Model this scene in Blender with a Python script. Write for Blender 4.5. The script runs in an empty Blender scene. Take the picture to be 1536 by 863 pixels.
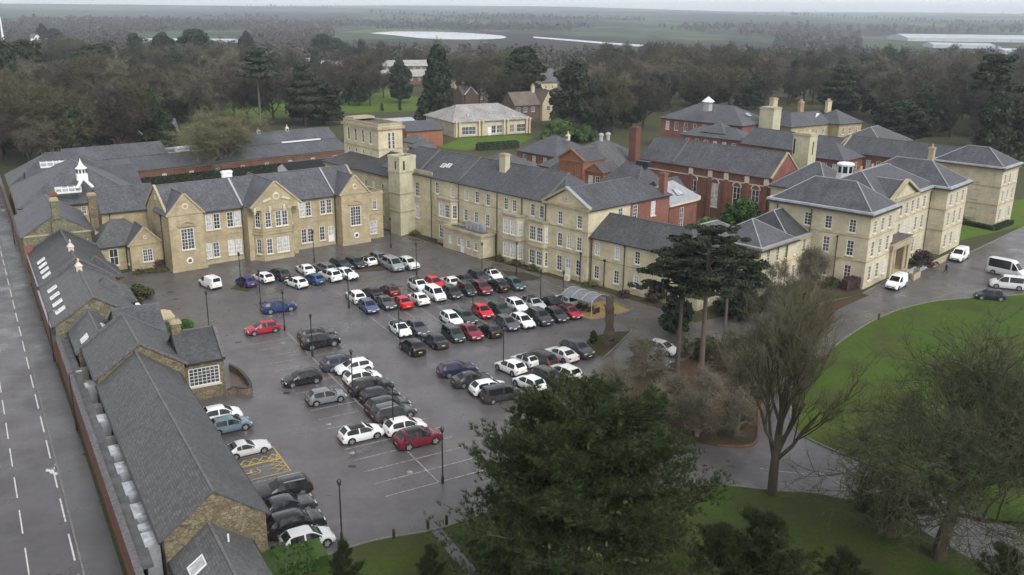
import bpy, bmesh, math, random
import numpy as np
random.seed(7)
rng = np.random.default_rng(11)
PI = math.pi
scene = bpy.context.scene
col = scene.collection

# ---------------------------------------------------------------- camera geometry (photo 1536 x 863, drone 39 m up)
FPX, CAMH, HORY, SLOPE = 1370.0, 39.0, 13.5, 0.011
RHO = math.atan(SLOPE)
TH = math.atan((431.5 - HORY) * math.cos(RHO) / FPX)

def P(px, py, z=0.0):
    """the point at height z that the photograph shows at pixel (px, py)"""
    x, y = px - 768.0, py - 431.5
    c, s = math.cos(RHO), math.sin(RHO)
    u, v = c * x + s * y, -s * x + c * y
    dx, dy, dz = u, FPX * math.cos(TH) - v * math.sin(TH), -FPX * math.sin(TH) - v * math.cos(TH)
    t = (CAMH - z) / -dz
    return (dx * t, dy * t)

def proj(x, y, z):
    z = z - CAMH
    yc = y * math.sin(TH) + z * math.cos(TH)
    zc = y * math.cos(TH) - z * math.sin(TH)
    u, v = FPX * x / zc, -FPX * yc / zc
    c, s = math.cos(RHO), math.sin(RHO)
    return (768 + c * u - s * v, 431.5 + s * u + c * v)

def hgt(x, y, topy, z0=0.0):
    lo, hi = z0, z0 + 60
    for _ in range(50):
        m = (lo + hi) / 2
        if proj(x, y, m)[1] > topy: lo = m
        else: hi = m
    return lo

cam = bpy.data.cameras.new('camera'); cob = bpy.data.objects.new('camera', cam); col.objects.link(cob)
from mathutils import Matrix, Vector
c_, s_ = math.cos(RHO), math.sin(RHO)
r0 = Vector((1, 0, 0)); u0 = Vector((0, math.sin(TH), math.cos(TH))); fw = Vector((0, math.cos(TH), -math.sin(TH)))
rt = r0 * c_ + u0 * s_; up = u0 * c_ - r0 * s_
M = Matrix.Identity(4)
for i, v in enumerate((rt, up, -fw)):
    for k in range(3): M[k][i] = v[k]
M[2][3] = CAMH
cob.matrix_world = M
cam.sensor_width = 36; cam.lens = 36 * FPX / 1536; cam.clip_start = 0.5; cam.clip_end = 40000
scene.camera = cob

# ---------------------------------------------------------------- materials
MATS = {}
class NT:
    def __init__(s, name, rough=0.7, spec=0.3, metal=0.0):
        s.m = bpy.data.materials.new(name); s.m.use_nodes = True
        s.t = s.m.node_tree; s.n = s.t.nodes
        s.b = s.n['Principled BSDF']
        s.b.inputs['Roughness'].default_value = rough
        s.b.inputs['Specular IOR Level'].default_value = spec
        s.b.inputs['Metallic'].default_value = metal
        MATS[name] = s.m
    def add(s, typ, **kw):
        n = s.n.new(typ)
        for k, v in kw.items():
            if k in n.inputs: n.inputs[k].default_value = v
            else: setattr(n, k, v)
        return n
    def link(s, a, b): s.t.links.new(a, b)
    def uv(s): return s.add('ShaderNodeTexCoord').outputs['UV']
    def obj(s): return s.add('ShaderNodeTexCoord').outputs['Object']
    def pos(s): return s.add('ShaderNodeNewGeometry').outputs['Position']
    def noise(s, vec, scale, detail=4, rough=0.55):
        n = s.add('ShaderNodeTexNoise'); n.inputs['Scale'].default_value = scale
        n.inputs['Detail'].default_value = detail; n.inputs['Roughness'].default_value = rough
        if vec is not None: s.link(vec, n.inputs['Vector'])
        return n.outputs['Fac']
    def scale(s, vec, sc):
        n = s.add('ShaderNodeVectorMath', operation='MULTIPLY'); s.link(vec, n.inputs[0]); n.inputs[1].default_value = sc
        return n.outputs[0]
    def ramp(s, fac, stops):
        n = s.add('ShaderNodeValToRGB'); e = n.color_ramp.elements
        while len(e) < len(stops): e.new(0.5)
        for k, (p, c) in enumerate(stops):
            e[k].position = p
            e[k].color = (c, c, c, 1) if isinstance(c, (int, float)) else (*c, 1)
        s.link(fac, n.inputs[0]); return n.outputs[0]
    def mix(s, fac, a, b, mode='MIX'):
        n = s.add('ShaderNodeMix', data_type='RGBA', blend_type=mode)
        for k, v in ((0, fac), (6, a), (7, b)):
            if hasattr(v, 'is_linked'): s.link(v, n.inputs[k])
            elif isinstance(v, (int, float)) : n.inputs[k].default_value = v
            else: n.inputs[k].default_value = (*v, 1)
        return n.outputs[2]
    def math(s, op, a, b=0.5):
        n = s.add('ShaderNodeMath', operation=op)
        for k, v in ((0, a), (1, b)):
            if hasattr(v, 'is_linked'): s.link(v, n.inputs[k])
            else: n.inputs[k].default_value = v
        return n.outputs[0]
    def color(s, c):
        if hasattr(c, 'is_linked'): s.link(c, s.b.inputs['Base Color'])
        else: s.b.inputs['Base Color'].default_value = (*c, 1)
        return s
    def roughn(s, c): s.link(c, s.b.inputs['Roughness']); return s
    def bump(s, h, strength=0.3, dist=0.05):
        n = s.add('ShaderNodeBump'); n.inputs['Strength'].default_value = strength; n.inputs['Distance'].default_value = dist
        s.link(h, n.inputs['Height']); s.link(n.outputs[0], s.b.inputs['Normal']); return s

def plain(name, c, rough=0.6, spec=0.3, metal=0.0, var=0.12, sc=3.0):
    k = NT(name, rough, spec, metal)
    f = k.ramp(k.noise(k.obj(), sc), [(0.3, 1 - var), (0.7, 1 + var)])
    k.color(k.mix(1.0, c, f, 'MULTIPLY')); return k.m

def slate(name, c1, c2, moss=0.25, row=0.22):
    k = NT(name, 0.6, 0.3)
    uv = k.uv()
    br = k.add('ShaderNodeTexBrick'); k.link(uv, br.inputs['Vector'])
    br.inputs['Scale'].default_value = 1.0; br.inputs['Brick Width'].default_value = 0.34; br.inputs['Row Height'].default_value = row
    br.inputs['Mortar Size'].default_value = 0.012; br.inputs['Bias'].default_value = 0.0
    c1 = tuple(v * 1.02 for v in c1); c2 = tuple(v * 1.22 for v in c2)
    br.inputs['Color1'].default_value = (*c1, 1); br.inputs['Color2'].default_value = (*c2, 1)
    br.inputs['Mortar'].default_value = (c1[0]*.45, c1[1]*.45, c1[2]*.45, 1)
    po = k.pos()
    big = k.noise(po, 0.35, 5, 0.6)
    c = k.mix(1.0, br.outputs['Color'], k.ramp(big, [(0.3, 0.74), (0.72, 1.25)]), 'MULTIPLY')
    # rain streaks down the slope, patches of lichen
    st = k.noise(k.scale(uv, (1.6, 0.16, 1)), 1.0, 5, 0.65)
    c = k.mix(1.0, c, k.ramp(st, [(0.35, 0.86), (0.65, 1.14)]), 'MULTIPLY')
    mo = k.ramp(k.noise(po, 0.9, 7, 0.75), [(0.5, 0.0), (0.72, 1.0)])
    c = k.mix(k.math('MULTIPLY', mo, moss), c, (0.075, 0.08, 0.055))
    oi = k.add('ShaderNodeObjectInfo')
    c = k.mix(1.0, c, k.ramp(oi.outputs['Random'], [(0, 0.86), (1, 1.12)]), 'MULTIPLY')
    k.color(c); k.roughn(k.ramp(big, [(0.3, 0.5), (0.7, 0.72)])); k.bump(br.outputs['Fac'], 0.25, 0.02)
    return k.m

def ashlar(name, c1, c2, bw=0.75, bh=0.32, grime=0.5, mortar=None, msz=0.012, streak=True):
    k = NT(name, 0.85, 0.15)
    uv = k.uv(); po = k.pos()
    br = k.add('ShaderNodeTexBrick'); k.link(uv, br.inputs['Vector'])
    br.inputs['Scale'].default_value = 1.0; br.inputs['Brick Width'].default_value = bw; br.inputs['Row Height'].default_value = bh
    br.inputs['Mortar Size'].default_value = msz
    br.inputs['Color1'].default_value = (*c1, 1); br.inputs['Color2'].default_value = (*c2, 1)
    m = mortar or tuple(v * 0.72 for v in c1)
    br.inputs['Mortar'].default_value = (*m, 1)
    c = k.mix(1.0, br.outputs['Color'], k.ramp(k.noise(po, 0.5, 6, 0.65), [(0.3, 0.8), (0.7, 1.16)]), 'MULTIPLY')
    if streak:
        st = k.noise(k.scale(uv, (1.6, 0.18, 1)), 1.0, 5, 0.65)
        c = k.mix(k.math('MULTIPLY', k.ramp(st, [(0.5, 0.0), (0.78, 1.0)]), grime), c, tuple(v * 0.45 for v in c1))
    # weathered, blackened patches with a shape of their own
    gr = k.ramp(k.noise(po, 1.1, 7, 0.72), [(0.55, 0.0), (0.8, 1.0)])
    c = k.mix(k.math('MULTIPLY', gr, grime * 0.6), c, tuple(v * 0.4 for v in c1))
    k.color(c); k.bump(br.outputs['Fac'], 0.2, 0.02); return k.m

def rubble(name, c1, c2):
    k = NT(name, 0.9, 0.1)
    v = k.add('ShaderNodeTexVoronoi'); v.inputs['Scale'].default_value = 1.0
    k.link(k.scale(k.uv(), (2.6, 4.6, 1)), v.inputs['Vector'])
    e = k.add('ShaderNodeTexVoronoi', feature='DISTANCE_TO_EDGE'); e.inputs['Scale'].default_value = 1.0
    k.link(k.scale(k.uv(), (2.6, 4.6, 1)), e.inputs['Vector'])
    sep = k.add('ShaderNodeSeparateColor'); k.link(v.outputs['Color'], sep.inputs[0])
    c = k.mix(sep.outputs[0], c1, c2)
    c = k.mix(1.0, c, k.ramp(k.noise(k.pos(), 0.8, 5), [(0.3, 0.75), (0.7, 1.2)]), 'MULTIPLY')
    c = k.mix(k.ramp(e.outputs['Distance'], [(0.0, 1.0), (0.09, 0.0)]), c, tuple(x * 0.5 for x in c1))
    k.color(c); k.bump(e.outputs['Distance'], 0.4, 0.04); return k.m

slate('slate', (0.06272, 0.06496, 0.07392), (0.084, 0.08624, 0.09632), 0.15)
slate('slate_old', (0.0713, 0.07254, 0.07564), (0.0961, 0.09734, 0.0992), 0.42)
slate('slate_dark', (0.0429, 0.04356, 0.04818), (0.0627, 0.06336, 0.06798), 0.25)
slate('tile_pale', (0.264, 0.256, 0.248), (0.336, 0.328, 0.32), 0.15, 0.3)
slate('tile_brown', (0.1125, 0.08625, 0.075), (0.15, 0.1162, 0.0975), 0.3, 0.3)
ashlar('stone_gold', (0.345, 0.285, 0.175), (0.42, 0.35, 0.22), grime=0.5)
ashlar('stone_cream', (0.49, 0.43, 0.285), (0.555, 0.49, 0.335), 0.9, 0.36, grime=0.32, msz=0.008)
ashlar('stone_pale', (0.47, 0.415, 0.295), (0.53, 0.47, 0.345), 0.9, 0.36, grime=0.32, msz=0.008)
ashlar('stone_trim', (0.36, 0.3024, 0.2016), (0.396, 0.3384, 0.2304), 1.4, 0.5, grime=0.55)
ashlar('render_cream', (0.4346, 0.41, 0.287), (0.4592, 0.4346, 0.3034), 3.0, 2.2, grime=0.4, msz=0.004)
ashlar('brick_red', (0.1677, 0.06084, 0.04524), (0.2262, 0.0858, 0.0624), 0.23, 0.075, grime=0.35, mortar=(0.234, 0.156, 0.1248), msz=0.008)
ashlar('brick_orange', (0.2325, 0.08625, 0.0465), (0.285, 0.1162, 0.06375), 0.23, 0.075, grime=0.35, mortar=(0.27, 0.15, 0.0975), msz=0.008)
ashlar('brick_wall', (0.1275, 0.054, 0.0375), (0.195, 0.07875, 0.051), 0.23, 0.075, grime=0.7, mortar=(0.15, 0.1125, 0.0975), msz=0.008)
ashlar('brick_pink', (0.322, 0.189, 0.147), (0.364, 0.224, 0.175), 0.23, 0.075, grime=0.25, mortar=(0.28, 0.21, 0.175), msz=0.006)
rubble('rubble_stone', (0.144, 0.1188, 0.0792), (0.2304, 0.1908, 0.126))
rubble('rubble_mossy', (0.144, 0.1332, 0.09), (0.2232, 0.2052, 0.144))
plain('white_paint', (0.6864, 0.6864, 0.6688), 0.45, 0.4, var=0.05)
plain('sill_stone', (0.527, 0.4845, 0.391), 0.8, 0.2, var=0.15)
plain('lead', (0.34, 0.35, 0.37), 0.5, 0.4, var=0.2, sc=1.2)
plain('lead_pale', (0.272, 0.2805, 0.2975), 0.45, 0.4, var=0.15, sc=0.8)
plain('felt', (0.10, 0.10, 0.105), 0.8, 0.2, var=0.3, sc=0.9)
plain('dark_iron', (0.02, 0.02, 0.022), 0.45, 0.4)
plain('gutter_black', (0.03, 0.03, 0.032), 0.5, 0.4)
plain('ridge_tile', (0.12, 0.118, 0.12), 0.7, 0.2, var=0.25)
plain('clay_pot', (0.45, 0.30, 0.19), 0.8, 0.1)
plain('door_white', (0.7, 0.69, 0.66), 0.5, 0.3)
plain('door_dark', (0.06, 0.035, 0.025), 0.4, 0.4)
plain('kerb_grey', (0.17, 0.165, 0.155), 0.9, 0.15, var=0.25)
plain('coping_grey', (0.12, 0.115, 0.12), 0.85, 0.15, var=0.3)
plain('concrete', (0.33, 0.32, 0.30), 0.9, 0.15, var=0.2)
plain('polycarbonate', (0.15, 0.165, 0.175), 0.3, 0.5, var=0.25)
ashlar('brick_soft', (0.12, 0.075, 0.06), (0.16, 0.10, 0.08), 0.23, 0.075, grime=0.5, mortar=(0.13, 0.1, 0.085), msz=0.008)
ashlar('brick_stack', (0.13, 0.05, 0.04), (0.18, 0.068, 0.05), 0.23, 0.075, grime=0.7, mortar=(0.14, 0.1, 0.085), msz=0.008)
plain('wood_post', (0.06, 0.045, 0.035), 0.8, 0.1)
plain('timber_board', (0.5, 0.42, 0.28), 0.8, 0.1, var=0.2)
plain('white_metal', (0.7, 0.71, 0.72), 0.4, 0.4, var=0.08)
plain('shed_roof', (0.40, 0.42, 0.45), 0.5, 0.3, var=0.12, sc=0.05)
plain('red_paving', (0.15, 0.10, 0.085), 0.8, 0.2, var=0.2)
plain('coat_dark', (0.02, 0.02, 0.03), 0.9, 0.1); plain('trousers_dark', (0.025, 0.025, 0.03), 0.9, 0.1)
plain('skin', (0.5, 0.32, 0.24), 0.6, 0.3); plain('hair_dark', (0.03, 0.02, 0.015), 0.7, 0.2)

def glassy(name, a, b):
    k = NT(name, 0.08, 0.6)
    oi = k.add('ShaderNodeObjectInfo')
    c = k.mix(oi.outputs['Random'], a, b)
    c = k.mix(1.0, c, k.ramp(k.noise(k.obj(), 1.6, 2), [(0.3, 0.6), (0.7, 1.4)]), 'MULTIPLY')
    k.color(c); return k.m
glassy('glass', (0.018, 0.02, 0.024), (0.10, 0.105, 0.11))
glassy('glass_blind', (0.40, 0.40, 0.40), (0.55, 0.55, 0.54))
glassy('car_glass', (0.008, 0.009, 0.010), (0.02, 0.023, 0.025)); MATS['car_glass'].node_tree.nodes['Principled BSDF'].inputs['Specular IOR Level'].default_value = 0.28
glassy('skylight_glass', (0.30, 0.32, 0.35), (0.40, 0.42, 0.45))

k = NT('car_paint', 0.24, 0.4); oi = k.add('ShaderNodeObjectInfo'); k.link(oi.outputs['Color'], k.b.inputs['Base Color'])
k.b.inputs['Coat Weight'].default_value = 0.3; k.b.inputs['Coat Roughness'].default_value = 0.06
gr = k.noise(k.obj(), 2.2, 5, 0.7); k.roughn(k.ramp(gr, [(0.3, 0.2), (0.75, 0.42)]))
plain('tyre', (0.018, 0.018, 0.019), 0.85, 0.15); plain('rim', (0.36, 0.37, 0.38), 0.35, 0.5, 0.6)
plain('black_plastic', (0.02, 0.02, 0.021), 0.6, 0.3)
plain('headlamp', (0.62, 0.64, 0.66), 0.15, 0.6); plain('tail_lamp', (0.30, 0.012, 0.012), 0.2, 0.5)
plain('plate_white', (0.75, 0.75, 0.72), 0.5, 0.3, var=0.03); plain('plate_yellow', (0.72, 0.56, 0.08), 0.5, 0.3, var=0.03)

# asphalt: damp, patchy
def asphalt(name, base, wet=0.8, tint=(1, 1, 1)):
    k = NT(name, 0.5, 0.5); po = k.pos()
    a = k.noise(po, 0.12, 6, 0.6); b = k.noise(po, 0.9, 6, 0.65); d = k.noise(po, 14, 2, 0.5)
    c = k.mix(1.0, tuple(base * t for t in tint), k.ramp(a, [(0.3, 0.78), (0.7, 1.22)]), 'MULTIPLY')
    c = k.mix(1.0, c, k.ramp(b, [(0.3, 0.82), (0.7, 1.18)]), 'MULTIPLY')
    c = k.mix(1.0, c, k.ramp(d, [(0.3, 0.9), (0.7, 1.1)]), 'MULTIPLY')
    # worn lanes and repair patches
    v = k.add('ShaderNodeTexVoronoi'); v.inputs['Scale'].default_value = 0.07; k.link(po, v.inputs['Vector'])
    sp = k.add('ShaderNodeSeparateColor'); k.link(v.outputs['Color'], sp.inputs[0])
    c = k.mix(1.0, c, k.ramp(sp.outputs[0], [(0.0, 0.93), (1.0, 1.07)]), 'MULTIPLY')
    pud = k.ramp(k.noise(po, 0.22, 5, 0.62), [(0.50, 0.0), (0.66, 1.0)])
    c = k.mix(k.math('MULTIPLY', pud, 0.32), c, tuple(base * t * 0.45 for t in tint))
    k.color(c)
    r = k.ramp(k.noise(po, 0.22, 5, 0.62), [(0.40, 0.50), (0.54, 0.35), (0.66, 0.22)])
    k.roughn(r); k.bump(d, 0.06, 0.01); return k.m
asphalt('asphalt', 0.090, tint=(1.03, 0.945, 0.95)); asphalt('apron_mat', 0.082, tint=(1.15, 0.94, 0.84)); asphalt('asphalt_road', 0.062, tint=(1.05, 0.94, 1.03)); asphalt('pavement_mat', 0.066, tint=(1.0, 0.98, 0.99)); asphalt('asphalt_drive', 0.15, tint=(1.0, 0.95, 0.96))

k = NT('line_paint', 0.6, 0.3); w = k.noise(k.pos(), 5.0, 5, 0.7)
k.color(k.mix(k.ramp(w, [(0.36, 0.0), (0.62, 1.0)]), (0.11, 0.105, 0.10), (0.42, 0.41, 0.395)))
k = NT('line_paint_road', 0.6, 0.3); w = k.noise(k.pos(), 3.0, 5, 0.7)
k.color(k.mix(k.ramp(w, [(0.3, 0.0), (0.5, 1.0)]), (0.22, 0.21, 0.21), (0.55, 0.54, 0.53)))
k = NT('line_paint_yellow', 0.6, 0.3); w = k.noise(k.pos(), 5.0, 5, 0.7)
k.color(k.mix(k.ramp(w, [(0.3, 0.0), (0.6, 1.0)]), (0.17, 0.14, 0.09), (0.55, 0.40, 0.12)))

def grass(name, g1, g2, mud, mudamt):
    k = NT(name, 0.95, 0.1); po = k.pos()
    c = k.mix(k.noise(po, 0.25, 6, 0.65), g1, g2)
    yl = k.ramp(k.noise(po, 0.09, 6, 0.68), [(0.42, 0.0), (0.62, 1.0)])
    c = k.mix(k.math('MULTIPLY', yl, 0.55), c, (g2[0] * 1.35, g2[1] * 0.86, g2[2] * 1.1))
    c = k.mix(1.0, c, k.ramp(k.noise(po, 3.5, 5, 0.7), [(0.25, 0.6), (0.75, 1.4)]), 'MULTIPLY')
    c = k.mix(1.0, c, k.ramp(k.noise(po, 22.0, 3, 0.6), [(0.3, 0.75), (0.7, 1.25)]), 'MULTIPLY')
    m = k.ramp(k.noise(po, 0.16, 6, 0.7), [(0.55 - mudamt * 0.25, 0.0), (0.75 - mudamt * 0.2, 1.0)])
    c = k.mix(m, c, mud); k.color(c); k.bump(k.noise(po, 9, 4, 0.7), 0.6, 0.1); return k.m
grass('lawn_worn', (0.036, 0.068, 0.012), (0.052, 0.090, 0.016), (0.050, 0.050, 0.024), 0.5)
grass('lawn_grass', (0.042, 0.084, 0.011), (0.060, 0.108, 0.017), (0.050, 0.056, 0.022), 0.35)
grass('lawn_bright', (0.065, 0.125, 0.018), (0.09, 0.155, 0.026), (0.07, 0.09, 0.03), 0.1)
grass('rough_grass', (0.04, 0.056, 0.0176), (0.06, 0.068, 0.0256), (0.06, 0.0464, 0.0304), 0.7)
grass('leaf_litter', (0.068, 0.048, 0.0336), (0.096, 0.06, 0.04), (0.048, 0.044, 0.024), 0.6)
grass('soil', (0.05, 0.04, 0.03), (0.075, 0.06, 0.042), (0.045, 0.05, 0.025), 0.6)
grass('ochre_bed', (0.225, 0.165, 0.06375), (0.285, 0.2175, 0.09), (0.15, 0.1275, 0.0525), 0.2)

def leafmat(name, a, b, rough=0.65):
    k = NT(name, rough, 0.2)
    g = k.add('ShaderNodeNewGeometry')
    c = k.mix(g.outputs['Random Per Island'], a, b)
    oi = k.add('ShaderNodeObjectInfo')
    c = k.mix(1.0, c, k.ramp(oi.outputs['Random'], [(0, 0.78), (1, 1.22)]), 'MULTIPLY')
    k.color(c); return k.m
leafmat('leaf_pine', (0.010, 0.019, 0.006), (0.044, 0.062, 0.017))
leafmat('leaf_dark', (0.012, 0.021, 0.011), (0.034, 0.048, 0.022))
leafmat('leaf_cedar', (0.016, 0.024, 0.013), (0.042, 0.054, 0.028))
leafmat('leaf_bush', (0.03375, 0.06375, 0.0135), (0.0825, 0.1275, 0.03))
leafmat('leaf_hedge', (0.0225, 0.0525, 0.01125), (0.0525, 0.0975, 0.0225))
leafmat('leaf_heather', (0.035, 0.025, 0.024), (0.075, 0.045, 0.04))
leafmat('leaf_olive', (0.05, 0.055, 0.02), (0.10, 0.10, 0.035))
leafmat('twig_brown', (0.04675, 0.0391, 0.0323), (0.08925, 0.0765, 0.0612), 0.9)
leafmat('twig_olive', (0.085, 0.085, 0.045), (0.15, 0.145, 0.08), 0.9)
leafmat('twig_dark', (0.036, 0.040, 0.022), (0.078, 0.083, 0.045), 0.9)
leafmat('twig_green', (0.0595, 0.056, 0.0315), (0.105, 0.0945, 0.056), 0.9)
leafmat('twig_pale', (0.104, 0.0944, 0.068), (0.176, 0.16, 0.116), 0.9)
leafmat('wood_far', (0.04, 0.0336, 0.0288), (0.084, 0.068, 0.056), 0.95)
k = NT('bark', 0.95, 0.1); k.color(k.mix(k.noise(k.scale(k.obj(), (3, 3, 0.5)), 2.0, 5), (0.035, 0.030, 0.022), (0.095, 0.08, 0.058)))
k = NT('bark_pale', 0.95, 0.1); k.color(k.mix(k.noise(k.scale(k.obj(), (3, 3, 0.5)), 2.0, 5), (0.14, 0.115, 0.085), (0.26, 0.22, 0.16)))
k = NT('bark_pine', 0.95, 0.1); k.color(k.mix(k.noise(k.scale(k.obj(), (3, 3, 0.5)), 2.0, 5), (0.075, 0.06, 0.048), (0.15, 0.122, 0.10)))

# ---------------------------------------------------------------- mesh builder
def newell(ps):
    n = [0, 0, 0]
    for i in range(len(ps)):
        a, b = ps[i], ps[(i + 1) % len(ps)]
        n[0] += (a[1] - b[1]) * (a[2] + b[2]); n[1] += (a[2] - b[2]) * (a[0] + b[0]); n[2] += (a[0] - b[0]) * (a[1] + b[1])
    l = math.sqrt(sum(x * x for x in n)) or 1
    return [x / l for x in n]

class MB:
    def __init__(s): s.v = []; s.f = []; s.m = []; s.cur = 0
    def face(s, *ps):
        i = len(s.v); s.v += [tuple(p) for p in ps]; s.f.append(tuple(range(i, i + len(ps)))); s.m.append(s.cur)
    def box(s, x0, y0, z0, x1, y1, z1):
        a = [(x0, y0, z0), (x1, y0, z0), (x1, y1, z0), (x0, y1, z0), (x0, y0, z1), (x1, y0, z1), (x1, y1, z1), (x0, y1, z1)]
        for q in ((0, 3, 2, 1), (4, 5, 6, 7), (0, 1, 5, 4), (1, 2, 6, 5), (2, 3, 7, 6), (3, 0, 4, 7)): s.face(*[a[i] for i in q])
    def prism(s, pts, z0, z1, bottom=True):
        n = len(pts)
        s.face(*[(x, y, z1) for x, y in pts])
        if bottom: s.face(*[(x, y, z0) for x, y in reversed(pts)])
        for i in range(n):
            a, b = pts[i], pts[(i + 1) % n]
            s.face((a[0], a[1], z0), (b[0], b[1], z0), (b[0], b[1], z1), (a[0], a[1], z1))
    def beam(s, p, q, w, h, off=0.0):
        """square bar between p and q, w wide, h high, resting off below its line"""
        p, q = Vector(p), Vector(q); d = (q - p).normalized()
        sd = d.cross(Vector((0, 0, 1)))
        if sd.length < 1e-4: sd = Vector((1, 0, 0))
        sd.normalize(); u = sd.cross(d).normalized()
        a = []
        for o in (p, q):
            for (i, j) in ((-.5, 0), (.5, 0), (.5, 1), (-.5, 1)): a.append(tuple(o + sd * (i * w) + u * (j * h - off)))
        for qd in ((0, 1, 2, 3), (7, 6, 5, 4), (0, 4, 5, 1), (1, 5, 6, 2), (2, 6, 7, 3), (3, 7, 4, 0)): s.face(*[a[i] for i in reversed(qd)])
    def cyl(s, p, q, r0, r1=None, n=8, caps=True):
        r1 = r0 if r1 is None else r1
        p, q = Vector(p), Vector(q); d = (q - p).normalized()
        e = d.cross(Vector((0, 0, 1)) if abs(d.z) < .9 else Vector((1, 0, 0))).normalized(); g = d.cross(e)
        A = [tuple(p + (e * math.cos(2 * PI * i / n) + g * math.sin(2 * PI * i / n)) * r0) for i in range(n)]
        B = [tuple(q + (e * math.cos(2 * PI * i / n) + g * math.sin(2 * PI * i / n)) * r1) for i in range(n)]
        for i in range(n): s.face(A[i], A[(i + 1) % n], B[(i + 1) % n], B[i])
        if caps: s.face(*B); s.face(*reversed(A))
    def lathe(s, cx, cy, prof, n=12):
        for (ra, za), (rb, zb) in zip(prof, prof[1:]):
            for i in range(n):
                t0, t1 = 2 * PI * i / n, 2 * PI * (i + 1) / n
                q = [(cx + ra * math.cos(t0), cy + ra * math.sin(t0), za), (cx + ra * math.cos(t1), cy + ra * math.sin(t1), za), (cx + rb * math.cos(t1), cy + rb * math.sin(t1), zb), (cx + rb * math.cos(t0), cy + rb * math.sin(t0), zb)]
                if ra < 1e-4: s.face(q[0], q[2], q[3])
                elif rb < 1e-4: s.face(q[0], q[1], q[2])
                else: s.face(*q)
    def mesh(s, name, mats, smooth=False, weld=False):
        me = bpy.data.meshes.new(name); me.from_pydata(s.v, [], s.f)
        uvl = me.uv_layers.new(name='UVMap'); uv = np.zeros((len(me.loops), 2), dtype=np.float32); k = 0
        for f in s.f:
            ps = [s.v[i] for i in f]; n = newell(ps)
            if abs(n[2]) < 0.995:
                l = math.hypot(n[0], n[1]); t = (-n[1] / l, n[0] / l, 0)
            else: t = (1, 0, 0)
            b = (n[1] * t[2] - n[2] * t[1], n[2] * t[0] - n[0] * t[2], n[0] * t[1] - n[1] * t[0])
            for p in ps:
                uv[k] = (p[0] * t[0] + p[1] * t[1], p[0] * b[0] + p[1] * b[1] + p[2] * b[2]); k += 1
        uvl.data.foreach_set('uv', uv.ravel())
        for m in (mats if isinstance(mats, (list, tuple)) else [mats]): me.materials.append(MATS[m])
        me.polygons.foreach_set('material_index', s.m)
        if weld:
            b = bmesh.new(); b.from_mesh(me); bmesh.ops.remove_doubles(b, verts=b.verts, dist=0.0005); b.to_mesh(me); b.free()
        if smooth: me.polygons.foreach_set('use_smooth', [True] * len(me.polygons))
        me.update(); return me
    def build(s, name, mats, parent=None, smooth=False, weld=False):
        if not s.f: return None
        return link(name, s.mesh(name, mats, smooth, weld), parent)

def link(name, data, parent=None, loc=None, rz=None):
    o = bpy.data.objects.new(name, data); col.objects.link(o)
    if parent is not None: o.parent = parent
    if loc is not None: o.location = loc
    if rz is not None: o.rotation_euler = (0, 0, rz)
    return o
def tag(o, label=None, cat=None, group=None, kind=None):
    if label: o['label'] = label
    if cat: o['category'] = cat
    if group: o['group'] = group
    if kind: o['kind'] = kind
    return o
def thing(name, label, cat, loc, rz=0.0, group=None):
    return tag(link(name, None, None, loc, rz), label, cat, group)
KIDS = {}
def copy_tree(o, parent=None, kids=None):
    c = o.copy(); col.objects.link(c)
    if parent is not None: c.parent = parent
    for ch in (kids[o] if kids else []): copy_tree(ch, c, kids)
    return c
def kid_map(root):
    m = {}
    def rec(o):
        m[o] = list(o.children)
        for ch in m[o]: rec(ch)
    rec(root); return m
def sheet(name, pts, z, mat, kind='structure'):
    b = MB(); b.face(*[(x, y, z) for x, y in pts])
    me = bpy.data.meshes.new(name)
    n = newell(b.v)
    if n[2] < 0: b.f[0] = tuple(reversed(b.f[0]))
    bm = bmesh.new(); vs = [bm.verts.new(v) for v in b.v]; bm.faces.new([vs[i] for i in b.f[0]])
    bmesh.ops.triangulate(bm, faces=bm.faces[:]); bm.to_mesh(me); bm.free()
    me.materials.append(MATS[mat]); o = link(name, me); tag(o, kind=kind); return o
def strip(mb, pts, w, z0, z1, closed=False):
    """a kerb or low wall following pts (points on the ground)"""
    n = len(pts); rng_ = range(n if closed else n - 1)
    for i in rng_:
        a, b = Vector((*pts[i], 0)), Vector((*pts[(i + 1) % n], 0)); d = (b - a).normalized() * (w * 0.5); sd = Vector((-d.y, d.x, 0))
        a = a - d * 0.6; b = b + d * 0.6
        q = [(a + sd), (a - sd), (b - sd), (b + sd)]
        mb.prism([(v.x, v.y) for v in q], z0, z1 + i % 2 * 0.004)
def line(mb, a, b, w, z=0.032):
    d = Vector((b[0] - a[0], b[1] - a[1])).normalized(); s = Vector((-d.y, d.x)) * w * .5
    mb.face((a[0] - s.x, a[1] - s.y, z), (b[0] - s.x, b[1] - s.y, z), (b[0] + s.x, b[1] + s.y, z), (a[0] + s.x, a[1] + s.y, z))
def spline(pts, n=6):
    out = []
    P_ = [pts[0]] + list(pts) + [pts[-1]]
    for i in range(1, len(P_) - 2):
        p0, p1, p2, p3 = [np.array(q, float) for q in P_[i - 1:i + 3]]
        for t in np.linspace(0, 1, n, endpoint=False):
            out.append(tuple(0.5 * ((2 * p1) + (-p0 + p2) * t + (2 * p0 - 5 * p1 + 4 * p2 - p3) * t * t + (-p0 + 3 * p1 - 3 * p2 + p3) * t ** 3)))
    out.append(tuple(pts[-1])); return out
SKY, SUNE, EXPO, HAZE = 0.15, 1.2, 0.85, 0.00014
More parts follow.
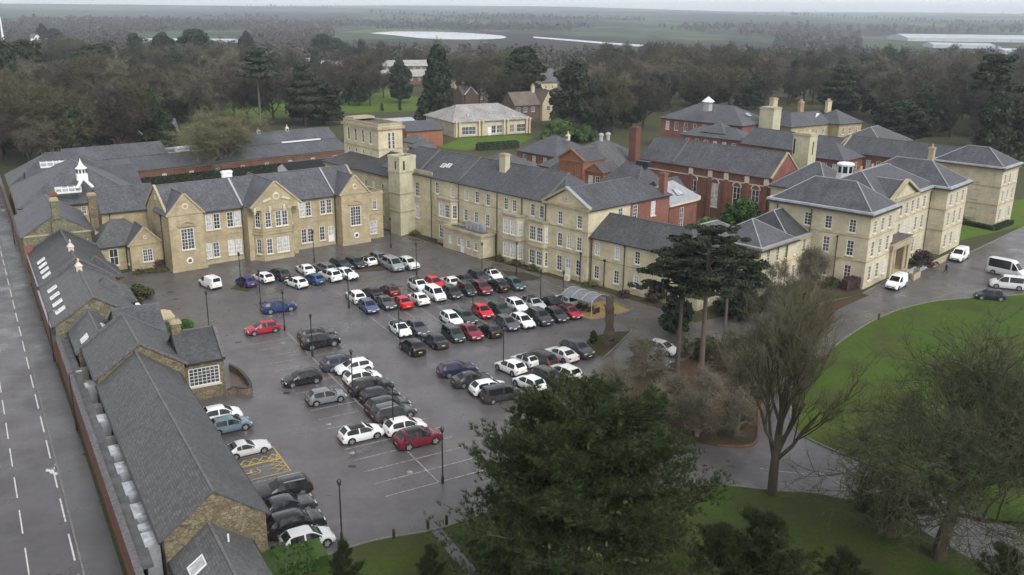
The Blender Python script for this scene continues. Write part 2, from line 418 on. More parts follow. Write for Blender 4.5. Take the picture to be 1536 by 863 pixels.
# ---------------------------------------------------------------- windows (a frame with its pane; meshes shared)
WM = {}
def window_meshes(w, h, nx, ny, style):
    key = (round(w, 2), round(h, 2), nx, ny, style)
    if key in WM: return WM[key]
    f = MB(); t = 0.09
    f.box(-w/2, 0.02, 0, -w/2 + t, 0.12, h); f.box(w/2 - t, 0.02, 0, w/2, 0.12, h)
    f.box(-w/2 + t, 0.022, 0, w/2 - t, 0.12, t); f.box(-w/2 + t, 0.022, h - t, w/2 - t, 0.12, h)
    for i in range(1, nx):
        x = -w/2 + t + (w - 2*t) * i / nx; b = 0.045 if (nx == 4 and i == 2) or (style == 'pair' and i * 2 == nx) else 0.022
        f.box(x - b, 0.05, t, x + b, 0.11, h - t)
    for j in range(1, ny):
        z = t + (h - 2*t) * j / ny; b = 0.035 if j * 2 == ny else 0.02
        f.box(-w/2 + t, 0.055, z - b, w/2 - t, 0.108, z + b)
    s = MB(); s.box(-w/2 - 0.12, -0.16, -0.16, w/2 + 0.12, 0.06, -0.002)
    p = MB(); p.face((-w/2 + .04, 0.085, .04), (w/2 - .04, 0.085, .04), (w/2 - .04, 0.085, h - .04), (-w/2 + .04, 0.085, h - .04))
    d = MB()
    if style == 'door':
        d.box(-w/2 + t, 0.06, 0.0, w/2 - t, 0.1, h * 0.48)
        for k in (-1, 1): d.box(k * w * .2 - w * .13, 0.045, .2, k * w * .2 + w * .13, 0.062, h * .42)
    WM[key] = (f.mesh('window', 'white_paint'), p.mesh('pane', 'glass'), s.mesh('sill', 'sill_stone'), d.mesh('panel', 'door_white') if d.f else None)
    pb = p.mesh('pane', 'glass_blind'); WM[key] += (pb,)
    return WM[key]

class Bld:
    def __init__(s, name, label, O, deg, wall='stone_gold', roof='slate', cat='building', group=None, ridge='ridge_tile', z=0.0):
        s.root = thing(name, label, cat, (O[0], O[1], z), math.radians(deg), group)
        s.O, s.a, s.wall, s.roofm, s.ridgem, s.z = O, math.radians(deg), wall, roof, ridge, z
        s.W, s.R, s.G, s.T, s.mb = {}, {}, MB(), {}, {}
        s.pipes = []; s.copings = []
    def get(s, d, k): return d.setdefault(k, MB())
    def part(s, name, mat): return s.mb.setdefault((name, mat), MB())
    def w(s, x, y, z=0.0):
        c, n = math.cos(s.a), math.sin(s.a)
        return (s.O[0] + c * x - n * y, s.O[1] + n * x + c * y, z)
    def loc(s, p):
        c, n = math.cos(s.a), math.sin(s.a); dx, dy = p[0] - s.O[0], p[1] - s.O[1]
        return (c * dx + n * dy, -n * dx + c * dy)
    def fx(s, px, z=5.0, y=0.0, lo=-60, hi=90):
        """local x on the plane y at height z that the photograph shows in column px"""
        for _ in range(50):
            m = (lo + hi) / 2
            if proj(*s.w(m, y, z))[0] < px: lo = m
            else: hi = m
        return lo
    # wall with window holes
    def face(s, A, B, z0, z1, wins=(), mat=None, reveal=0.14):
        mb = s.get(s.W, mat or s.wall)
        L = math.hypot(B[0] - A[0], B[1] - A[1]); ux, uy = (B[0] - A[0]) / L, (B[1] - A[1]) / L
        nx, ny = -uy, ux    # into the building
        holes = []
        for wn in wins:
            xc, zs, w, h = wn[:4]
            x0, x1 = xc - w/2, xc + w/2
            if x0 < 0.05 or x1 > L - 0.05 or zs < z0 - 0.01 or zs + h > z1 + 0.01: 
                continue
            holes.append((x0, zs, x1, zs + h)); s.window(A, (ux, uy), wn)
        xs = sorted({0.0, L, *[h[0] for h in holes], *[h[2] for h in holes]}); zs = sorted({z0, z1, *[h[1] for h in holes], *[h[3] for h in holes]})
        q = lambda x, z, d=0.0: (A[0] + ux * x + nx * d, A[1] + uy * x + ny * d, z)
        for j in range(len(zs) - 1):
            run = None
            for i in range(len(xs) - 1):
                cx, cz = (xs[i] + xs[i+1]) / 2, (zs[j] + zs[j+1]) / 2
                inside = any(h[0] < cx < h[2] and h[1] < cz < h[3] for h in holes)
                if not inside and run is None: run = xs[i]
                if inside and run is not None:
                    mb.face(q(run, zs[j]), q(xs[i], zs[j]), q(xs[i], zs[j+1]), q(run, zs[j+1])); run = None
            if run is not None: mb.face(q(run, zs[j]), q(L, zs[j]), q(L, zs[j+1]), q(run, zs[j+1]))
        for (x0, a, x1, b) in holes:
            d = reveal
            mb.face(q(x0, a), q(x0, a, d), q(x0, b, d), q(x0, b)); mb.face(q(x1, a, d), q(x1, a), q(x1, b), q(x1, b, d))
            mb.face(q(x0, b), q(x0, b, d), q(x1, b, d), q(x1, b)); mb.face(q(x0, a, d), q(x0, a), q(x1, a), q(x1, a, d))
    def window(s, A, u, wn):
        xc, z, w, h = wn[:4]; nx, ny = (wn[4] if len(wn) > 4 else (2, 4)); style = wn[5] if len(wn) > 5 else 'sash'
        fr, pa, si, do, pb = window_meshes(w, h, nx, ny, 'pair' if style == 'pair' else 'door' if style == 'door' else 'sash')
        ang = math.atan2(u[1], u[0])
        o = link('door' if style == 'door' else 'window', fr, s.root, (A[0] + u[0] * xc, A[1] + u[1] * xc, z), ang)
        blind = style == 'blind' or (style != 'dark' and rng.random() < 0.16)
        link('pane', pb if blind else pa, o)
        if style != 'door': link('sill', si, o)
        else: link('panel', do, o)
    def block(s, x0, y0, x1, y1, h, z0=0.0, wins=None, mat=None, roof=None, rise=2.5, ax='x', ends='gg', oh=0.35, ohg=0.12, roofmat=None, ins=None, coping=None, gutter=True, ridge=True, skip=''):
        wins = wins or {}
        F = {'f': ((x0, y0), (x1, y0)), 'r': ((x1, y0), (x1, y1)), 'b': ((x1, y1), (x0, y1)), 'l': ((x0, y1), (x0, y0))}
        for k, (A, B) in F.items():
            if k not in skip: s.face(A, B, z0, h, wins.get(k, ()), mat)
        if roof == 'gable' or roof == 'hip':
            if roof == 'hip': ends = 'hh'
            s.roof(x0, y0, x1, y1, h, rise, ax, ends, oh, ohg, roofmat or s.roofm, mat or s.wall, ins, coping, gutter, ridge)
        elif roof == 'flat':
            s.get(s.R, roofmat or 'felt').face((x0, y0, h - .25), (x1, y0, h - .25), (x1, y1, h - .25), (x0, y1, h - .25))
            p = s.part('parapet', coping or 'stone_trim'); t = 0.28; o = 0.06
            p.box(x0 - o, y0 - o, h - .3, x1 + o, y0 + t, h + .12); p.box(x0 - o, y1 - t, h - .3, x1 + o, y1 + o, h + .12)
            p.box(x0 - o, y0 + t, h - .3, x0 + t, y1 - t, h + .118); p.box(x1 - t, y0 + t, h - .3, x1 + o, y1 - t, h + .118)
        elif roof == 'mono':      # low side in front
            R = s.get(s.R, roofmat or s.roofm); o = oh
            sl = rise / (y1 - y0)
            a = [(x0 - ohg, y0 - o, h - o * sl), (x1 + ohg, y0 - o, h - o * sl), (x1 + ohg, y1, h + rise), (x0 - ohg, y1, h + rise)]
            s.slab(R, [a])
            mb = s.get(s.W, mat or s.wall)
            mb.face((x1, y0, h - .001), (x1, y1, h - .001), (x1, y1, h + rise - .02)); mb.face((x0, y1, h - .001), (x0, y0, h - .001), (x0, y1, h + rise - .02))
            if gutter: s.G.box(x0 - ohg, y0 - o - .1, h - o * sl - .16, x1 + ohg, y0 - o + .01, h - o * sl - .03)
    def slab(s, R, faces, t=0.13):
        edges = {}
        for f in faces:
            R.face(*f); R.face(*[(p[0], p[1], p[2] - t) for p in reversed(f)])
            for i in range(len(f)):
                a, b = f[i], f[(i + 1) % len(f)]
                ka, kb = tuple(round(v, 3) for v in a), tuple(round(v, 3) for v in b)
                if (kb, ka) in edges: edges[(kb, ka)] = None
                else: edges[(ka, kb)] = (a, b)
        for e in edges.values():
            if e: a, b = e; R.face((a[0], a[1], a[2] - t), (b[0], b[1], b[2] - t), b, a)
    def roof(s, x0, y0, x1, y1, h, rise, ax, ends, oh, ohg, roofmat, wallmat, ins, coping, gutter, ridge=True):
        R = s.get(s.R, roofmat); Wm = s.get(s.W, wallmat)
        if ax == 'x': a0, a1, b0, b1 = x0, x1, y0, y1; m = lambda a, b, z: (a, b, z); fl = False
        else: a0, a1, b0, b1 = y0, y1, x0, x1; m = lambda a, b, z: (b, a, z); fl = True
        bm_ = (b0 + b1) / 2; hw = (b1 - b0) / 2; sl = rise / hw
        ez = h - oh * sl; zt = h + rise
        i0 = (ins if ins is not None else hw) ; 
        ra = a0 + (i0 if ends[0] == 'h' else 0); rb = a1 - (i0 if ends[1] == 'h' else 0)
        if rb < ra: ra = rb = (ra + rb) / 2
        ea = a0 - (oh if ends[0] == 'h' else ohg); eb = a1 + (oh if ends[1] == 'h' else ohg)
        # slope at a hip end follows its own inset: keep the eave height common
        ra2 = ra if ends[0] == 'h' else ea; rb2 = rb if ends[1] == 'h' else eb
        B0, B1 = b0 - oh, b1 + oh
        fs = [[m(ea, B0, ez), m(eb, B0, ez), m(rb2, bm_, zt), m(ra2, bm_, zt)], [m(eb, B1, ez), m(ea, B1, ez), m(ra2, bm_, zt), m(rb2, bm_, zt)]]
        if ra2 == rb2: fs = [f[:3] for f in fs]
        if ends[0] == 'h': fs.append([m(ea, B1, ez), m(ea, B0, ez), m(ra2, bm_, zt)])
        if ends[1] == 'h': fs.append([m(eb, B0, ez), m(eb, B1, ez), m(rb2, bm_, zt)])
        if fl: fs = [list(reversed(f)) for f in fs]
        s.slab(R, fs)
        for k, a in ((0, a0), (1, a1)):
            if ends[k] in 'gp':
                t = [m(a, b0, h), m(a, b1, h), m(a, bm_, zt - .05)]
                if (k == 0) != fl: t.reverse()
                Wm.face(*t)
                if coping or ends[k] == 'p':
                    C = MB(); s.copings.append((C, coping or 'stone_trim')); sg = -0.02 if k == 0 else 0.02
                    C.beam(m(a + sg, b0 - oh, ez), m(a + sg, bm_, zt), .34, .26, .06); C.beam(m(a + sg, b1 + oh, ez), m(a + sg, bm_ + .01, zt), .34, .26, .063)
        if ridge:
            Q = s.part('ridge', s.ridgem)
            if rb2 - ra2 > .2: Q.beam(m(ra2, bm_, zt), m(rb2, bm_, zt), .2, .11, .04)
            if ends[0] == 'h':
                for B in (B0, B1): Q.beam(m(ea + .03, B, ez), m(ra2, bm_, zt), .15, .09, .04)
            if ends[1] == 'h':
                for B in (B0, B1): Q.beam(m(eb - .03, B, ez), m(rb2, bm_, zt), .15, .09, .04)
        if gutter:
            for B, sg in ((B0, -1), (B1, 1)):
                p, q = m(ea, B + sg * .05, ez - .16), m(eb, B + sg * .05, ez - .16)
                s.G.beam(p, q, .12, .13)
            for k, e in ((0, ea), (1, eb)):
                if ends[k] == 'h':
                    sg = -1 if k == 0 else 1
                    s.G.beam(m(e + sg * .05, B0, ez - .163), m(e + sg * .05, B1, ez - .163), .12, .13)
    def band(s, x0, y0, x1, y1, z, hh=0.18, pr=0.07, sides='frbl', mat='stone_trim', name='string_course'):
        p = s.part(name, mat); e = pr
        if 'f' in sides: p.box(x0 - e, y0 - e, z, x1 + e, y0 + .05, z + hh)
        if 'b' in sides: p.box(x0 - e, y1 - .05, z, x1 + e, y1 + e, z + hh)
        if 'l' in sides: p.box(x0 - e, y0 + .05, z + .002, x0 + .05, y1 - .05, z + hh - .002)
        if 'r' in sides: p.box(x1 - .05, y0 + .05, z + .002, x1 + e, y1 - .05, z + hh - .002)
    def pipe(s, x, y, z0, z1, r=0.07):
        b = MB(); b.cyl((0, 0, 0), (0, 0, z1 - z0), r, n=6); b.box(-.16, -.12, z1 - z0 - .25, .16, .12, z1 - z0 + .05)
        s.pipes.append(link('drainpipe', b.mesh('drainpipe', 'gutter_black'), s.root, (x, y, z0)))
    def chimney(s, x, y, z0, z1, w=1.0, d=0.8, mat=None, pots=2, capmat='stone_trim'):
        b = MB(); b.cur = 0; b.box(x - w/2, y - d/2, z0, x + w/2, y + d/2, z1 - .35)
        b.cur = 1; b.box(x - w/2 - .1, y - d/2 - .1, z1 - .35, x + w/2 + .1, y + d/2 + .1, z1 - .12); b.box(x - w/2 + .05, y - d/2 + .05, z1 - .12, x + w/2 - .05, y + d/2 - .05, z1)
        o = b.build('chimney', [mat or s.wall, capmat], s.root)
        for i in range(pots):
            q = MB(); px_ = x + (i - (pots - 1) / 2) * w / max(pots, 1) * .8
            q.lathe(px_, y, [(.16, z1 - .02), (.15, z1 + .5), (.19, z1 + .55), (.17, z1 + .62), (.11, z1 + .62)], 8); q.build('chimney_pot', 'clay_pot', o)
    def roundel(s, A, u, x, z, r, glass=False):
        """a carved stone ring on a wall; A, u: a point of the wall and its direction"""
        n = (u[1], -u[0]); b = MB(); N = 16; C = (A[0] + u[0] * x, A[1] + u[1] * x)
        pt = lambda rr, t, d: (C[0] + u[0] * rr * math.cos(t) + n[0] * d, C[1] + u[1] * rr * math.cos(t) + n[1] * d, z + rr * math.sin(t))
        for i in range(N):
            t0, t1 = 2*PI*i/N, 2*PI*(i+1)/N
            b.face(pt(r*.62, t1, .12), pt(r*.62, t0, .12), pt(r, t0, .1), pt(r, t1, .1)); b.face(pt(r, t1, .1), pt(r, t0, .1), pt(r*1.06, t0, -.02), pt(r*1.06, t1, -.02)); b.face(pt(r*.62, t0, .12), pt(r*.62, t1, .12), pt(r*.6, t1, .02), pt(r*.6, t0, .02))
        o = b.build('round_window' if glass else 'roundel', 'white_paint' if glass else 'sill_stone', s.root)
        d = MB(); d.face(*[pt(r*.63, 2*PI*i/N, .03) for i in range(N)])
        d.build('pane' if glass else 'boss', 'glass' if glass else 'stone_trim', o)
    def poly(s, pts, z0, z1, wins=None, mat=None, top=None, openback=True):
        """an open chain of wall faces (a bay window), first and last point on the wall behind"""
        for i in range(len(pts) - 1): s.face(pts[i], pts[i+1], z0, z1, (wins or {}).get(i, ()), mat)
        s.get(s.R, top or 'lead').face(*[(x, y, z1 + .0) for x, y in pts])
    def polyband(s, pts, z, hh=.22, pr=.14, mat='stone_trim', name='string_course'):
        p = s.part(name, mat)
        for i in range(len(pts) - 1):
            a, b = Vector((*pts[i], z)), Vector((*pts[i+1], z)); d = (b - a).normalized() * pr * .5
            p.beam(a - d, b + d, pr * 2, hh + .004 * (i % 2))
    def skylight(s, c, ux, dn, w, l, name='skylight', mat='skylight_glass', fr='white_paint', t=.1):
        """a roof window: centre c on the slope, ux along the eave, dn down the slope"""
        c, ux, dn = Vector(c), Vector(ux).normalized(), Vector(dn).normalized(); n = dn.cross(ux).normalized()
        if n.z < 0: n = -n
        b = MB(); q = lambda a, e, k: tuple(c + ux * a + dn * e + n * k)
        for (a0, a1, e0, e1, k0, k1) in ((-w/2, -w/2 + .08, -l/2, l/2, -.05, t), (w/2 - .08, w/2, -l/2, l/2, -.05, t), (-w/2 + .08, w/2 - .08, -l/2, -l/2 + .08, -.05, t - .003), (-w/2 + .08, w/2 - .08, l/2 - .08, l/2, -.05, t - .003)):
            A = [q(a0, e0, k0), q(a1, e0, k0), q(a1, e1, k0), q(a0, e1, k0), q(a0, e0, k1), q(a1, e0, k1), q(a1, e1, k1), q(a0, e1, k1)]
            for f in ((0, 3, 2, 1), (4, 5, 6, 7), (0, 1, 5, 4), (1, 2, 6, 5), (2, 3, 7, 6), (3, 0, 4, 7)): b.face(*[A[i] for i in f])
        o = b.build(name, fr, s.root)
        g = MB(); g.face(q(-w/2 + .05, -l/2 + .05, t * .55), q(w/2 - .05, -l/2 + .05, t * .55), q(w/2 - .05, l/2 - .05, t * .55), q(-w/2 + .05, l/2 - .05, t * .55)); g.build('pane', mat, o)
    def done(s):
        for k, b in s.W.items(): b.build('wall', k, s.root)
        first = None
        for k, b in s.R.items():
            o = b.build('roof', k, s.root); first = first or o
        for (nm, m), b in s.mb.items(): b.build(nm, m, first if nm == 'ridge' and first else s.root)
        for C, m in s.copings: C.build('coping', m, s.root)
        s.G.build('gutter', 'gutter_black', s.root)
        return s
def rows(xs, z, w, h, grid=(2, 4), style='sash'): return [(x, z, w, h, grid, style) for x in xs]
def even(a, b, n): return [a + (b - a) * (i + .5) / n for i in range(n)]
# ================================================================ BUILDINGS
# ---- the gabled sandstone hall facing the car park
b = Bld('gabled_hall', 'long golden sandstone hall with three front gables and a canted central bay', (-51.5, 133.4), 39, 'stone_gold', 'slate')
xs = lambda *px: [b.fx(p, 6.5, 1.5) for p in px]
up = []
for p in xs(319.5, 351): up += [(p - .62 - 5.2, 5.5, 1.05, 2.45), (p + .62 - 5.2, 5.5, 1.05, 2.45)]
lowp = [b.fx(319, 2.2, 1.5), b.fx(353, 2.2, 1.5)]
for p in lowp: up += [(p - .62 - 5.2, 1.0, 1.05, 2.45), (p + .62 - 5.2, 1.0, 1.05, 2.45, (2, 4), 'blind' if p == lowp[1] else 'sash')]
upr = []
for px in (458, 489): 
    p = b.fx(px, 6.5, 1.5) - 20.6; upr += [(p - .58, 5.5, 1.0, 2.45), (p + .58, 5.5, 1.0, 2.45)]
for px, z in ((461, 1.0),): 
    p = b.fx(px, 2.2, 1.5) - 20.6; upr += [(p - .58, z, 1.0, 2.45), (p + .58, z, 1.0, 2.45)]
p = b.fx(483.5, 2.2, 1.5) - 20.6; upr += [(p, 1.0, 1.0, 2.45), (b.fx(497, 2.2, 1.5) - 20.6, 0.15, 1.15, 3.1, (2, 4), 'door')]
b.block(0.3, 1.5, 33.4, 10.6, 8.8, roof=None, skip='f')
b.face((5.2, 1.5), (12.2, 1.5), 0, 8.8, up); b.face((20.6, 1.5), (28.8, 1.5), 0, 8.8, upr)
b.roof(0.3, 1.5, 33.4, 10.6, 8.8, 3.7, 'x', 'pp', .35, .05, 'slate', 'stone_gold', None, None, True)
big = (2.65, 3.3, 2.0, 3.3, (4, 6), 'pair')
for x0, y0 in ((0, 0), (28.6, -.7)):
    b.block(x0, y0, x0 + 5.3, y0 + 6.5, 8.9, wins={'f': [big]}, roof='gable', ax='y', ends='gn', rise=3.0, oh=.2, ohg=.1, coping='stone_trim', gutter=False)
    A, u = (x0, y0), (1, 0)
    b.roundel(A, u, 2.65, 1.55, .5, True); b.roundel(A, u, 2.65, 10.0, .48)
    t = b.part('window_pediment', 'stone_trim')
    t.beam((x0 + 1.3, y0 - .1, 6.95), (x0 + 4.0, y0 - .1, 6.95), .26, .16); t.beam((x0 + 1.25, y0 - .1, 7.05), (x0 + 2.65, y0 - .1, 7.62), .24, .13); t.beam((x0 + 4.05, y0 - .1, 7.05), (x0 + 2.65, y0 - .1, 7.625), .24, .13)
    b.band(x0, y0, x0 + 5.3, y0 + 2, 0.0, .55, .08, 'flr', 'stone_trim', 'plinth'); b.band(x0, y0, x0 + 5.3, y0 + 2, 8.75, .2, .12, 'f', 'stone_trim')
# centre: gabled block carried out over a canted bay
b.block(12.2, -.3, 20.6, 8, 8.9, roof=None, skip='b')
bay = [(13.0, -.3), (13.9, -1.9), (18.9, -1.9), (19.8, -.3)]
bw = lambda z, bl: {0: [(.92, z, .95, 2.5)], 1: [(1.0, z, 1.0, 2.5), (2.75, z, 1.0, 2.5, (2, 4), bl), (3.85, z, 1.0, 2.5, (2, 4), bl)], 2: [(.92, z, .95, 2.5)]}
b.poly(bay, 0, 4.6, bw(1.1, 'blind')); b.poly(bay, 4.6, 8.3, bw(5.4, 'sash'))
for z, pr in ((0, .1), (4.3, .16), (4.75, .1), (8.05, .16)): b.polyband(bay, z, .22 if z else .5, pr)
b.block(12.3, -2.0, 20.5, 8.2, 8.92, 8.3, roof='gable', ax='y', ends='gn', rise=3.7, oh=.2, ohg=.1, coping='stone_trim', gutter=False, skip='b')
b.part('soffit', 'stone_trim').face((12.3, -2.0, 8.305), (12.3, -.3, 8.305), (20.5, -.3, 8.305), (20.5, -2.0, 8.305))
for x in (12.7, 15.2, 17.6, 20.1):
    q = MB(); q.box(x - .2, -2.25, 8.1, x + .2, -1.9, 8.8); q.box(x - .14, -2.15, 7.75, x + .14, -1.9, 8.1); q.build('corbel', 'sill_stone', b.root)
b.roundel((12.3, -2.0), (1, 0), 4.1, 10.3, .6); 
for sg in (-1, 1): b.part('carving', 'sill_stone').beam((16.4 + sg * 2.2, -2.08, 9.5), (16.4 + sg * .9, -2.08, 9.9), .2, .3)
b.band(0.3, 1.5, 33.4, 10.6, 4.45, .2, .06, 'f'); b.band(5.3, 1.5, 28.7, 3, 0, .55, .07, 'f', 'stone_trim', 'plinth')
for x in (5.45, 12.0, 12.45, 20.8, 28.45, -.12): b.pipe(x, 1.35 if x > 0 else 3.2, 0, 8.5)
q = MB(); q.beam((12.1, 1.2, 8.75), (12.1, 6, 12.4), .3, .1, .0); q.build('roof_flashing', 'lead', b.root); 
q = MB(); q.beam((28.3, 1.2, 8.8), (28.3, 6, 12.5), .25, .1, .0); q.build('roof_flashing', 'lead', b.root)
b.chimney(12.1, 6.6, 11, 13.6, 1.6, .6, 'white_metal', 0, 'white_metal')
b.block(33.4, 1.0, 37.6, 8, 8.2, wins={'f': [(2.6, 5.2, .8, 1.5), (2.2, .9, 1.5, 2.3, (2, 4), 'blind')]}, roof='flat'); b.band(33.4, 1, 37.6, 8, 4.4, .25, .1, 'fr')
for dx in (0, .35): b.face((35.2, .98), (36.8, .98), 8.2, 8.8)
b.roundel((0.3, 6.0), (0, -1), 0, 10.6, .4)
b.done(); HALL = b

# ---- single-storey lodge wing with its own gable
b = Bld('gabled_lodge', 'small single storey sandstone lodge with a slate roof and one white window in its gable', P(199, 408), 37, 'stone_gold', 'slate_old')
b.block(0, 0, 4.7, 5, 4.1, wins={'f': [(2.5, 1.25, 1.5, 2.0, (4, 4), 'pair')], 'l': [(3.6, .9, .8, 2.2)]}, roof='gable', ax='y', ends='gn', rise=2.5, oh=.2, coping='stone_trim', gutter=False)
b.roundel((0, 0), (1, 0), 2.35, 5.1, .32); b.band(0, 0, 4.7, 4, 4.0, .16, .1, 'f')
b.block(-4.6, 2.2, 4.7, 9.5, 4.1, wins={'f': [(2.7, .8, 1.3, 2.6, (2, 2))], 'l': [(3.2, .9, .9, 2.0)]}, roof='hip', rise=3.0, oh=.3)
b.pipe(-.1, 1.9, 0, 3.9); b.done()

# ---- two-storey block linking the hall to the older ranges
O = P(161.7, 316.8, 8)
b = Bld('linking_range', 'two storey sandstone range joined to the left end of the gabled hall', O, 33, 'stone_gold', 'slate')
b.block(-1, 0, 7.6, 9, 8, wins={'f': [(1.2, 4.6, .8, 1.5)]}, roof='gable', rise=3.0, ends='gg'); b.pipe(.15, -.1, 0, 7.8)
b.block(1.5, -3.2, 7.0, 0, 4.6, roof='flat', coping='lead')
b.chimney(-2.2, -.6, 5, 11.2, 1.1, .9, 'rubble_stone', 0); b.done()

# ---- the row of old ranges along the road: t runs away from the camera along the road, s across it
Q0 = (-23.6, 54.6); D121 = (math.cos(math.radians(121)), math.sin(math.radians(121))); N31 = (math.cos(math.radians(31)), math.sin(math.radians(31)))
def road(t, s): return (Q0[0] + D121[0] * t + N31[0] * s, Q0[1] + D121[1] * t + N31[1] * s)
def RB(name, label, t0, t1, s0, wall, roof='slate_old', **k): 
    b = Bld(name, label, road(t1, s0), -59, wall, roof, **k); b.t1, b.s0 = t1, s0; return b
b = RB('long_slate_range', 'long low stone range with an unbroken slate roof, nearest along the road', 0, 30.8, 0, 'rubble_stone')
b.block(0, 0, 30.8, 7.0, 4.2, roof='gable', rise=2.65, oh=.3, ohg=.1, ends='gg', wins={'b': rows(even(2, 29, 6), 1.0, 1.0, 1.6)}); b.done()
b = RB('low_end_range', 'small low stone outbuilding with a slate roof and one pale rooflight', -12, 0, .2, 'rubble_stone')
b.block(.16, 0.2, 12, 5.4, 2.5, roof='gable', rise=2.0, oh=.25, ends='gg')
b.skylight((3.2, 1.25, 3.32), (1, 0, 0), (0, -2.8, -2.0), 1.3, 1.3)
v = MB(); v.cyl((2.2, 3.6, 3.9), (2.2, 3.6, 4.5), .07); v.build('vent_pipe', 'white_metal', b.root); b.done()
b = RB('gabled_stone_range', 'stone range with a side wing that has a wide white many-paned window', 30.9, 41, -.1, 'rubble_stone')
b.block(0, 0, 10.1, 8.0, 4.8, roof='gable', rise=2.75, oh=.3, ends='pp', coping='coping_grey')
b.block(2.4, 7.9, 9.0, 12.1, 4.35, wins={'r': [(2.15, 1.55, 3.1, 1.95, (7, 5), 'pair')]}, roof='gable', ax='y', ends='np', rise=2.3, oh=.2, gutter=True, roofmat='slate_dark', skip='f', coping='coping_grey')
b.chimney(5.6, 8.3, 5, 7.9, .9, .9, 'rubble_stone', 0); b.pipe(9.1, 8.15, 0, 4.2); b.done()
b = RB('stone_cross_range', 'stone cross range with a blue slate roof beyond the wide white window wing', 41.2, 49.5, -.1, 'rubble_stone', 'slate')
b.block(.1, 3.6, 8.2, 8.3, 4.7, roof='gable', ax='y', ends='gg', rise=2.2, oh=.2)
b.block(.1, -.6, 8.2, 3.6, 4.0, roof='gable', rise=2.0, oh=.2, ends='pp', coping='coping_grey', roofmat='slate_old')
b.skylight((4.2, 2.6, 5.1), (1, 0, 0), (0, 2.1, -2), 1.0, .9); b.skylight((6.6, .3, 4.85), (1, 0, 0), (0, -2.1, -2), 1.4, 1.0); b.done()
b = RB('rooflit_range', 'stone range with a white ventilator and four pale rooflights along its road side slope', 50, 67.2, -2.05, 'rubble_mossy', 'slate_old')
b.block(0, 0, 17.2, 8.5, 4.6, roof='gable', rise=2.65, oh=.25, ends='pp', coping='coping_grey')
b.block(3.5, 4.2, 11, 9.4, 4.4, roof='hip', ax='y', rise=2.3, oh=.25)
for x in even(3.0, 15.6, 4): b.skylight((x, .95, 5.28), (1, 0, 0), (0, -4.25, -2.65), .95, 1.25)
def ventilator(b, x, y, z):
    q = MB(); q.box(x - .35, y - .35, z - .5, x + .35, y + .35, z + .55); q.face((x - .45, y - .45, z + .55), (x + .45, y - .45, z + .55), (x, y, z + 1.15)); q.face((x + .45, y - .45, z + .55), (x + .45, y + .45, z + .55), (x, y, z + 1.15)); q.face((x + .45, y + .45, z + .55), (x - .45, y + .45, z + .55), (x, y, z + 1.15)); q.face((x - .45, y + .45, z + .55), (x - .45, y - .45, z + .55), (x, y, z + 1.15))
    q.lathe(x, y, [(.12, z + 1.1), (.14, z + 1.35), (0, z + 1.55)], 6)
    o = q.build('ventilator', 'sill_stone', b.root); l = MB(); l.box(x - .22, y - .37, z - .1, x + .22, y + .37, z + .4); l.build('louver', 'dark_iron', o)
ventilator(b, 4.2, 4.25, 7.2)
q = MB(); q.box(1, -.55, 4.1, 16.4, -.05, 4.35); q.build('lead_gutter', 'lead_pale', b.root); b.done()
b = RB('dark_roofed_range', 'dark roofed stone range with a white ventilator between the chimney house and the rooflit range', 67.3, 86.4, -2.0, 'rubble_mossy', 'slate_dark')
b.block(0, 0, 19.1, 8.6, 4.8, roof='gable', rise=2.9, oh=.25, ends='gp', coping='coping_grey')
b.block(12.5, 4.3, 18.3, 9.6, 4.5, roof='hip', ax='y', rise=2.3, oh=.25, wins={'r': [(4.3, .9, .9, 2.2, (2, 4))]})
for x in even(8.0, 18.6, 4): b.skylight((x, .85, 5.42), (1, 0, 0), (0, -4.3, -2.9), .95, 1.2)
ventilator(b, 14.2, 4.3, 7.6); 
q = MB(); q.box(1, -.5, 4.3, 18.4, -.05, 4.55); q.build('lead_gutter', 'lead_pale', b.root); b.done()
b = RB('chimney_house', 'two storey stone house whose gable carries a tall central chimney, beside the road', 86.5, 103, -2.6, 'rubble_mossy', 'slate')
b.block(0, 0, 16.5, 9.2, 6.9, roof='gable', rise=3.0, oh=.25, ends='gg', wins={'r': [(8.0, 4.3, 1.0, 1.35, (2, 3))]})
b.part('wall_breast', 'rubble_mossy').box(16.5, 3.9, 0, 17.2, 5.3, 9.4)
b.chimney(16.75, 4.6, 9.2, 12.2, 1.5, .95, 'rubble_mossy', 0); b.chimney(11.0, 5.0, 9, 12.0, 1.4, .9, 'brick_red', 0, 'brick_red')
b.band(0, 0, 16.5, 9.2, 6.75, .22, .08, 'r'); q = MB(); q.box(16.5, -.1, 2.2, 17.4, 1.1, 5.6); q.build('brick_pier', 'brick_red', b.root)
b.pipe(16.6, 9.1, 0, 6.7); b.done()

# ---- yard front between house and linking range
b = Bld('yard_block', 'small two storey stone block with dark windows half hidden behind the chimney house', road(99, 7.4), -59, 'stone_gold', 'felt')
b.block(0, 0, 8, 4.5, 5.4, roof='flat', wins={'r': [(1.2, 3.2, .8, 1.4), (3.2, 3.2, .8, 1.4)]}); b.done()

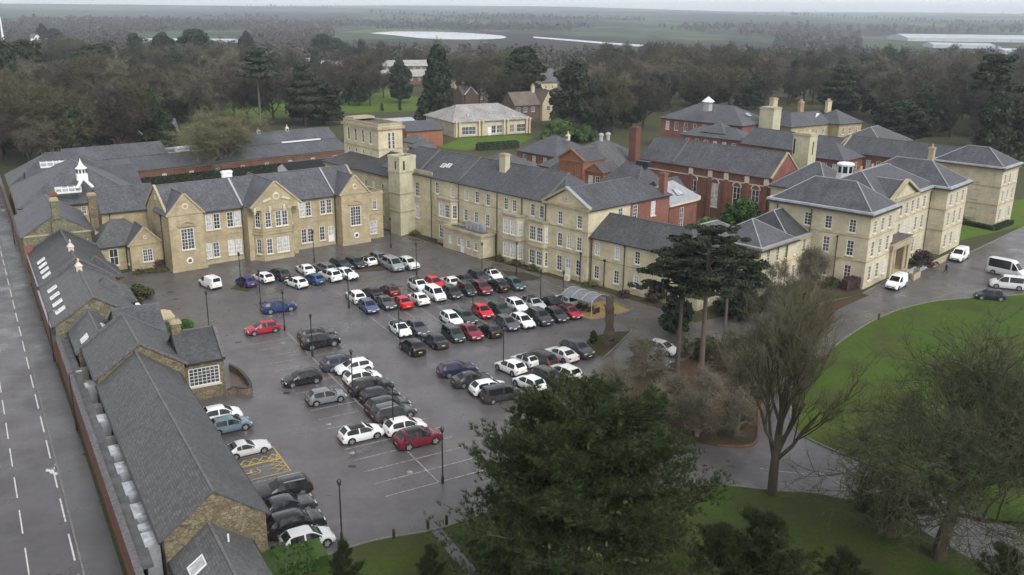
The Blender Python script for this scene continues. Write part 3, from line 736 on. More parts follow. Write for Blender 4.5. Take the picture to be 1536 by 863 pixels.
# ---- hall with the white cupola
O = (-81.5, 148.2)
b = Bld('cupola_hall', 'broad slate roofed hall crowned by a white cupola with a bell-shaped cap', O, 31, 'stone_gold', 'slate')
b.block(0, 0, 19, 22, 6.8, roof='hip', ax='y', rise=5.6, oh=.4, ins=9.5, wins={'f': rows((9.5, 11.2), 4.6, .8, 1.3)})
cx, cy = b.loc(P(121, 250, 12.6)); 
zc = 10.9
q = MB(); q.box(cx - .85, cy - .85, zc - .6, cx + .85, cy + .85, zc + .5); q.lathe(cx, cy, [(.75, zc + .5), (.75, zc + 1.35)], 8); q.lathe(cx, cy, [(.95, zc + 1.35), (.97, zc + 1.42), (.7, zc + 1.62), (.38, zc + 2.05), (.15, zc + 2.6), (.04, zc + 3.0), (0, zc + 3.2)], 12)
for sx in (-1, 1): q.beam((cx + sx * 1.2, cy - 2.6, zc - 1.6), (cx, cy - 1.2, zc - .15), .5, .2)
o = q.build('cupola', 'white_metal', b.root); l = MB()
for i in range(8):
    t = 2 * PI * (i + .5) / 8; l.box(cx + .70 * math.cos(t) - .13, cy + .70 * math.sin(t) - .13, zc + .65, cx + .70 * math.cos(t) + .13, cy + .70 * math.sin(t) + .13, zc + 1.2)
l.build('louver', 'dark_iron', o)
def lantern(b, x0, y0, x1, y1, z0, z1, name='roof_lantern'):
    q = MB(); q.box(x0, y0, z0, x1, y1, z1); o = q.build(name, 'white_paint', b.root)
    g = MB(); n = max(2, int((x1 - x0) / 1.0))
    for i in range(n): a = x0 + (x1 - x0) * i / n; e = x0 + (x1 - x0) * (i + 1) / n; g.face((a + .1, y0 - .02, z0 + .35), (e - .1, y0 - .02, z0 + .35), (e - .1, y0 - .02, z1 - .2), (a + .1, y0 - .02, z1 - .2)); g.face((a + .1, y0 + .15, z1 + .02), (e - .1, y0 + .15, z1 + .02), (e - .1, y1 - .15, z1 + .02), (a + .1, y1 - .15, z1 + .02))
    g.build('pane', 'skylight_glass', o)
cx, cy = b.loc(P(100, 268, 11)); lantern(b, cx - 2.0, cy - .6, cx + 2.0, cy + .6, 8.6, 9.6); b.done()
b = Bld('brick_hip_house', 'pink brick house with a hipped slate roof and white roof lantern by the road', P(16.7, 277, 6), 31, 'brick_pink', 'slate')
b.block(0, 0, 19, 14, 6, roof='hip', rise=4.6, oh=.4, wins={'f': rows((3.4, 4.4), 3.8, .7, 1.2)}); cx, cy = b.loc(P(78, 239, 10.3)); lantern(b, cx - 2.2, cy - .6, cx + 2.4, cy + .6, 8.8, 9.9); b.done()
b = Bld('plain_slate_range', 'brick range with a plain slate roof and a white dormer behind the linking range', (-86.5, 161.4), 31, 'brick_red', 'slate')
b.block(0, 0, 19, 19, 6, roof='gable', rise=3.0, oh=.2, ends='gg'); q = MB(); q.box(10.6, 2.5, 6.5, 13, 5, 8.6); o = q.build('dormer', 'white_paint', b.root); g = MB(); g.box(10.9, 2.46, 6.9, 12.7, 2.52, 8.2); g.build('pane', 'glass', o); b.done()
# ---- low workshop range with its lean-to
b = Bld('low_workshop_range', 'very long low brick workshop range with a stepped slate roof across the back courtyard', (-92.5, 194.5), 41.5, 'brick_wall', 'slate')
b.block(3, 0, 66, 6, 3.7, roof='mono', rise=2.2, oh=.3, wins={'f': rows(even(5, 62, 9), 1.0, 1.0, 1.3)})
b.block(-1, 6, 21, 14, 6.0, roof='gable', rise=2.3, oh=.2); b.block(38, 6, 66, 14, 6.0, roof='gable', rise=2.3, oh=.2); b.block(21, 6, 38, 14, 5.9, roof='flat', coping='lead')
b.band(3, 0, 66, 6, 3.2, .16, .06, 'f', 'sill_stone')
for x in (46, 54): ventilator(b, x, 10, 8.3)
lantern(b, 24, 8, 27, 9.4, 5.6, 6.7); q = MB(); q.box(50, 5.3, 5.85, 61, 5.9, 6.15); q.build('glazing_strip', 'white_paint', b.root); b.done()

# ---- tall cream tower block and curved link
E0 = (-14.03, 157.25)
b = Bld('cream_link_wing', 'cream stone wing under the tall flat-topped tower, behind the right end of the gabled hall', (-36.5, 178.6), -48, 'stone_cream', 'slate_dark')
wl = b.fx(488, 9, 0); 
b.block(wl, 0, 24, 13, 10.2, roof='gable', rise=2.6, oh=.5, ends='hh', ins=5, wins={'f': rows(even(2, 24, 8), 6.6, .9, 1.7) + rows(even(2, 24, 8), 2.6, .9, 1.8)})
b.band(wl, 0, 24, 13, 9.4, .5, .3, 'fl', 'stone_trim', 'cornice'); b.done()
z = 18.0; A, B_, C_ = P(514.8, 178, z), P(567, 187.5, z), P(600, 184, z)
b = Bld('square_tower', 'tall flat-topped cream stone tower with narrow slit windows', A, math.degrees(math.atan2(B_[1] - A[1], B_[0] - A[0])), 'stone_cream', 'felt')
L = math.hypot(B_[0] - A[0], B_[1] - A[1]); D = math.hypot(C_[0] - B_[0], C_[1] - B_[1])
b.block(0, 0, L, D, z, roof='flat', wins={'f': rows(even(.5, L - 1.6, 4), 14.1, .75, 2.5, (1, 3), 'dark') + rows(even(.5, L - 1.6, 4), 11.2, .55, 1.6, (1, 2), 'dark'), 'r': rows((D * .45, D * .62), 13.2, .7, 3.2, (1, 4), 'dark')})
b.band(0, 0, L, D, 17.0, .5, .35, 'frbl', 'stone_trim', 'cornice'); b.band(0, 0, L, D, 13.2, .2, .08, 'frbl')
b.part('parapet', 'stone_trim').box(.3, .3, 18.1, 3.4, D - .3, 18.5); b.done()

# ---- three-storey east wing
b = Bld('east_wing', 'three storey cream stone wing with stacked bay windows and a small pediment', E0, -46.45, 'stone_cream', 'slate')
fx = lambda px, z, y=0: b.fx(px, z, y)
top = [fx(p, 9.4) for p in (655.6, 678.7, 699.6, 715.5, 732, 759, 771.6, 799, 812.6)]
mid = [fx(p, 5.8) for p in (698.5, 714.3, 731)]
gx0 = 28.0
b.face((0, 0), (gx0, 0), 0, 11.2, rows(top, 8.2, .95, 1.95, (2, 4)) + rows(mid, 4.7, .95, 2.0, (2, 4)))
b.face((gx0, 10.2), (0, 10.2), 0, 11.2); b.face((0, 10.2), (0, 0), 0, 11.2)
b.roof(-14.5, 0, gx0 + 3.2, 10.2, 11.2, 3.5, 'x', 'hh', .4, .1, 'slate', 'stone_cream', 4, None, True)
for x in (fx(688.5, 11), fx(661, 15, 5.1) ): 
    b.part('fire_wall', 'ridge_tile').beam((x, -.2, 11.15), (x, 5.1, 14.75), .28, .22, .05)
x = gx0 - .3; b.part('fire_wall', 'ridge_tile').beam((x, -.3, 11.1), (x, 5.1, 14.75), .28, .22, .05)
def bayw(c, w, d, z1, bl=('sash', 'sash')):
    pts = [(c - w/2, 0), (c - w/2 + d * .75, -d), (c + w/2 - d * .75, -d), (c + w/2, 0)]
    fl = w - 1.5 * d
    W_ = lambda z, st: {0: [(d * .62, z, .8, 2.3, (2, 4), st)], 1: [(fl/2 - .78, z, 1.3, 2.3, (3, 4), st), (fl/2 + .78, z, 1.3, 2.3, (3, 4), st)], 2: [(d * .62, z, .8, 2.3, (2, 4), st)]}
    b.poly(pts, 0, 4.0, W_(.95, bl[0])); b.poly(pts, 4.0, z1, W_(4.75, bl[1]))
    for z, pr in ((3.75, .17), (z1 - .45, .1), (z1 - .2, .2)): b.polyband(pts, z, .24, pr)
    b.polyband(pts, 0, .5, .08, 'stone_trim', 'plinth')
c1, c2, c3 = fx(667, 6, -1), fx(764.8, 6, -1), fx(804.5, 6, -1)
bayw(c1, 5.2, 1.1, 8.0); bayw(c2, 4.9, 1.1, 8.0, ('blind', 'blind')); bayw(c3, 4.9, 1.1, 8.0)
b.band(0, 0, gx0, 10, 4.2, .16, .05, 'f'); b.band(0, 0, gx0, 10, 8.0, .16, .05, 'f'); b.band(0, 0, gx0, 10, 10.7, .35, .14, 'f', 'stone_trim', 'cornice')
for px in (647.5, 688.5, 746, 783): b.pipe(fx(px, 6), -.12, 0, 11)
# turret and the bay between
tx1, ty0 = b.loc(P(601.7, 354)); tx0 = fx(583, 9, ty0); ty1 = ty0
while proj(*b.w(tx1, ty1, 9))[0] < 624 and ty1 < 4: ty1 += .05
b.block(tx0, ty0, tx1, ty1, 14.0, mat='render_cream', roof='flat', coping='render_cream')
for z in (4.2, 7.4, 11.2): b.band(tx0, ty0, tx1, ty1, z, .2, .1, 'frl', 'stone_trim')
b.part('slit', 'dark_iron').box(tx1 - .02, ty0 + .8, 11.7, tx1 + .04, ty0 + 1.15, 13.3); b.part('slit', 'dark_iron').box(tx1 - 1.3, ty0 - .04, 11.9, tx1 - 1.0, ty0 + .02, 13.3)
xa = tx1; wx = fx(626, 8, 0) - xa
b.face((xa, .0), (-0.02, .0), 0, 11.4, [(wx, 6.9, 1.3, 2.6, (3, 4)), (wx, 3.0, 1.3, 2.6, (3, 4))]); b.get(b.R, 'lead').face((xa, 0, 11.3), (0, 0, 11.3), (0, 6, 11.3), (xa, 6, 11.3))
b.part('parapet', 'stone_trim').box(xa, -.15, 11.1, .05, .1, 11.75)
b.block(-14.5, 1.5, xa, 10, 11.0, wins={'f': [(3.2, 8.1, 1.1, 1.6)]}); b.band(-14.5, 1.5, tx0, 10, 10.2, .35, .25, 'f', 'stone_trim', 'cornice')
# pedimented end and cross wing
gx1 = 36.9; gw = gx1 - gx0
pt = [fx(840.4, 9.4, -.5) - gx0, fx(869.5, 9.4, -.5) - gx0]; pm = [fx(p, 5.8, -.5) - gx0 for p in (839.6, 853.5, 868.6)]; pg = [fx(838.7, 2, -.5) - gx0, fx(867.4, 2, -.5) - gx0]; pd = fx(852, 2, -.5) - gx0
b.face((gx0, -.5), (gx1, -.5), 0, 11.2, rows(pt, 8.1, 1.0, 2.0) + rows(pm, 4.7, 1.0, 2.1) + rows(pg, .9, 1.1, 2.4, (2, 4)) + [(pd, .15, 1.1, 3.0, (2, 4), 'door')])
b.face((gx0, 1), (gx0, -.5), 0, 11.2)
b.face((gx1, -.5), (gx1, 9), 0, 11.2, rows((7.2,), 8.2, 1.1, 2.3)); b.face((gx1, 9), (gx1, 18.7), 0, 11.2, rows((1.2, 5.6), 8.2, 1.1, 2.3) + rows((1.2, 5.6), 4.6, 1.1, 2.3), 'brick_red')
b.face((gx0, 18.7), (gx0, 8), 0, 11.2, (), 'brick_red'); b.face((gx1, 18.7), (gx0, 18.7), 0, 11.2, (), 'brick_red')
b.roof(gx0, -.5, gx1, 18.7, 11.2, 2.5, 'y', 'gh', .3, .2, 'slate', 'stone_cream', None, None, True)
P_ = b.part('pediment', 'stone_trim'); gm = (gx0 + gx1) / 2
P_.beam((gx0 - .3, -.65, 10.9), (gx1 + .3, -.65, 10.9), .5, .35); P_.beam((gx0 - .35, -.65, 11.1), (gm, -.65, 13.65), .55, .3); P_.beam((gx1 + .35, -.65, 11.1), (gm, -.65, 13.655), .55, .3)
b.part('pediment_lead', 'lead_pale').beam((gx1 + .4, -.6, 11.42), (gm, -.6, 13.97), .7, .06)
b.roundel((gx0, -.5), (1, 0), gw / 2, 12.1, .38)
for z in (4.0, 7.6): b.band(gx0, -.5, gx1, 8, z, .18, .06, 'fr')
for x in (gx0 + .25, gx1 - 1.2): b.pipe(x, -.62, 0, 11 if x < gx0 + 1 else 4.6)
b.chimney(fx(757, 13, 3.6), 3.6, 12.5, 16.4, 1.4, 1.1, 'render_cream', 0)
b.skylight((fx(664, 13, 2), 2.2, 12.72), (1, 0, 0), (0, -5, -3.5), .9, 1.0); b.skylight((fx(671, 13, 2), 2.4, 12.86), (1, 0, 0), (0, -5, -3.5), .9, 1.0)
b.chimney(gx1 - .6, 17.6, 11, 14.6, 1.1, .9, 'brick_red', 0, 'brick_red')
b.done(); EAST = b
# flat-roofed porch block in front
fl, fr = P(665, 371), P(721.6, 389)
b = Bld('flat_roofed_annex', 'low flat roofed stone annex with a white door standing against the three storey wing', fl, math.degrees(math.atan2(fr[1] - fl[1], fr[0] - fl[0])), 'stone_pale', 'felt')
L = math.hypot(fr[0] - fl[0], fr[1] - fl[1])
b.block(0, 0, L, 5.2, 3.9, roof='flat', wins={'f': [(1.9, 1.2, .75, 1.3), (4.2, 1.2, .7, 1.3), (L * .52, .1, .95, 2.3, (2, 4), 'door'), (L * .67, 1.2, .9, 1.3), (L * .86, 1.2, .9, 1.3)]})
b.band(0, 0, L, 5.2, 3.5, .4, .22, 'frl', 'stone_trim', 'cornice')
for i in range(5): q = MB(); q.box(3.4 + i * .95, 2.2, 3.6, 4.1 + i * .95, 2.9, 5.0); q.build('extract_unit', 'lead', b.root)
b.pipe(L + .1, 3.0, 0, 3.6); b.done()
# two-storey low range
b = Bld('two_storey_range', 'lower two storey cream range with a dark slate roof partly hidden by the cedars', (11.55, 130.3), -43, 'stone_cream', 'slate_dark')
L = 18.5; u1 = [b.fx(p, 5.5) for p in (896, 926, 956, 990, 1024)]
b.block(0, 0, L, 8.5, 7.4, roof='gable', ends='gh', rise=2.7, oh=.35, wins={'f': rows([x for x in u1], 4.6, .95, 1.9) + rows([x for x in u1], 1.0, .95, 2.0), 'r': rows((2.2, 5.4), 4.6, .95, 1.9) + rows((2.2, 5.4), 1, .95, 2)})
b.band(0, 0, L, 8.5, 3.9, .16, .05, 'fr'); b.band(0, 0, L, 8.5, 6.95, .3, .16, 'fr', 'lead_pale', 'cornice')
for px in (888, 908, 937, 1003): b.pipe(b.fx(px, 5), -.1, 0, 7 if px != 908 else 4.2)
b.done()
b = Bld('hipped_corner_range', 'two storey cream range with hipped lead-edged roofs running up to the main block', (35.0, 124.4), 45, 'stone_cream', 'slate', ridge='lead_pale')
L = 17.0
b.block(0, 0, L, 9, 7.2, wins={'f': rows(even(.8, L - .6, 6), 4.5, .95, 2.0) + rows(even(.8, L - .6, 6), .9, .95, 2.1), 'l': rows((2.5, 6), 4.5, .95, 2.0)})
b.roof(0, 0, 9.5, 9, 7.2, 2.8, 'x', 'hh', .5, .1, 'slate', 'stone_cream', 4.5, None, True); b.roof(8.6, .6, L, 9.6, 7.2, 3.0, 'x', 'hg', .5, .1, 'slate_dark', 'stone_cream', 3, None, True)
b.roof(-8, 4, 6, 13, 7.2, 2.4, 'x', 'hh', .4, .1, 'slate_old', 'stone_cream', None, None, True); b.block(-8, 4, 0, 13, 7.2, roof=None)
b.band(0, 0, L, 9, 6.7, .5, .4, 'fl', 'stone_trim', 'cornice'); b.band(0, 0, L, 9, 7.15, .14, .5, 'fl', 'lead_pale', 'cornice_lead'); b.band(0, 0, L, 9, 3.8, .18, .06, 'fl')
for x in (7.2, 12.4, L - .6): b.pipe(x, -.12, 0, 6.9 if x != 12.4 else 4.4)
b.done()

# ---- main entrance block on the right
b = Bld('entrance_block', 'grand three storey cream stone block with a pedimented entrance and projecting corner pavilions', (51.55, 128.6), 47, 'stone_pale', 'slate', ridge='lead_pale')
def pav(x0, y0, x1, y1, nf, nl, rise=3.3, sides='fl', bl=False):
    W_, H_ = x1 - x0, y1 - y0; xs_ = even(.5, W_ - .5, nf)
    fl_ = [(1.0, 2.3), (4.7, 2.35), (8.2, 2.0)]
    wf = []; wl_ = []
    for z, h in fl_:
        wf += rows(xs_, z, 1.05, h, (2, 4)); wl_ += rows(nl, z, 1.1, h, (2, 4))
    b.block(x0, y0, x1, y1, 11.3, wins={'f': wf, 'l': wl_})
    b.roof(x0, y0, x1, y1, 11.6, rise, 'y' if H_ > W_ else 'x', 'hh', .55, .1, 'slate', 'stone_pale', None, None, True)
    b.band(x0, y0, x1, y1, 10.75, .55, .3, 'frbl', 'stone_trim', 'cornice'); b.band(x0, y0, x1, y1, 11.3, .3, .55, 'frbl', 'lead', 'cornice_lead')
    for z in (4.05, 7.6): b.band(x0, y0, x1, y1, z, .18, .07, 'frbl')
nl = [15.8 - v for v in (b.loc(P(1215, 380, 5))[1], )]
pav(0, 0, 9.2, 15.8, 3, [6.2, 9.5, 13.2]); 
wf = []
for z, h in ((1.0, 2.3), (4.7, 2.35), (8.2, 2.0)):
    for x in (2.2, 7.4, 9.8, 12.2, 14.6, 17.4): 
        if not (z < 2 and 4 < x < 12.5): wf.append((x, z, 1.05, h, (2, 4)))
b.block(9.2, 1.9, 29.2, 14, 11.3, wins={'f': wf}, roof=None); b.roof(8, 1.9, 30.5, 14, 11.6, 3.4, 'x', 'hh', .5, .1, 'slate', 'stone_pale', None, None, True)
b.band(9.2, 1.9, 29.2, 14, 10.75, .55, .3, 'f', 'stone_trim', 'cornice'); b.band(9.2, 1.9, 29.2, 14, 11.3, .3, .5, 'f', 'lead', 'cornice_lead')
for z in (4.05, 7.6): b.band(9.2, 1.9, 29.2, 14, z, .18, .07, 'f')
px0, px1 = b.fx(1338, 11.3, 1.4), b.fx(1376, 11.3, 1.4)
b.block(px0, 1.5, px1, 8, 11.6, 11.2, roof='gable', ax='y', ends='gn', rise=2.4, oh=.3, ohg=.4, gutter=False)
P_ = b.part('pediment', 'stone_trim'); gm = (px0 + px1) / 2
P_.beam((px0 - .4, 1.35, 11.2), (px1 + .4, 1.35, 11.2), .55, .4); P_.beam((px0 - .5, 1.35, 11.45), (gm, 1.35, 14.0), .6, .35); P_.beam((px1 + .5, 1.35, 11.45), (gm, 1.35, 14.005), .6, .35)
pav(29.2, -.8, 38.9, 15, 3, [])
# porch
q = MB(); 
pa, pe = b.fx(1339, 4, -.5), b.fx(1367, 4, -.5)
for x in (pa, pe - .8): q.box(x, -.4, 0, x + .8, 1.9, 4.4)
q.box(pa - .15, -.55, 4.4, pe + .15, 1.9, 5.0); q.box(pa - .35, -.75, 5.0, pe + .4, 1.9, 5.25); q.box(pa + .1, -.3, 5.25, pe - .1, 1.9, 5.6)
for x in (pa + 1.7, pe - 1.7): q.cyl((x, -.1, .3), (x, -.1, 4.4), .32, .27, 12)
q.box(pa + .8, -.9, .0, pe - .8, 1.9, .3)
o = q.build('porch', 'stone_trim', b.root); q = MB(); q.box((pa + pe) / 2 - 1, 1.8, .3, (pa + pe) / 2 + 1, 1.92, 3.4); q.build('door', 'door_dark', o)
q = MB(); q.box(pa - .2, -.6, 5.61, pe + .2, 1.8, 5.64); q.build('porch_roof', 'felt', o)
for x in (9.55, 28.8): b.pipe(x, 1.75, 0, 11)
b.pipe(-.12, 9.0, 0, 10.9); b.pipe(-.12, 4.6, 0, 7.4); b.pipe(-.12, 14.6, 0, 10.9)
cx, cy = b.loc(P(1267, 263, 12.8)); q = MB(); q.lathe(cx, cy, [(1.45, 11), (1.45, 13.0)], 8); q.lathe(cx, cy, [(1.3, 13.0), (1.3, 14.6)], 8); q.lathe(cx, cy, [(1.5, 14.6), (1.5, 14.75), (1.1, 14.95), (0, 15.05)], 8)
o = q.build('octagonal_lantern', 'white_paint', b.root); g = MB()
for i in range(8):
    t = 2*PI*(i + .5)/8; n_ = (math.cos(t), math.sin(t)); e_ = (-n_[1], n_[0]); r_ = 1.3 * math.cos(PI/8) + .03
    g.face(*[(cx + n_[0]*r_ + e_[0]*k, cy + n_[1]*r_ + e_[1]*k, zz) for k, zz in ((-.36, 13.3), (.36, 13.3), (.36, 14.4), (-.36, 14.4))])
g.build('pane', 'glass', o); b.roof(cx - 4, cy - 4, cx + 4, cy + 4, 9.6, 2.6, 'x', 'hh', .2, .1, 'slate', 'stone_pale', None, None, False)
b.block(cx - 4, cy - 4, cx + 4, cy + 4, 9.6)
for px_, py_ in ((1307, 262), (1332, 262), (1290, 266)): 
    x, y = b.loc(P(px_, py_, 13)); b.chimney(x, y, 10, 14.2, 1.1, .9, 'stone_trim', 2)
b.done()
# steps wall and bay of railings left of the porch
b = Bld('far_right_block', 'three storey cream block with blind window panels at the far right by the lawn', (92.3, 171.2), 45, 'stone_pale', 'slate', ridge='lead_pale')
wl_ = []; wf = []
for z, h in ((1.0, 2.2), (4.6, 2.2), (8.0, 1.9)): wf += rows(even(.6, 8.6, 3), z, 1.0, h)
b.block(0, 0, 9, 13, 11.2, wins={'f': wf}); b.roof(0, 0, 9, 13, 11.5, 2.8, 'y', 'hh', .55, .1, 'slate', 'stone_pale', None, None, True)
for z in (1.0, 4.6, 8.0):
    for y in (4.4, 10.2): b.part('blind_panel', 'stone_trim').box(-.06, y - .75, z, .05, y + .75, z + .2); b.part('blind_panel', 'stone_trim').box(-.05, y - .7, z + 2.0, .05, y + .7, z + 2.12)
for z in (4.0, 7.5): b.band(0, 0, 9, 13, z, .2, .08)
b.band(0, 0, 9, 13, 10.6, .55, .3, 'frbl', 'stone_trim', 'cornice'); b.band(0, 0, 9, 13, 11.2, .3, .55, 'frbl', 'lead', 'cornice_lead')
b.chimney(-1.5, 13, 10, 14, 1.0, 1.0, 'stone_trim', 1); b.done()
b = Bld('linking_wing', 'long slate roofed wing, part red brick and part cream, joining the far right block', (73.8, 206.6), -45.5, 'brick_red', 'slate')
b.block(0, 0, 15, 9.5, 9.2, wins={'f': rows(even(1, 15, 6), 5.6, 1.0, 2.2)}); b.block(15.02, 0, 29, 9.5, 9.2, mat='stone_pale', wins={'f': rows(even(.5, 13, 5), 5.6, 1.0, 2.0)})
b.roof(0, 0, 29, 9.5, 9.2, 3.0, 'x', 'pg', .3, .1, 'slate', 'brick_red', None, 'stone_trim', True); b.done()
b = Bld('pale_hip_block', 'grey hipped roof block rising behind the far right block', P(1400, 236, 9), 45, 'stone_pale', 'slate_old', ridge='lead_pale')
b.block(6, 14, 22, 26, 9.5, roof='hip', rise=3.2); b.done()

# ================================================================ red brick quarter
b = Bld('great_brick_hall', 'long red brick hall with tall arched windows and a stone coped gable', (26.3, 187.8), -46, 'brick_red', 'slate')
wx = [b.fx(p, 6.5) for p in (1040, 1072, 1105, 1133)]
b.block(0, 0, 30.4, 9.4, 10, wins={'f': rows(wx, 2.6, 1.6, 4.6, (2, 4), 'pair')}, roof='gable', ends='gp', rise=4.0, oh=.3)
for w_ in wx:
    q = MB(); N = 8
    for i in range(N):
        t0, t1 = PI*i/N, PI*(i+1)/N
        q.beam((w_ + .95*math.cos(t0), -.02, 7.2 + .95*math.sin(t0)), (w_ + .95*math.cos(t1), -.02, 7.2 + .95*math.sin(t1)), .2, .22, .1)
    q.build('arch', 'sill_stone', b.root)
pl = [b.fx(p, 8.5) for p in (1037, 1066, 1090, 1121, 1150)]
for x in pl: 
    b.part('pilaster', 'brick_red').box(x - .4, -.25, 0, x + .4, .05, 8.6); b.part('pilaster_cap', 'sill_stone').box(x - .45, -.32, 8.3, x + .45, .04, 9.6)
b.band(0, 0, 30.4, 9.4, 8.0, .22, .1, 'f', 'sill_stone'); b.band(0, 0, 30.4, 9.4, 9.7, .25, .15, 'f', 'brick_orange', 'cornice')
x = b.fx(1025, 12, 3); b.part('fire_wall', 'ridge_tile').beam((x, -.2, 10), (x, 4.7, 14.1), .35, .25, .05)
b.done()
def H(px_, py0, z0, py1):
    x, y = P(px_, py0, z0); return hgt(x, y, py1, z0)
def stack(name, label, px_, py0, z0, py1, w, d, deg, mat, zb=None, cap=True, slit=False):
    x, y = P(px_, py0, z0); z1 = H(px_, py0, z0, py1); b = Bld(name, label, (x, y), deg, mat, 'felt', cat='chimney stack' if not slit else 'tower')
    q = MB(); q.box(-w/2, 0, 0, w/2, d, z1 - .5); q.build('shaft', mat, b.root)
    q = MB(); q.box(-w/2 - .15, -.15, z1 - .5, w/2 + .15, d + .15, z1 - .2); q.box(-w/2 + .1, .1, z1 - .2, w/2 - .1, d - .1, z1); q.build('cap', 'stone_trim' if mat != 'brick_stack' else mat, b.root)
    if slit: 
        q = MB(); q.box(-w/2 + .2, -.03, z1 - 4.2, -w/2 + .55, .02, z1 - 1.2); q.box(w/2 - .02, d * .5 - .2, z1 - 4.2, w/2 + .03, d * .5 + .2, z1 - 1.6); q.build('slit', 'dark_iron', b.root)
    return b
stack('brick_chimney_stack', 'massive red brick chimney stack rising from the central slate roofs', 948, 223, 12, 190, 1.75, 1.5, -46, 'brick_stack')
stack('cream_tower', 'square cream tower with a slit window at the gable of the long brick hall', 1200, 232, 12, 200, 3.6, 3.0, -46, 'render_cream', slit=True)
stack('blank_cream_tower', 'blank square cream tower among the rear roofs, left of the sloping glazed roof', 1149, 181, 10, 161, 4.4, 4, -46, 'render_cream', slit=False)
b = Bld('entrance_link', 'pyramid slate roof between the long brick hall and the entrance block', (48.6, 166.6), -46, 'stone_pale', 'slate', ridge='lead_pale')
b.block(0, -2, 11, 10, 9, roof='hip', rise=4.0, ins=5); b.block(11, 2, 20, 9, 8.4, roof='flat', coping='lead'); b.done()
b = Bld('left_brick_block', 'dull red brick block with a hipped slate roof beside the round green bush', (.8, 211.0), -48, 'brick_red', 'slate')
b.block(0, 0, 13, 12, 8, roof='hip', rise=3.4, oh=.35, wins={'f': rows((2.6, 5.8, 9.4), 5.0, 1.1, 2.2)}); ventilator(b, 10.5, 6, 11.2); b.done()
b = Bld('central_brick_block', 'big hipped slate roof with two roof ventilators in the middle of the brick quarter', (5.4, 190.4), -46, 'brick_red', 'slate_old')
b.block(0, 0, 17, 20, 8, roof='hip', ax='y', rise=5.0, oh=.35, wins={'f': rows((2, 5), 4.8, 1.0, 2)})
for x, y in ((8.5, 9.6), (8.5, 11.8)): q = MB(); q.lathe(x, y, [(.4, 12.6), (.4, 13.9), (.6, 14.0), (.55, 14.3), (.2, 14.5), (0, 14.5)], 8); q.build('roof_ventilator', 'lead', b.root)
b.done()
b = Bld('terracotta_pediment_block', 'orange terracotta gable with pilasters and a smaller bay with two white windows', P(840, 237, 11), -43, 'brick_orange', 'slate')
b.block(0, 0, 5.9, 7, 11, roof='gable', ax='y', ends='gn', rise=1.9, oh=.25, ohg=.15, gutter=False)
for x in (.2, 2.0, 3.9, 5.7): b.part('pilaster', 'brick_red').box(x - .2, -.16, 6, x + .2, .05, 10.6)
for z in (6.6, 10.6): b.band(0, 0, 5.9, 7, z, .3, .2, 'fr', 'brick_orange')
b.part('pediment', 'brick_orange').beam((-.3, -.2, 11.0), (2.95, -.2, 12.9), .4, .3); b.part('pediment', 'brick_orange').beam((6.2, -.2, 11.0), (2.95, -.2, 12.905), .4, .3)
b.block(6.0, .6, 10.4, 6, 9.3, wins={'f': [(1.4, 6.1, 1.1, 2.3), (3.0, 6.1, 1.1, 2.3)]}, roof='gable', ax='y', ends='gn', rise=1.4, oh=.2, gutter=False); b.band(6.0, .6, 10.4, 6, 9.0, .3, .2, 'fr', 'brick_red'); b.block(-6, 3, 0, 8, 7.5, roof='gable', rise=2.4, ends='hg'); b.block(10.4, 1.5, 13.5, 6, 6.5, roof='flat', coping='brick_red', mat='brick_red'); b.done()
b = Bld('steep_slate_block', 'steep plain slate roof with a roof hatch in front of the massive chimney stack', (16.4, 172.2), -46, 'brick_red', 'slate')
b.block(0, 0, 9, 9, 7.6, roof='hip', rise=3.8, ins=2.5, oh=.3); b.block(9.2, 1, 15, 8, 7, roof='gable', rise=2.4, oh=.25, ax='y'); q = MB(); q.box(5.2, 4.2, 11, 8.2, 5.2, 12); q.build('roof_hatch', 'dark_iron', b.root); b.done()
# bow-ended block
b = Bld('bow_ended_block', 'pale lead roofed brick block with a rounded end beside the court trees', (25.2, 144.4), 46, 'brick_red', 'lead_pale')
W8 = 6.6; Lb = 7.2; n_ = 8
b.block(0, 0, Lb, W8, 9.2, roof=None, wins={'f': [(3.6, 4.6, 1.2, 3.6, (2, 4), 'pair')]}, skip='r')
arc = [(Lb + 3.3 * math.sin(PI*i/n_), W8/2 - 3.3 * math.cos(PI*i/n_)) for i in range(n_ + 1)]
for i in range(n_): b.face(arc[i], arc[i+1], 0, 9.2)
R = b.get(b.R, 'lead_pale'); apx, apy, zt = 5.4, W8/2, 12.0
eav = [(-.4, -.4), (Lb, -.4)] + [(Lb + 3.7 * math.sin(PI*i/n_), W8/2 - 3.7 * math.cos(PI*i/n_)) for i in range(1, n_)] + [(Lb, W8 + .4), (-.4, W8 + .4)]
ap0 = (2.6, W8/2)
for i in range(len(eav)):
    p, q_ = eav[i], eav[(i + 1) % len(eav)]
    if i == 0: R.face((*p, 9.2), (*q_, 9.2), (apx, apy, zt), (*ap0, zt))
    elif i == len(eav) - 2: R.face((*p, 9.2), (*q_, 9.2), (*ap0, zt), (apx, apy, zt))
    elif i == len(eav) - 1: R.face((*p, 9.2), (*q_, 9.2), (*ap0, zt))
    else: R.face((*p, 9.2), (*q_, 9.2), (apx, apy, zt))
b.polyband([e for e in eav] + [eav[0]], 8.85, .34, .12, 'sill_stone', 'cornice'); b.skylight((3.9, 1.2, 10.62), (1, 0, 0), (0, -3.7, -2.8), 1.8, 1.5, mat='skylight_glass', fr='lead'); b.done()
b = Bld('far_cupola_block', 'far red brick block with a hipped slate roof and a small white topped cupola', (43.5, 272.6), -44, 'brick_red', 'slate')
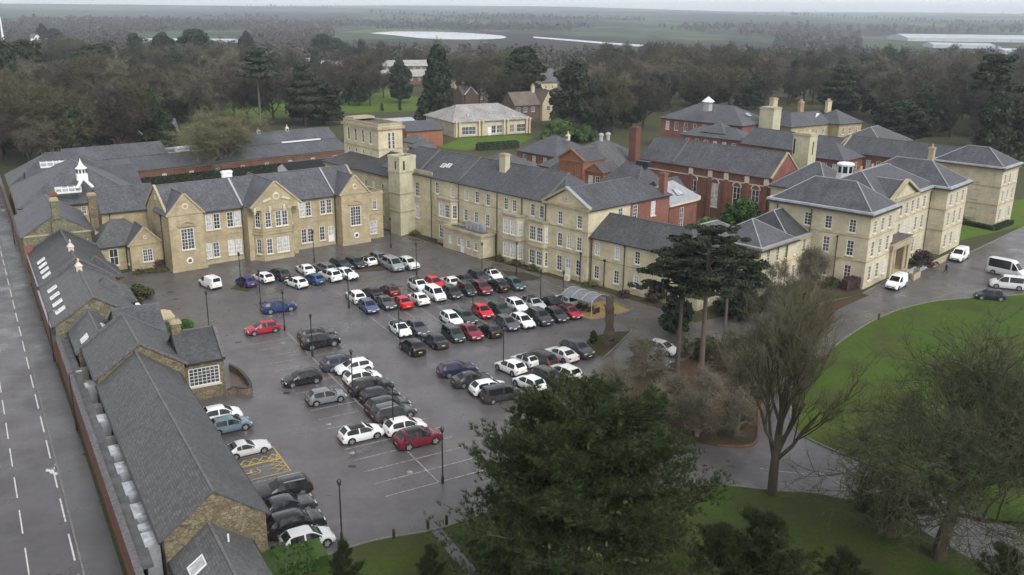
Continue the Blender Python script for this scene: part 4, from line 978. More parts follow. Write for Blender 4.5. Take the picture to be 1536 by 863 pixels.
b.block(0, 0, 27, 16, 9, roof='hip', rise=4.2, oh=.4, ins=8, wins={'f': rows(even(.8, 26, 8), 5.6, 1.2, 2.4), 'l': rows((5, 11), 5.6, 1.2, 2.4)})
x, y = b.loc(P(1061.7, 161, 13)); q = MB(); q.box(x - .9, y - .9, 12, x + .9, y + .9, 14.6); o = q.build('cupola', 'lead', b.root); q = MB(); q.lathe(x, y, [(1.8, 14.5), (1.7, 14.7), (.2, 15.9), (0, 16.0)], 8); q.build('cap', 'white_metal', o)
b.skylight((24.0, 8.0, 11.1), (0, 1, 0), (8, 0, -4.2), 1.4, 1.4); b.done()
b = Bld('mid_brick_block', 'red brick block with a stepped hipped roof in front of the far cupola block', (44.2, 242.8), -42, 'brick_red', 'slate')
b.block(0, 0, 18, 9, 8, roof='hip', rise=2.2, oh=.3, wins={'f': rows(even(.8, 17, 6), 5, 1.1, 2)}); b.block(5, 1.5, 12, 8.5, 9, roof='hip', rise=2.4, oh=.2); b.done()
b = Bld('rear_brick_range', 'long red brick range with round topped windows behind the square cream tower', (56.2, 226.8), -48.5, 'brick_red', 'slate')
b.block(0, 0, 25, 10.5, 8, roof='gable', rise=3.3, oh=.3, ends='gp', wins={'f': rows(even(.5, 13, 5), 5.2, 1.3, 1.8)}); b.done()
b = Bld('right_brick_block', 'red brick block with a hipped roof and three tall white windows behind the octagonal lantern', (63.9, 200.8), -45, 'brick_red', 'slate')
b.block(0, 0, 9.2, 9, 9, roof='hip', rise=2.9, oh=.35, wins={'f': rows((1.8, 4.9, 7.4), 5.0, 1.2, 2.8, (2, 4)), 'r': rows((3, 6), 5, 1.2, 2.8)}); b.done()
b = Bld('far_cream_house', 'cream two storey house with a hipped slate roof at the edge of the trees', (95.3, 270.0), 35, 'stone_gold', 'slate')
b.block(0, 0, 10.8, 11, 8, roof='hip', rise=3.2, oh=.5, wins={'f': rows(even(.6, 10.2, 3), 4.6, 1.0, 1.9) + rows(even(.6, 10.2, 3), 1.0, 1.0, 1.9), 'l': rows((2, 5), 4.6, 1.0, 1.9)})
b.block(-17, 3.5, 0, 11.5, 7.8, roof='gable', rise=3.1, ends='hg', wins={'f': rows(even(1, 16, 5), 4.6, 1, 1.7)}); b.chimney(-8, 8, 10, 14, 1.6, 1, 'brick_pink', 2); b.chimney(5.5, 8.5, 10, 13.6, 1.8, 1, 'stone_cream', 3); b.done()
stack('pale_chimney_stack', 'pale stone chimney stack on the ridge above the blank cream tower', 1163, 160, 11, 147, 2.0, 1.6, 35, 'stone_pale')
x, y = P(1180, 182, 8)
b = Bld('sloping_glazed_roof', 'lean-to glazed roof with white framed edge beside the blank cream tower', (x, y), -46, 'brick_red', 'slate_dark')
b.block(-5, 0, 6, 7, 7, roof='mono', rise=3.2, oh=.2); b.part('edge', 'white_metal').beam((6.1, -.2, 6.95), (6.1, 7, 10.2), .9, .2)
b.skylight((-1, 3, 8.42), (1, 0, 0), (0, -7, -3.2), 1.2, 1.4); b.skylight((2, 3, 8.42), (1, 0, 0), (0, -7, -3.2), 1.2, 1.4); b.done()
b = Bld('low_hip_infill', 'low hipped slate roof with a line of white rooflights behind the three storey wing', P(702, 246, 7), -42, 'brick_red', 'slate_old')
b.block(0, 0, 13, 10, 6.8, roof='hip', rise=2.6, oh=.3)
for i in range(4): q = MB(); x = 2.4 + i * 3.4; q.lathe(x, -1.6, [(1.1, 6.2), (1.1, 6.9), (.8, 7.25), (0, 7.35)], 8); q.build('roof_dome', 'white_metal', b.root)
b.block(.5, -3.4, 15, -.3, 6.4, roof='flat', coping='brick_red'); b.done()
# ---- modern hall and its flat neighbours
b = Bld('modern_hall', 'modern hall with a pale grey mansard roof and paired cream pilasters on the small lawn', (-18.8, 289.5), 28.8, 'stone_pale', 'tile_pale', ridge='tile_pale')
L = 27.4; wn = []
for (a, w_) in ((5.2, 5.0), (13.4, 3.0), (16.2, 2.0), (20.8, 1.6), (24.2, 3.2)): wn.append((a, .6, w_, 2.5, (4, 2), 'dark'))
b.block(0, 0, L, 22, 5.0, wins={'f': wn}); b.roof(0, 0, L, 22, 5.0, 3.9, 'x', 'hh', .7, .1, 'tile_pale', 'stone_pale', 6, None, False)
for x in (.5, 1.7, 8.6, 9.9, 17.6, 18.9, 26.0, 27.1): q = MB(); q.box(x - .25, -.7, 0, x + .25, 0, 4.5); q.box(x - .32, -.95, 4.3, x + .32, 0, 5.0); q.build('pilaster', 'timber_board', b.root)
q = MB(); q.box(12.0, -.05, 0, 13.2, .05, 2.8); q.build('door', 'door_white', b.root)
for x, y in ((6, 3.2), (8, 3.2), (14.5, 3.6)): q = MB(); q.box(x, y, 6.0, x + .8, y + .6, 6.7); q.build('roof_vent', 'lead', b.root)
b.done()
A, B_ = P(610, 197, 5), P(664, 193, 5)
b = Bld('low_brick_annex', 'low orange brick annex with grey metal roofs between the tower and the modern hall', A, math.degrees(math.atan2(B_[1] - A[1], B_[0] - A[0])), 'brick_orange', 'slate')
L = math.hypot(B_[0] - A[0], B_[1] - A[1]); b.block(0, 0, L, 9, 5, roof='gable', rise=2.2, oh=.3); b.block(-9, 9.2, L - 2, 22, 5.2, roof='gable', rise=1.8, oh=.3, roofmat='lead'); b.skylight((L * .4, 5.6, 6.4), (1, 0, 0), (0, 4, -2), 5, 1.2); b.done()
A, B_ = P(602, 210, 3.4), P(626, 215, 3.4)
b = Bld('small_hipped_hut', 'small pale hut with a hipped roof right of the square tower', A, math.degrees(math.atan2(B_[1] - A[1], B_[0] - A[0])), 'stone_pale', 'slate_old')
L = math.hypot(B_[0] - A[0], B_[1] - A[1]); b.block(0, 0, L, 5, 3.4, roof='hip', rise=1.5, oh=.3, wins={'f': rows(even(.3, L - .3, 4), 1.2, .9, 1.4)}); b.block(L + .5, -3, L + 6, 2, 3, roof='hip', rise=1.8, oh=.3, mat='brick_red'); b.done()
# ---- houses beyond
b = Bld('gabled_brick_villa', 'brick villa with a steep tiled roof and a half-timbered gable behind the modern hall', P(772, 158, 6), 32, 'brick_soft', 'tile_brown')
b.block(0, 0, 11, 9, 6, roof='gable', rise=4.2, oh=.3, wins={'f': rows((1.6, 4.6, 7.8), 3.4, 1.5, 1.7, (3, 2))}); b.block(11, -1.5, 16.5, 9, 6.4, roof='gable', ax='y', rise=4.6, oh=.4, ends='gg', mat='timber_board', roofmat='tile_brown', wins={'f': [(2.7, 3.6, 1.8, 1.7, (3, 2))]}); b.chimney(10.5, 4.5, 9, 12.2, 1.2, .9, 'stone_cream', 2); b.done()
def house(name, label, px_, py_, z, deg, L, D, h, rise, wall, roof, extra=0, nw=4):
    b = Bld(name, label, P(px_, py_, z), deg, wall, roof, cat='house', z=0)
    b.block(0, 0, L, D, h, roof='gable', rise=rise, oh=.35, wins={'f': rows(even(.8, L - .8, nw), h * .55, 1.1, 1.3, (2, 2))})
    for i in range(extra):
        x = L * (.3 + .5 * i); b.block(x - 2.6, -1.2, x + 2.6, D * .5, h + .3, roof='gable', ax='y', ends='gn', rise=rise * .85, oh=.35, coping='white_paint', gutter=False, mat=wall)
    b.chimney(L * .2, D * .5, h + rise * .6, h + rise + 1.4, .9, .7, 'brick_red', 1); b.done(); return b
house('long_grey_roof_house', 'large grey roofed house above the green slope, left of the twin white gables', 416, 98, 5, 22, 22, 12, 5, 3.8, 'brick_soft', 'tile_pale')
house('twin_gable_house', 'house with two white edged gables above the green slope', 470, 101, 5, 20, 18, 11, 5, 3.6, 'brick_soft', 'tile_brown', 2)
house('terrace_row', 'long pale roofed terrace behind the green slope', 528, 118, 4, 26, 52, 11, 4.5, 3.2, 'brick_soft', 'tile_pale', 0, 12)
house('upper_terrace_row', 'long pale roof half hidden beyond the terrace and the bare poplars', 552, 101, 4, 24, 46, 11, 4.5, 3.2, 'brick_soft', 'tile_pale', 0, 10)
house('pale_gable_house', 'pale house with a light gable between the two dark conifers', 682, 118, 5, 30, 12, 9, 5.5, 3.4, 'stone_pale', 'tile_brown', 1, 3)
house('brown_cottage', 'brown brick cottage among bare trees left of the villa', 694, 142, 5, 30, 11, 8, 5, 3.2, 'brick_soft', 'tile_brown', 1, 3)
house('spired_house', 'pale stone house with a steep gable right behind the villa', 812, 126, 6, 32, 9, 8, 7, 5.5, 'stone_cream', 'slate_old', 0, 2)
house('right_pale_terrace', 'pale roofed terrace among the trees right of the villa', 884, 122, 5, -20, 20, 10, 5.5, 3.6, 'stone_pale', 'tile_pale', 1, 4)
house('rear_pale_house', 'pale gabled house farthest right in the tree belt behind the brick quarter', 958, 120, 5, -20, 16, 9, 5, 3.2, 'brick_soft', 'tile_pale', 1, 3)
house('dark_gable_cottage', 'cottage with a dark barge-boarded gable right of the pale terrace', 912, 142, 5, 10, 10, 9, 4.5, 4.0, 'brick_soft', 'slate_dark', 1, 3)
house('woodland_brick_house', 'brick house with a white bay window half hidden in the bare wood', 172, 206, 5, 24, 15, 10, 5, 3.6, 'brick_soft', 'tile_brown', 1, 3)
house('woodland_lodge', 'small hip-roofed lodge at the edge of the wood above the workshop range', 220, 200, 3, 30, 9, 8, 3.4, 3.0, 'brick_soft', 'slate_old', 0, 2)
house('timber_front_house', 'white timber-fronted house deep in the wood on the left', 55, 216, 5, 25, 13, 9, 5, 3.4, 'stone_pale', 'tile_brown', 0, 5)
house('far_white_house', 'white house showing over the tree tops at the far left', 46, 60, 4, 15, 22, 12, 6, 4, 'white_paint', 'tile_brown', 1, 4)
def shed(name, label, px_, py_, L, D, h, deg, zz):
    b = Bld(name, label, P(px_, py_, zz + h), deg, 'shed_roof', 'shed_roof', cat='warehouse', z=zz)
    b.block(0, 0, L, D, h, roof='gable', rise=D * .05, oh=.3, gutter=False, ridge=False); q = MB()
    for i in range(int(L / 30) + 1): q.box(4 + i * 30, -.12, 0, 9 + i * 30, .05, min(5, h * .7))
    q.build('loading_door', 'lead', b.root); b.done()
shed('flat_white_shed', 'long low white shed beyond the wood at upper left', 214, 60, 100, 26, 4.5, 8, -3)
shed('vast_white_warehouse', 'vast white roofed warehouse in the valley at upper right', 1362, 57, 420, 120, 6, -4, -11)
shed('grey_warehouse', 'second pale warehouse in front of the vast one in the valley', 1400, 67, 90, 50, 5, -6, -11)
shed('right_edge_warehouse', 'pale warehouse at the right edge of the valley', 1508, 76, 120, 40, 8, -6, -11)
shed('distant_white_sheds', 'distant row of white sheds at far left beyond the wood', 84, 33, 60, 24, 5, 3, -11)
# glass court behind hall
A = P(432, 262, 2); b = Bld('glazed_court_link', 'glazed corridor with a dark glass roof in the back courtyard', A, 41, 'white_paint', 'slate_dark')
b.block(0, 0, 13, 5, 3.2, roof='gable', rise=1.2, oh=.2, roofmat='car_glass', wins={'f': rows(even(.3, 12.7, 7), .6, 1.4, 2.2, (1, 2), 'dark')}); b.done()
# ================================================================ GROUND
def gz(x, y):
    d = math.hypot(x, y)
    z = 0.0
    if d > 430: z = -12 * min(1, (d - 430) / 900) ** 1.3
    if d > 2200:
        t = min(1, (d - 2200) / 7000); ang = math.atan2(x, y)
        z += t ** 0.8 * (56 + 10 * math.sin(ang * 7 + 1.3) + 8 * math.sin(ang * 15 + d * .0009) - 6 * ang) + 11 * math.sin(d * .0024 + ang * 9) * t
    if d > 9200: z -= (d - 9200) * .02
    return z
v, f = [], []
rad = [0.01, 40, 80, 130, 200, 300, 430, 520, 620, 740, 880, 1050, 1250, 1500, 1800, 2150, 2500, 2900, 3350, 3850, 4400, 5050, 5800, 6600, 7500, 8300, 9200, 9900]
NA = 96
for r in rad:
    for i in range(NA):
        a = -PI + 2 * PI * i / NA; x, y = r * math.sin(a), r * math.cos(a); v.append((x, y, gz(x, y)))
for j in range(len(rad) - 1):
    for i in range(NA):
        f.append((j*NA + i, j*NA + (i+1) % NA, (j+1)*NA + (i+1) % NA, (j+1)*NA + i))
f = [tuple(reversed(q)) for q in f]
me = bpy.data.meshes.new('ground'); me.from_pydata(v, [], f); me.polygons.foreach_set('use_smooth', [True] * len(f))
k = NT('ground_mat', 0.95, 0.1); po = k.pos()
near = k.mix(k.noise(po, 0.06, 6, 0.65), (0.075, 0.06, 0.042), (0.055, 0.072, 0.028))
near = k.mix(1.0, near, k.ramp(k.noise(po, 1.5, 5, .7), [(.3, .7), (.7, 1.3)]), 'MULTIPLY')
vo = k.add('ShaderNodeTexVoronoi'); vo.inputs['Scale'].default_value = 0.0034; vo.inputs['Randomness'].default_value = 0.9
ws = k.add('ShaderNodeVectorMath', operation='MULTIPLY_ADD'); k.link(po, ws.inputs[0]); ws.inputs[1].default_value = (1, .55, 0); ws.inputs[2].default_value = (300, 120, 0); k.link(ws.outputs[0], vo.inputs['Vector'])
sp = k.add('ShaderNodeSeparateColor'); k.link(vo.outputs['Color'], sp.inputs[0])
fields = k.ramp(sp.outputs[0], [(0.0, (.05, .085, .03)), (.25, (.085, .12, .04)), (.45, (.10, .085, .055)), (.62, (.06, .10, .035)), (.8, (.13, .115, .07)), (1.0, (.07, .11, .045))])
k.n[-1].color_ramp.interpolation = 'CONSTANT'
ed = k.add('ShaderNodeTexVoronoi', feature='DISTANCE_TO_EDGE'); ed.inputs['Scale'].default_value = 0.0034; ed.inputs['Randomness'].default_value = 0.9; k.link(ws.outputs[0], ed.inputs['Vector'])
fields = k.mix(k.ramp(ed.outputs['Distance'], [(0.0, 1.0), (.09, 0.0)]), fields, (.022, .024, .018))
woods = k.ramp(k.noise(k.scale(po, (1, .6, 0)), 0.0016, 5, .6), [(.46, 0.0), (.50, 1.0)])
fields = k.mix(woods, fields, (.026, .024, .021))
fields = k.mix(1.0, fields, (.95, .9, .95), 'MULTIPLY')
sx = k.add('ShaderNodeVectorMath', operation='LENGTH'); k.link(po, sx.inputs[0])
mr = k.add('ShaderNodeMapRange'); k.link(sx.outputs['Value'], mr.inputs[0]); mr.inputs[1].default_value = 650; mr.inputs[2].default_value = 1300
k.color(k.mix(mr.outputs[0], near, fields))
me.materials.append(k.m); tag(link('ground', me), kind='structure')

PX = lambda *pts: [P(*p) for p in pts]
dsp = lambda pts, n=5: spline(pts, n)
# asphalt of the car park, drive and forecourt in one sheet
kerb_low = PX((412, 846), (485, 836), (560, 812), (655, 795), (735, 770), (830, 752), (960, 738), (1080, 729), (1160, 737), (1240, 744), (1330, 772), (1440, 830), (1560, 905))
lawn_w = PX((1600, 820), (1470, 775), (1370, 725), (1285, 690), (1225, 665), (1188, 640), (1190, 600), (1215, 560), (1262, 512), (1330, 472), (1400, 453), (1470, 447), (1545, 442))
far_edge = PX((1700, 425), (1700, 320), (1536, 340), (1470, 372), (1440, 385), (1392, 398), (1330, 421), (1294, 441), (1240, 452), (1180, 455))
asp = dsp(kerb_low) + dsp(lawn_w) + far_edge + [(24, 113), (10, 131.5), (-13, 157), (-24, 163), (-52, 138), (-62, 131), (-68, 125), (-20, 57)]
sheet('car_park', asp, 0.012, 'asphalt')
# lawns and beds
lawn_e = dsp(lawn_w) + PX((1900, 430), (2300, 560), (2000, 800), (1700, 840))
sheet('lawn', lawn_e, 0.05, 'lawn_grass')
sheet('lawn', dsp(kerb_low) + [(60, 30), (5, 40), (-14, 46), (-17.5, 57.5)], 0.05, 'lawn_worn')
sheet('lawn', [(56, 176), (88, 205), *PX((1560, 315), (1536, 335), (1470, 366), (1443, 380))], 0.05, 'lawn_bright') if False else None
sheet('lawn', PX((1437, 362), (1480, 352), (1525, 342), (1600, 325), (1600, 300), (1500, 300), (1440, 330)), 0.05, 'lawn_bright')
sheet('lawn', PX((655, 222), (700, 226), (780, 217), (800, 206), (780, 203), (690, 208)), 0.04, 'lawn_bright')
sheet('hillside_lawn', PX((330, 172), (420, 178), (480, 172), (640, 166), (632, 148), (590, 136), (500, 132), (430, 122), (370, 118), (352, 140)), 0.04, 'lawn_bright')
sheet('court_grass', [(-70, 205), (-44, 228), (-30, 205), (-55, 185)], 0.04, 'rough_grass')
# bed with the cedars and shrubs between car park and drive
bed = PX((905, 566), (960, 548), (1008, 545), (1060, 530), (1120, 500), (1190, 470), (1250, 470), (1235, 505), (1180, 560), (1142, 610), (1138, 640), (1130, 668), (1085, 671), (1040, 664), (960, 650), (900, 620))
sheet('planting_bed', dsp(bed + [bed[0]], 3)[:-1], 0.06, 'leaf_litter')
isl = PX((868, 532), (905, 538), (925, 520), (948, 497), (925, 498), (885, 506))
sheet('planting_bed', isl, 0.06, 'rough_grass')
och = PX((846, 471), (889, 481), (947, 467), (918, 452), (880, 456))
sheet('planting_bed', och, 0.06, 'ochre_bed')
sheet('planting_bed', PX((752, 406), (772, 424), (812, 418), (795, 411)), 0.06, 'soil')
sheet('planting_bed', PX((536, 409), (588, 405), (570, 397), (548, 396), (538, 399)), 0.06, 'leaf_litter')
sheet('planting_bed', PX((346, 434), (372, 438), (379, 431), (355, 427)), 0.06, 'rough_grass')
ew = lambda x, y: EAST.w(x, y)[:2]
sheet('planting_bed', [ew(-6, -.1), ew(-5.5, -2.2), ew(0, -2.6), ew(12, -2.8), ew(24, -2.5), ew(36, -2.2), ew(46, -2.0), ew(54, -2.2), ew(54, .6), ew(36, .2)], 0.05, 'rough_grass')
sheet('planting_bed', [*PX((198, 413), (252, 408), (248, 398), (200, 402))], 0.05, 'lawn_grass')
sheet('planting_bed', PX((246, 497), (262, 502), (290, 493), (283, 485), (250, 487)), 0.05, 'lawn_grass')
sheet('forecourt_bed', PX((1230, 452), (1294, 441), (1294, 425), (1225, 414), (1150, 430), (1180, 455)), 0.06, 'rough_grass')
sheet('footpath', PX((645, 796), (662, 793), (700, 838), (735, 880), (712, 885), (682, 842)), 0.056, 'pavement_mat')
kb = MB()
strip(kb, dsp(kerb_low[1:]), .16, 0, .12); strip(kb, dsp(lawn_w), .16, 0, .12); strip(kb, isl, .16, 0, .16, True); strip(kb, PX((1294, 441), (1330, 421), (1392, 398), (1440, 385), (1470, 372), (1536, 340)), .16, 0, .12)
strip(kb, [ew(-5.5, -2.25), ew(0, -2.65), ew(12, -2.85), ew(24, -2.55), ew(36, -2.25), ew(46, -2.05), ew(54, -2.25)], .14, 0, .1)
strip(kb, och, .15, 0, .15, True)
tag(kb.build('kerb', 'kerb_grey'), kind='structure')
kb = MB(); strip(kb, dsp(bed)[38:62], .2, 0, .2); tag(kb.build('brick_kerb', 'brick_wall'), kind='structure')
hw_ = lambda x, y: HALL.w(x, y)[:2]
sheet('paved_apron', [ew(-7, -3), ew(0, -4.2), ew(12, -4.6), ew(24, -4.2), ew(40, -3.6), ew(52, -3.4), ew(54, -.2), ew(36, -.2), ew(-6, -.2)], 0.02, 'apron_mat')
sheet('gravel_path', PX((1176, 488), (1215, 464), (1258, 450), (1294, 441), (1304, 443), (1262, 462), (1222, 486), (1190, 512)), 0.022, 'leaf_litter')
# parking bay markings
lm = MB()
E31 = (math.cos(math.radians(30.5)), math.sin(math.radians(30.5))); E121 = (-E31[1], E31[0])
c0 = P(658, 724)
line(lm, c0, (c0[0] + E121[0] * 43, c0[1] + E121[1] * 43), .13)
for i in range(0, 18):
    c = (c0[0] + E121[0] * 2.42 * i, c0[1] + E121[1] * 2.42 * i)
    for sg in (-1, 1):
        if i == 0 or rng.random() < .96: line(lm, (c[0] + E31[0] * sg * .1, c[1] + E31[1] * sg * .1), (c[0] + E31[0] * 4.9 * sg, c[1] + E31[1] * 4.9 * sg), .13, .034)
EM60 = (math.cos(math.radians(-60)), math.sin(math.radians(-60))); E30 = (math.cos(math.radians(30)), math.sin(math.radians(30)))
for (o, n) in ((P(525, 454), 13), (P(576, 492), 14)):
    line(lm, (o[0] - .2, o[1]), (o[0] + E30[0] * 2.45 * n, o[1] + E30[1] * 2.45 * n), .1)
    for i in range(n + 1):
        c = (o[0] + E30[0] * 2.45 * i, o[1] + E30[1] * 2.45 * i); line(lm, (c[0] - EM60[0] * 4.8, c[1] - EM60[1] * 4.8), (c[0] + EM60[0] * 4.9, c[1] + EM60[1] * 4.9), .13, .036)
o = P(352, 429); EA = (math.cos(math.radians(42)), math.sin(math.radians(42))); EB = (EA[1], -EA[0])
for i in range(10):
    c = (o[0] + EA[0] * 2.5 * i, o[1] + EA[1] * 2.5 * i); line(lm, (c[0] - EB[0] * 2.2, c[1] - EB[1] * 2.2), (c[0] + EB[0] * 2.6, c[1] + EB[1] * 2.6), .1, .036)
for i in range(8):
    t = 2 + i * 2.5; a = road(t, 7.9); line(lm, a, (a[0] + N31[0] * 4.4, a[1] + N31[1] * 4.4), .1, .034)
for a, e in (((1397, 432), (1450, 446)), ((1420, 428), (1470, 444)), ((1440, 432), (1462, 428)), ((1448, 440), (1480, 432)), ((1405, 447), (1440, 436)), ((1296, 468), (1308, 466)), ((1297, 472), (1309, 470)), ((1298, 476), (1310, 474))): line(lm, P(*a), P(*e), .13)
for a, e in (((1140, 703), (1158, 706)), ((1166, 707), (1210, 712)), ((1228, 710), (1246, 718)), ((1252, 722), (1280, 736))): line(lm, P(*a), P(*e), .14)
for p in ((405, 475), (425, 515), (615, 709), (493, 637), (528, 680)): 
    x, y = P(*p); lm.face(*[(x + .28 * math.cos(t), y + .28 * math.sin(t), .036) for t in np.linspace(0, 2*PI, 9)[:-1]])
tag(lm.build('parking_markings', 'line_paint'), kind='structure')
# accessible bays: white edge, yellow hatch and the wheelchair symbol
ym = MB(); r_ = lambda t, s: road(t, s)
ta, tb = 12.6, 18.1; sa, sb = 7.7, 12.65
line(lm, r_(ta, sb), r_(tb, sb), .1)
for k_ in range(2):
    t0 = ta + k_ * 2.8; t1 = t0 + 2.65
    for p, q in (((t0, sa), (t1, sa)), ((t1, sa), (t1, sb)), ((t0, sa), (t0, sb)), ((t0, sb), (t1, sb))): line(ym, r_(*p), r_(*q), .12, .038 + .002 * k_)
for i in range(6):
    s = sa + .2 + i * .85; line(ym, r_(ta + 2.65, s), r_(ta + 3.9, min(sb, s + .9)), .1, .042); line(ym, r_(ta + 3.9, s), r_(ta + 2.65, min(sb, s + .9)), .1, .044)
for i in range(3): line(ym, r_(ta + .3 + i * .8, sb - 1.3), r_(ta + 1.1 + i * .8, sb - .1), .1, .046); line(ym, r_(ta + 1.1 + i * .8, sb - 1.3), r_(ta + .3 + i * .8, sb - .1), .1, .048)
c = (ta + 1.3, 9.9)
for t in np.linspace(0.6, 5.6, 12): 
    u0_, u1_ = t, t + .45; line(ym, r_(c[0] + .45 * math.cos(u0_), c[1] + .45 * math.sin(u0_)), r_(c[0] + .45 * math.cos(u1_), c[1] + .45 * math.sin(u1_)), .13, .05)
line(ym, r_(c[0], c[1] + .1), r_(c[0], c[1] - .9), .14, .052); line(ym, r_(c[0], c[1] - .3), r_(c[0] + .6, c[1] - .3), .13, .054); ym.face(*[(*r_(c[0] + .14 * math.cos(t), c[1] - 1.1 + .14 * math.sin(t)), .05) for t in np.linspace(0, 2*PI, 9)[:-1]])
for i, f_ in enumerate(ym.f):
    if newell([ym.v[q] for q in f_])[2] < 0: ym.f[i] = tuple(reversed(f_))
tag(ym.build('accessible_bay_markings', 'line_paint_yellow'), kind='structure')

# road on the far side of the wall
R_ = lambda t, s: road(t, s)
ks = -4.9
sheet('road', [R_(-60, ks), R_(420, ks), R_(420, -26), R_(-60, -26)], 0.014, 'asphalt_road')
sheet('pavement', [R_(-60, -2.5), R_(420, -2.5), R_(420, ks), R_(-60, ks)], 0.13, 'pavement_mat')
kb = MB(); kb.face((*R_(-60, ks), 0), (*R_(420, ks), 0), (*R_(420, ks), .13), (*R_(-60, ks), .13)); 
for t in np.arange(-40, 330, .95): 
    a, e, g_, h_ = R_(t, ks - .07), R_(t + .93, ks - .07), R_(t + .93, ks + .07), R_(t, ks + .07); kb.prism([a, e, g_, h_][::-1], 0, .137)
tag(kb.build('road_kerb', 'kerb_grey'), kind='structure')
rm = MB()
def loc_ts(px_, py_): x, y = P(px_, py_); dx, dy = x - Q0[0], y - Q0[1]; return (dx * D121[0] + dy * D121[1], dx * N31[0] + dy * N31[1])
tA, sA = loc_ts(76.5, 691.6); tB, sB = loc_ts(24.6, 738)
t = tA - 30
while t < 330:
    line(rm, R_(t, sA), R_(t + 4.1, sA), .12, .03); 
    t += 6.1
t = tB - 26
while t < 330:
    line(rm, R_(t, sB), R_(t + 4.0, sB), .1, .03); t += 6.2
rr = np.random.default_rng(4)
for i in range(9):
    a_, e_ = 22.9 + rr.normal() * .45, -5.35 + rr.normal() * .22; rm.face(*[(*R_(a_ + rr.uniform(.1, .4) * math.cos(q_), e_ + rr.uniform(.08, .25) * math.sin(q_)), .026 + .001 * i) for q_ in np.linspace(0, 2*PI, 8)[:-1]])
tag(rm.build('road_markings', 'line_paint_road'), kind='structure')
# tall brick wall along the pavement
b = thing('boundary_wall', 'long old brick wall with a flat grey coping between the pavement and the old ranges', 'wall', (Q0[0], Q0[1], 0), math.radians(121))
q = MB(); q.box(-22, 1.85, 0, 50, 2.2, 3.25); q.box(50, 2.05, 0, 86, 2.4, 2.6); q.box(103.2, 2.2, 0, 240, 2.55, 2.6); q.build('brickwork', 'brick_wall', b)
q = MB(); q.box(-22, 1.75, 3.25, 50, 2.25, 3.36); q.box(50.01, 2.05, 2.6, 86, 2.45, 2.7); q.box(103.2, 2.12, 2.6, 240, 2.62, 2.72); q.build('coping', 'coping_grey', b)
# lean-to light wells between wall and long range
b = thing('light_well_range', 'strip of flat grey roof with pale skylight boxes beside the long range', 'roof strip', (Q0[0], Q0[1], 0), math.radians(121))
q = MB(); q.box(-1, .95, 2.8, 49, 1.84, 3.1); q.build('flat_roof', 'felt', b)
q = MB(); q.box(-1, -.02, .05, 49, .95, .3); q.build('well_floor', 'dark_iron', b)
for i, (t, l) in enumerate(((1.2, 1.9), (5.4, 2.2), (9.2, 2.2), (13.1, 2.0), (16.7, 1.9), (24.0, 1.7), (33.0, 1.3), (3.6, .8))):
    q = MB(); q.box(t, .12, .3, t + l, 1.1, 3.2); o = q.build('skylight_box', 'lead', b); g = MB(); g.face((t + .1, .2, 3.205), (t + l - .1, .2, 3.205), (t + l - .1, 1.02, 3.205), (t + .1, 1.02, 3.205)); g.build('pane', 'skylight_glass', o)
for i, t in enumerate((3.4, 7.9, 11.6, 15.4, 19, 21.5, 26.5, 29.5, 36, 40)): q = MB(); q.box(t, .1, .3, t + .14, .95, 2.7); q.build('cross_beam', 'concrete', b)
# stone ramp wall beside the white window wing
b = thing('ramp_wall', 'curved stone ramp wall with a red brick edge beside the wide white window', 'wall', (0, 0, 0))
q = MB(); pts = spline(PX((344, 594), (352, 590), (372, 592), (376, 584), (362, 566), (346, 556)), 4); strip(q, pts, .3, 0, .7); q.build('stonework', 'rubble_stone', b)
q = MB(); strip(q, pts, .34, .7, .76); q.build('coping', 'dark_iron', b); sheet('red_paving', PX((346, 590), (372, 590), (374, 583), (360, 566), (345, 562)), .02, 'red_paving')
b = thing('tiered_planter', 'tiered stone planter with dark timber edges beyond the blue slate cross range', 'planter', (*P(240, 476), 0), math.radians(31))
for i, (x0, y0, x1, y1, h) in enumerate(((-2.2, -1.4, 1.6, 1.4, .35), (-2.2, -1.0, 1.0, .9, .7))): q = MB(); q.box(x0, y0, 0, x1, y1, h); q.build('tier', 'timber_board', b)
b = thing('entrance_steps', 'low stone flank wall with dark railings beside the porch steps', 'wall', (51.55, 128.6, 0), math.radians(47))
q = MB(); q.box(10.2, -3.6, 0, 13.0, -3.25, 1.0); q.build('flank_wall', 'stone_trim', b); q = MB(); q.box(20.3, -3.0, 0, 27.5, -2.65, .9); q.build('flank_wall', 'stone_trim', b)
q = MB(); q.box(13.4, -2.4, 0.01, 20.2, -1.05, .18); q.box(13.4, -1.7, .18, 20.2, -1.05, .3); q.build('step', 'concrete', b)
q = MB()
for i in range(12): q.cyl((10.3 + i * .23, -3.42, 1.0), (10.3 + i * .23, -3.42, 1.8), .025, n=4)
q.box(10.25, -3.45, 1.8, 12.95, -3.39, 1.85); q.build('railing', 'dark_iron', b)

# water and far valley
zl = lambda px_, py_, z=-11.6: (*P(px_, py_, z),)
sheet('lake', [zl(552, 50), zl(600, 54), zl(660, 59), zl(740, 60), zl(760, 58), zl(750, 53), zl(700, 48), zl(620, 46)], -11.0, 'lake_water') if 'lake_water' in MATS else None

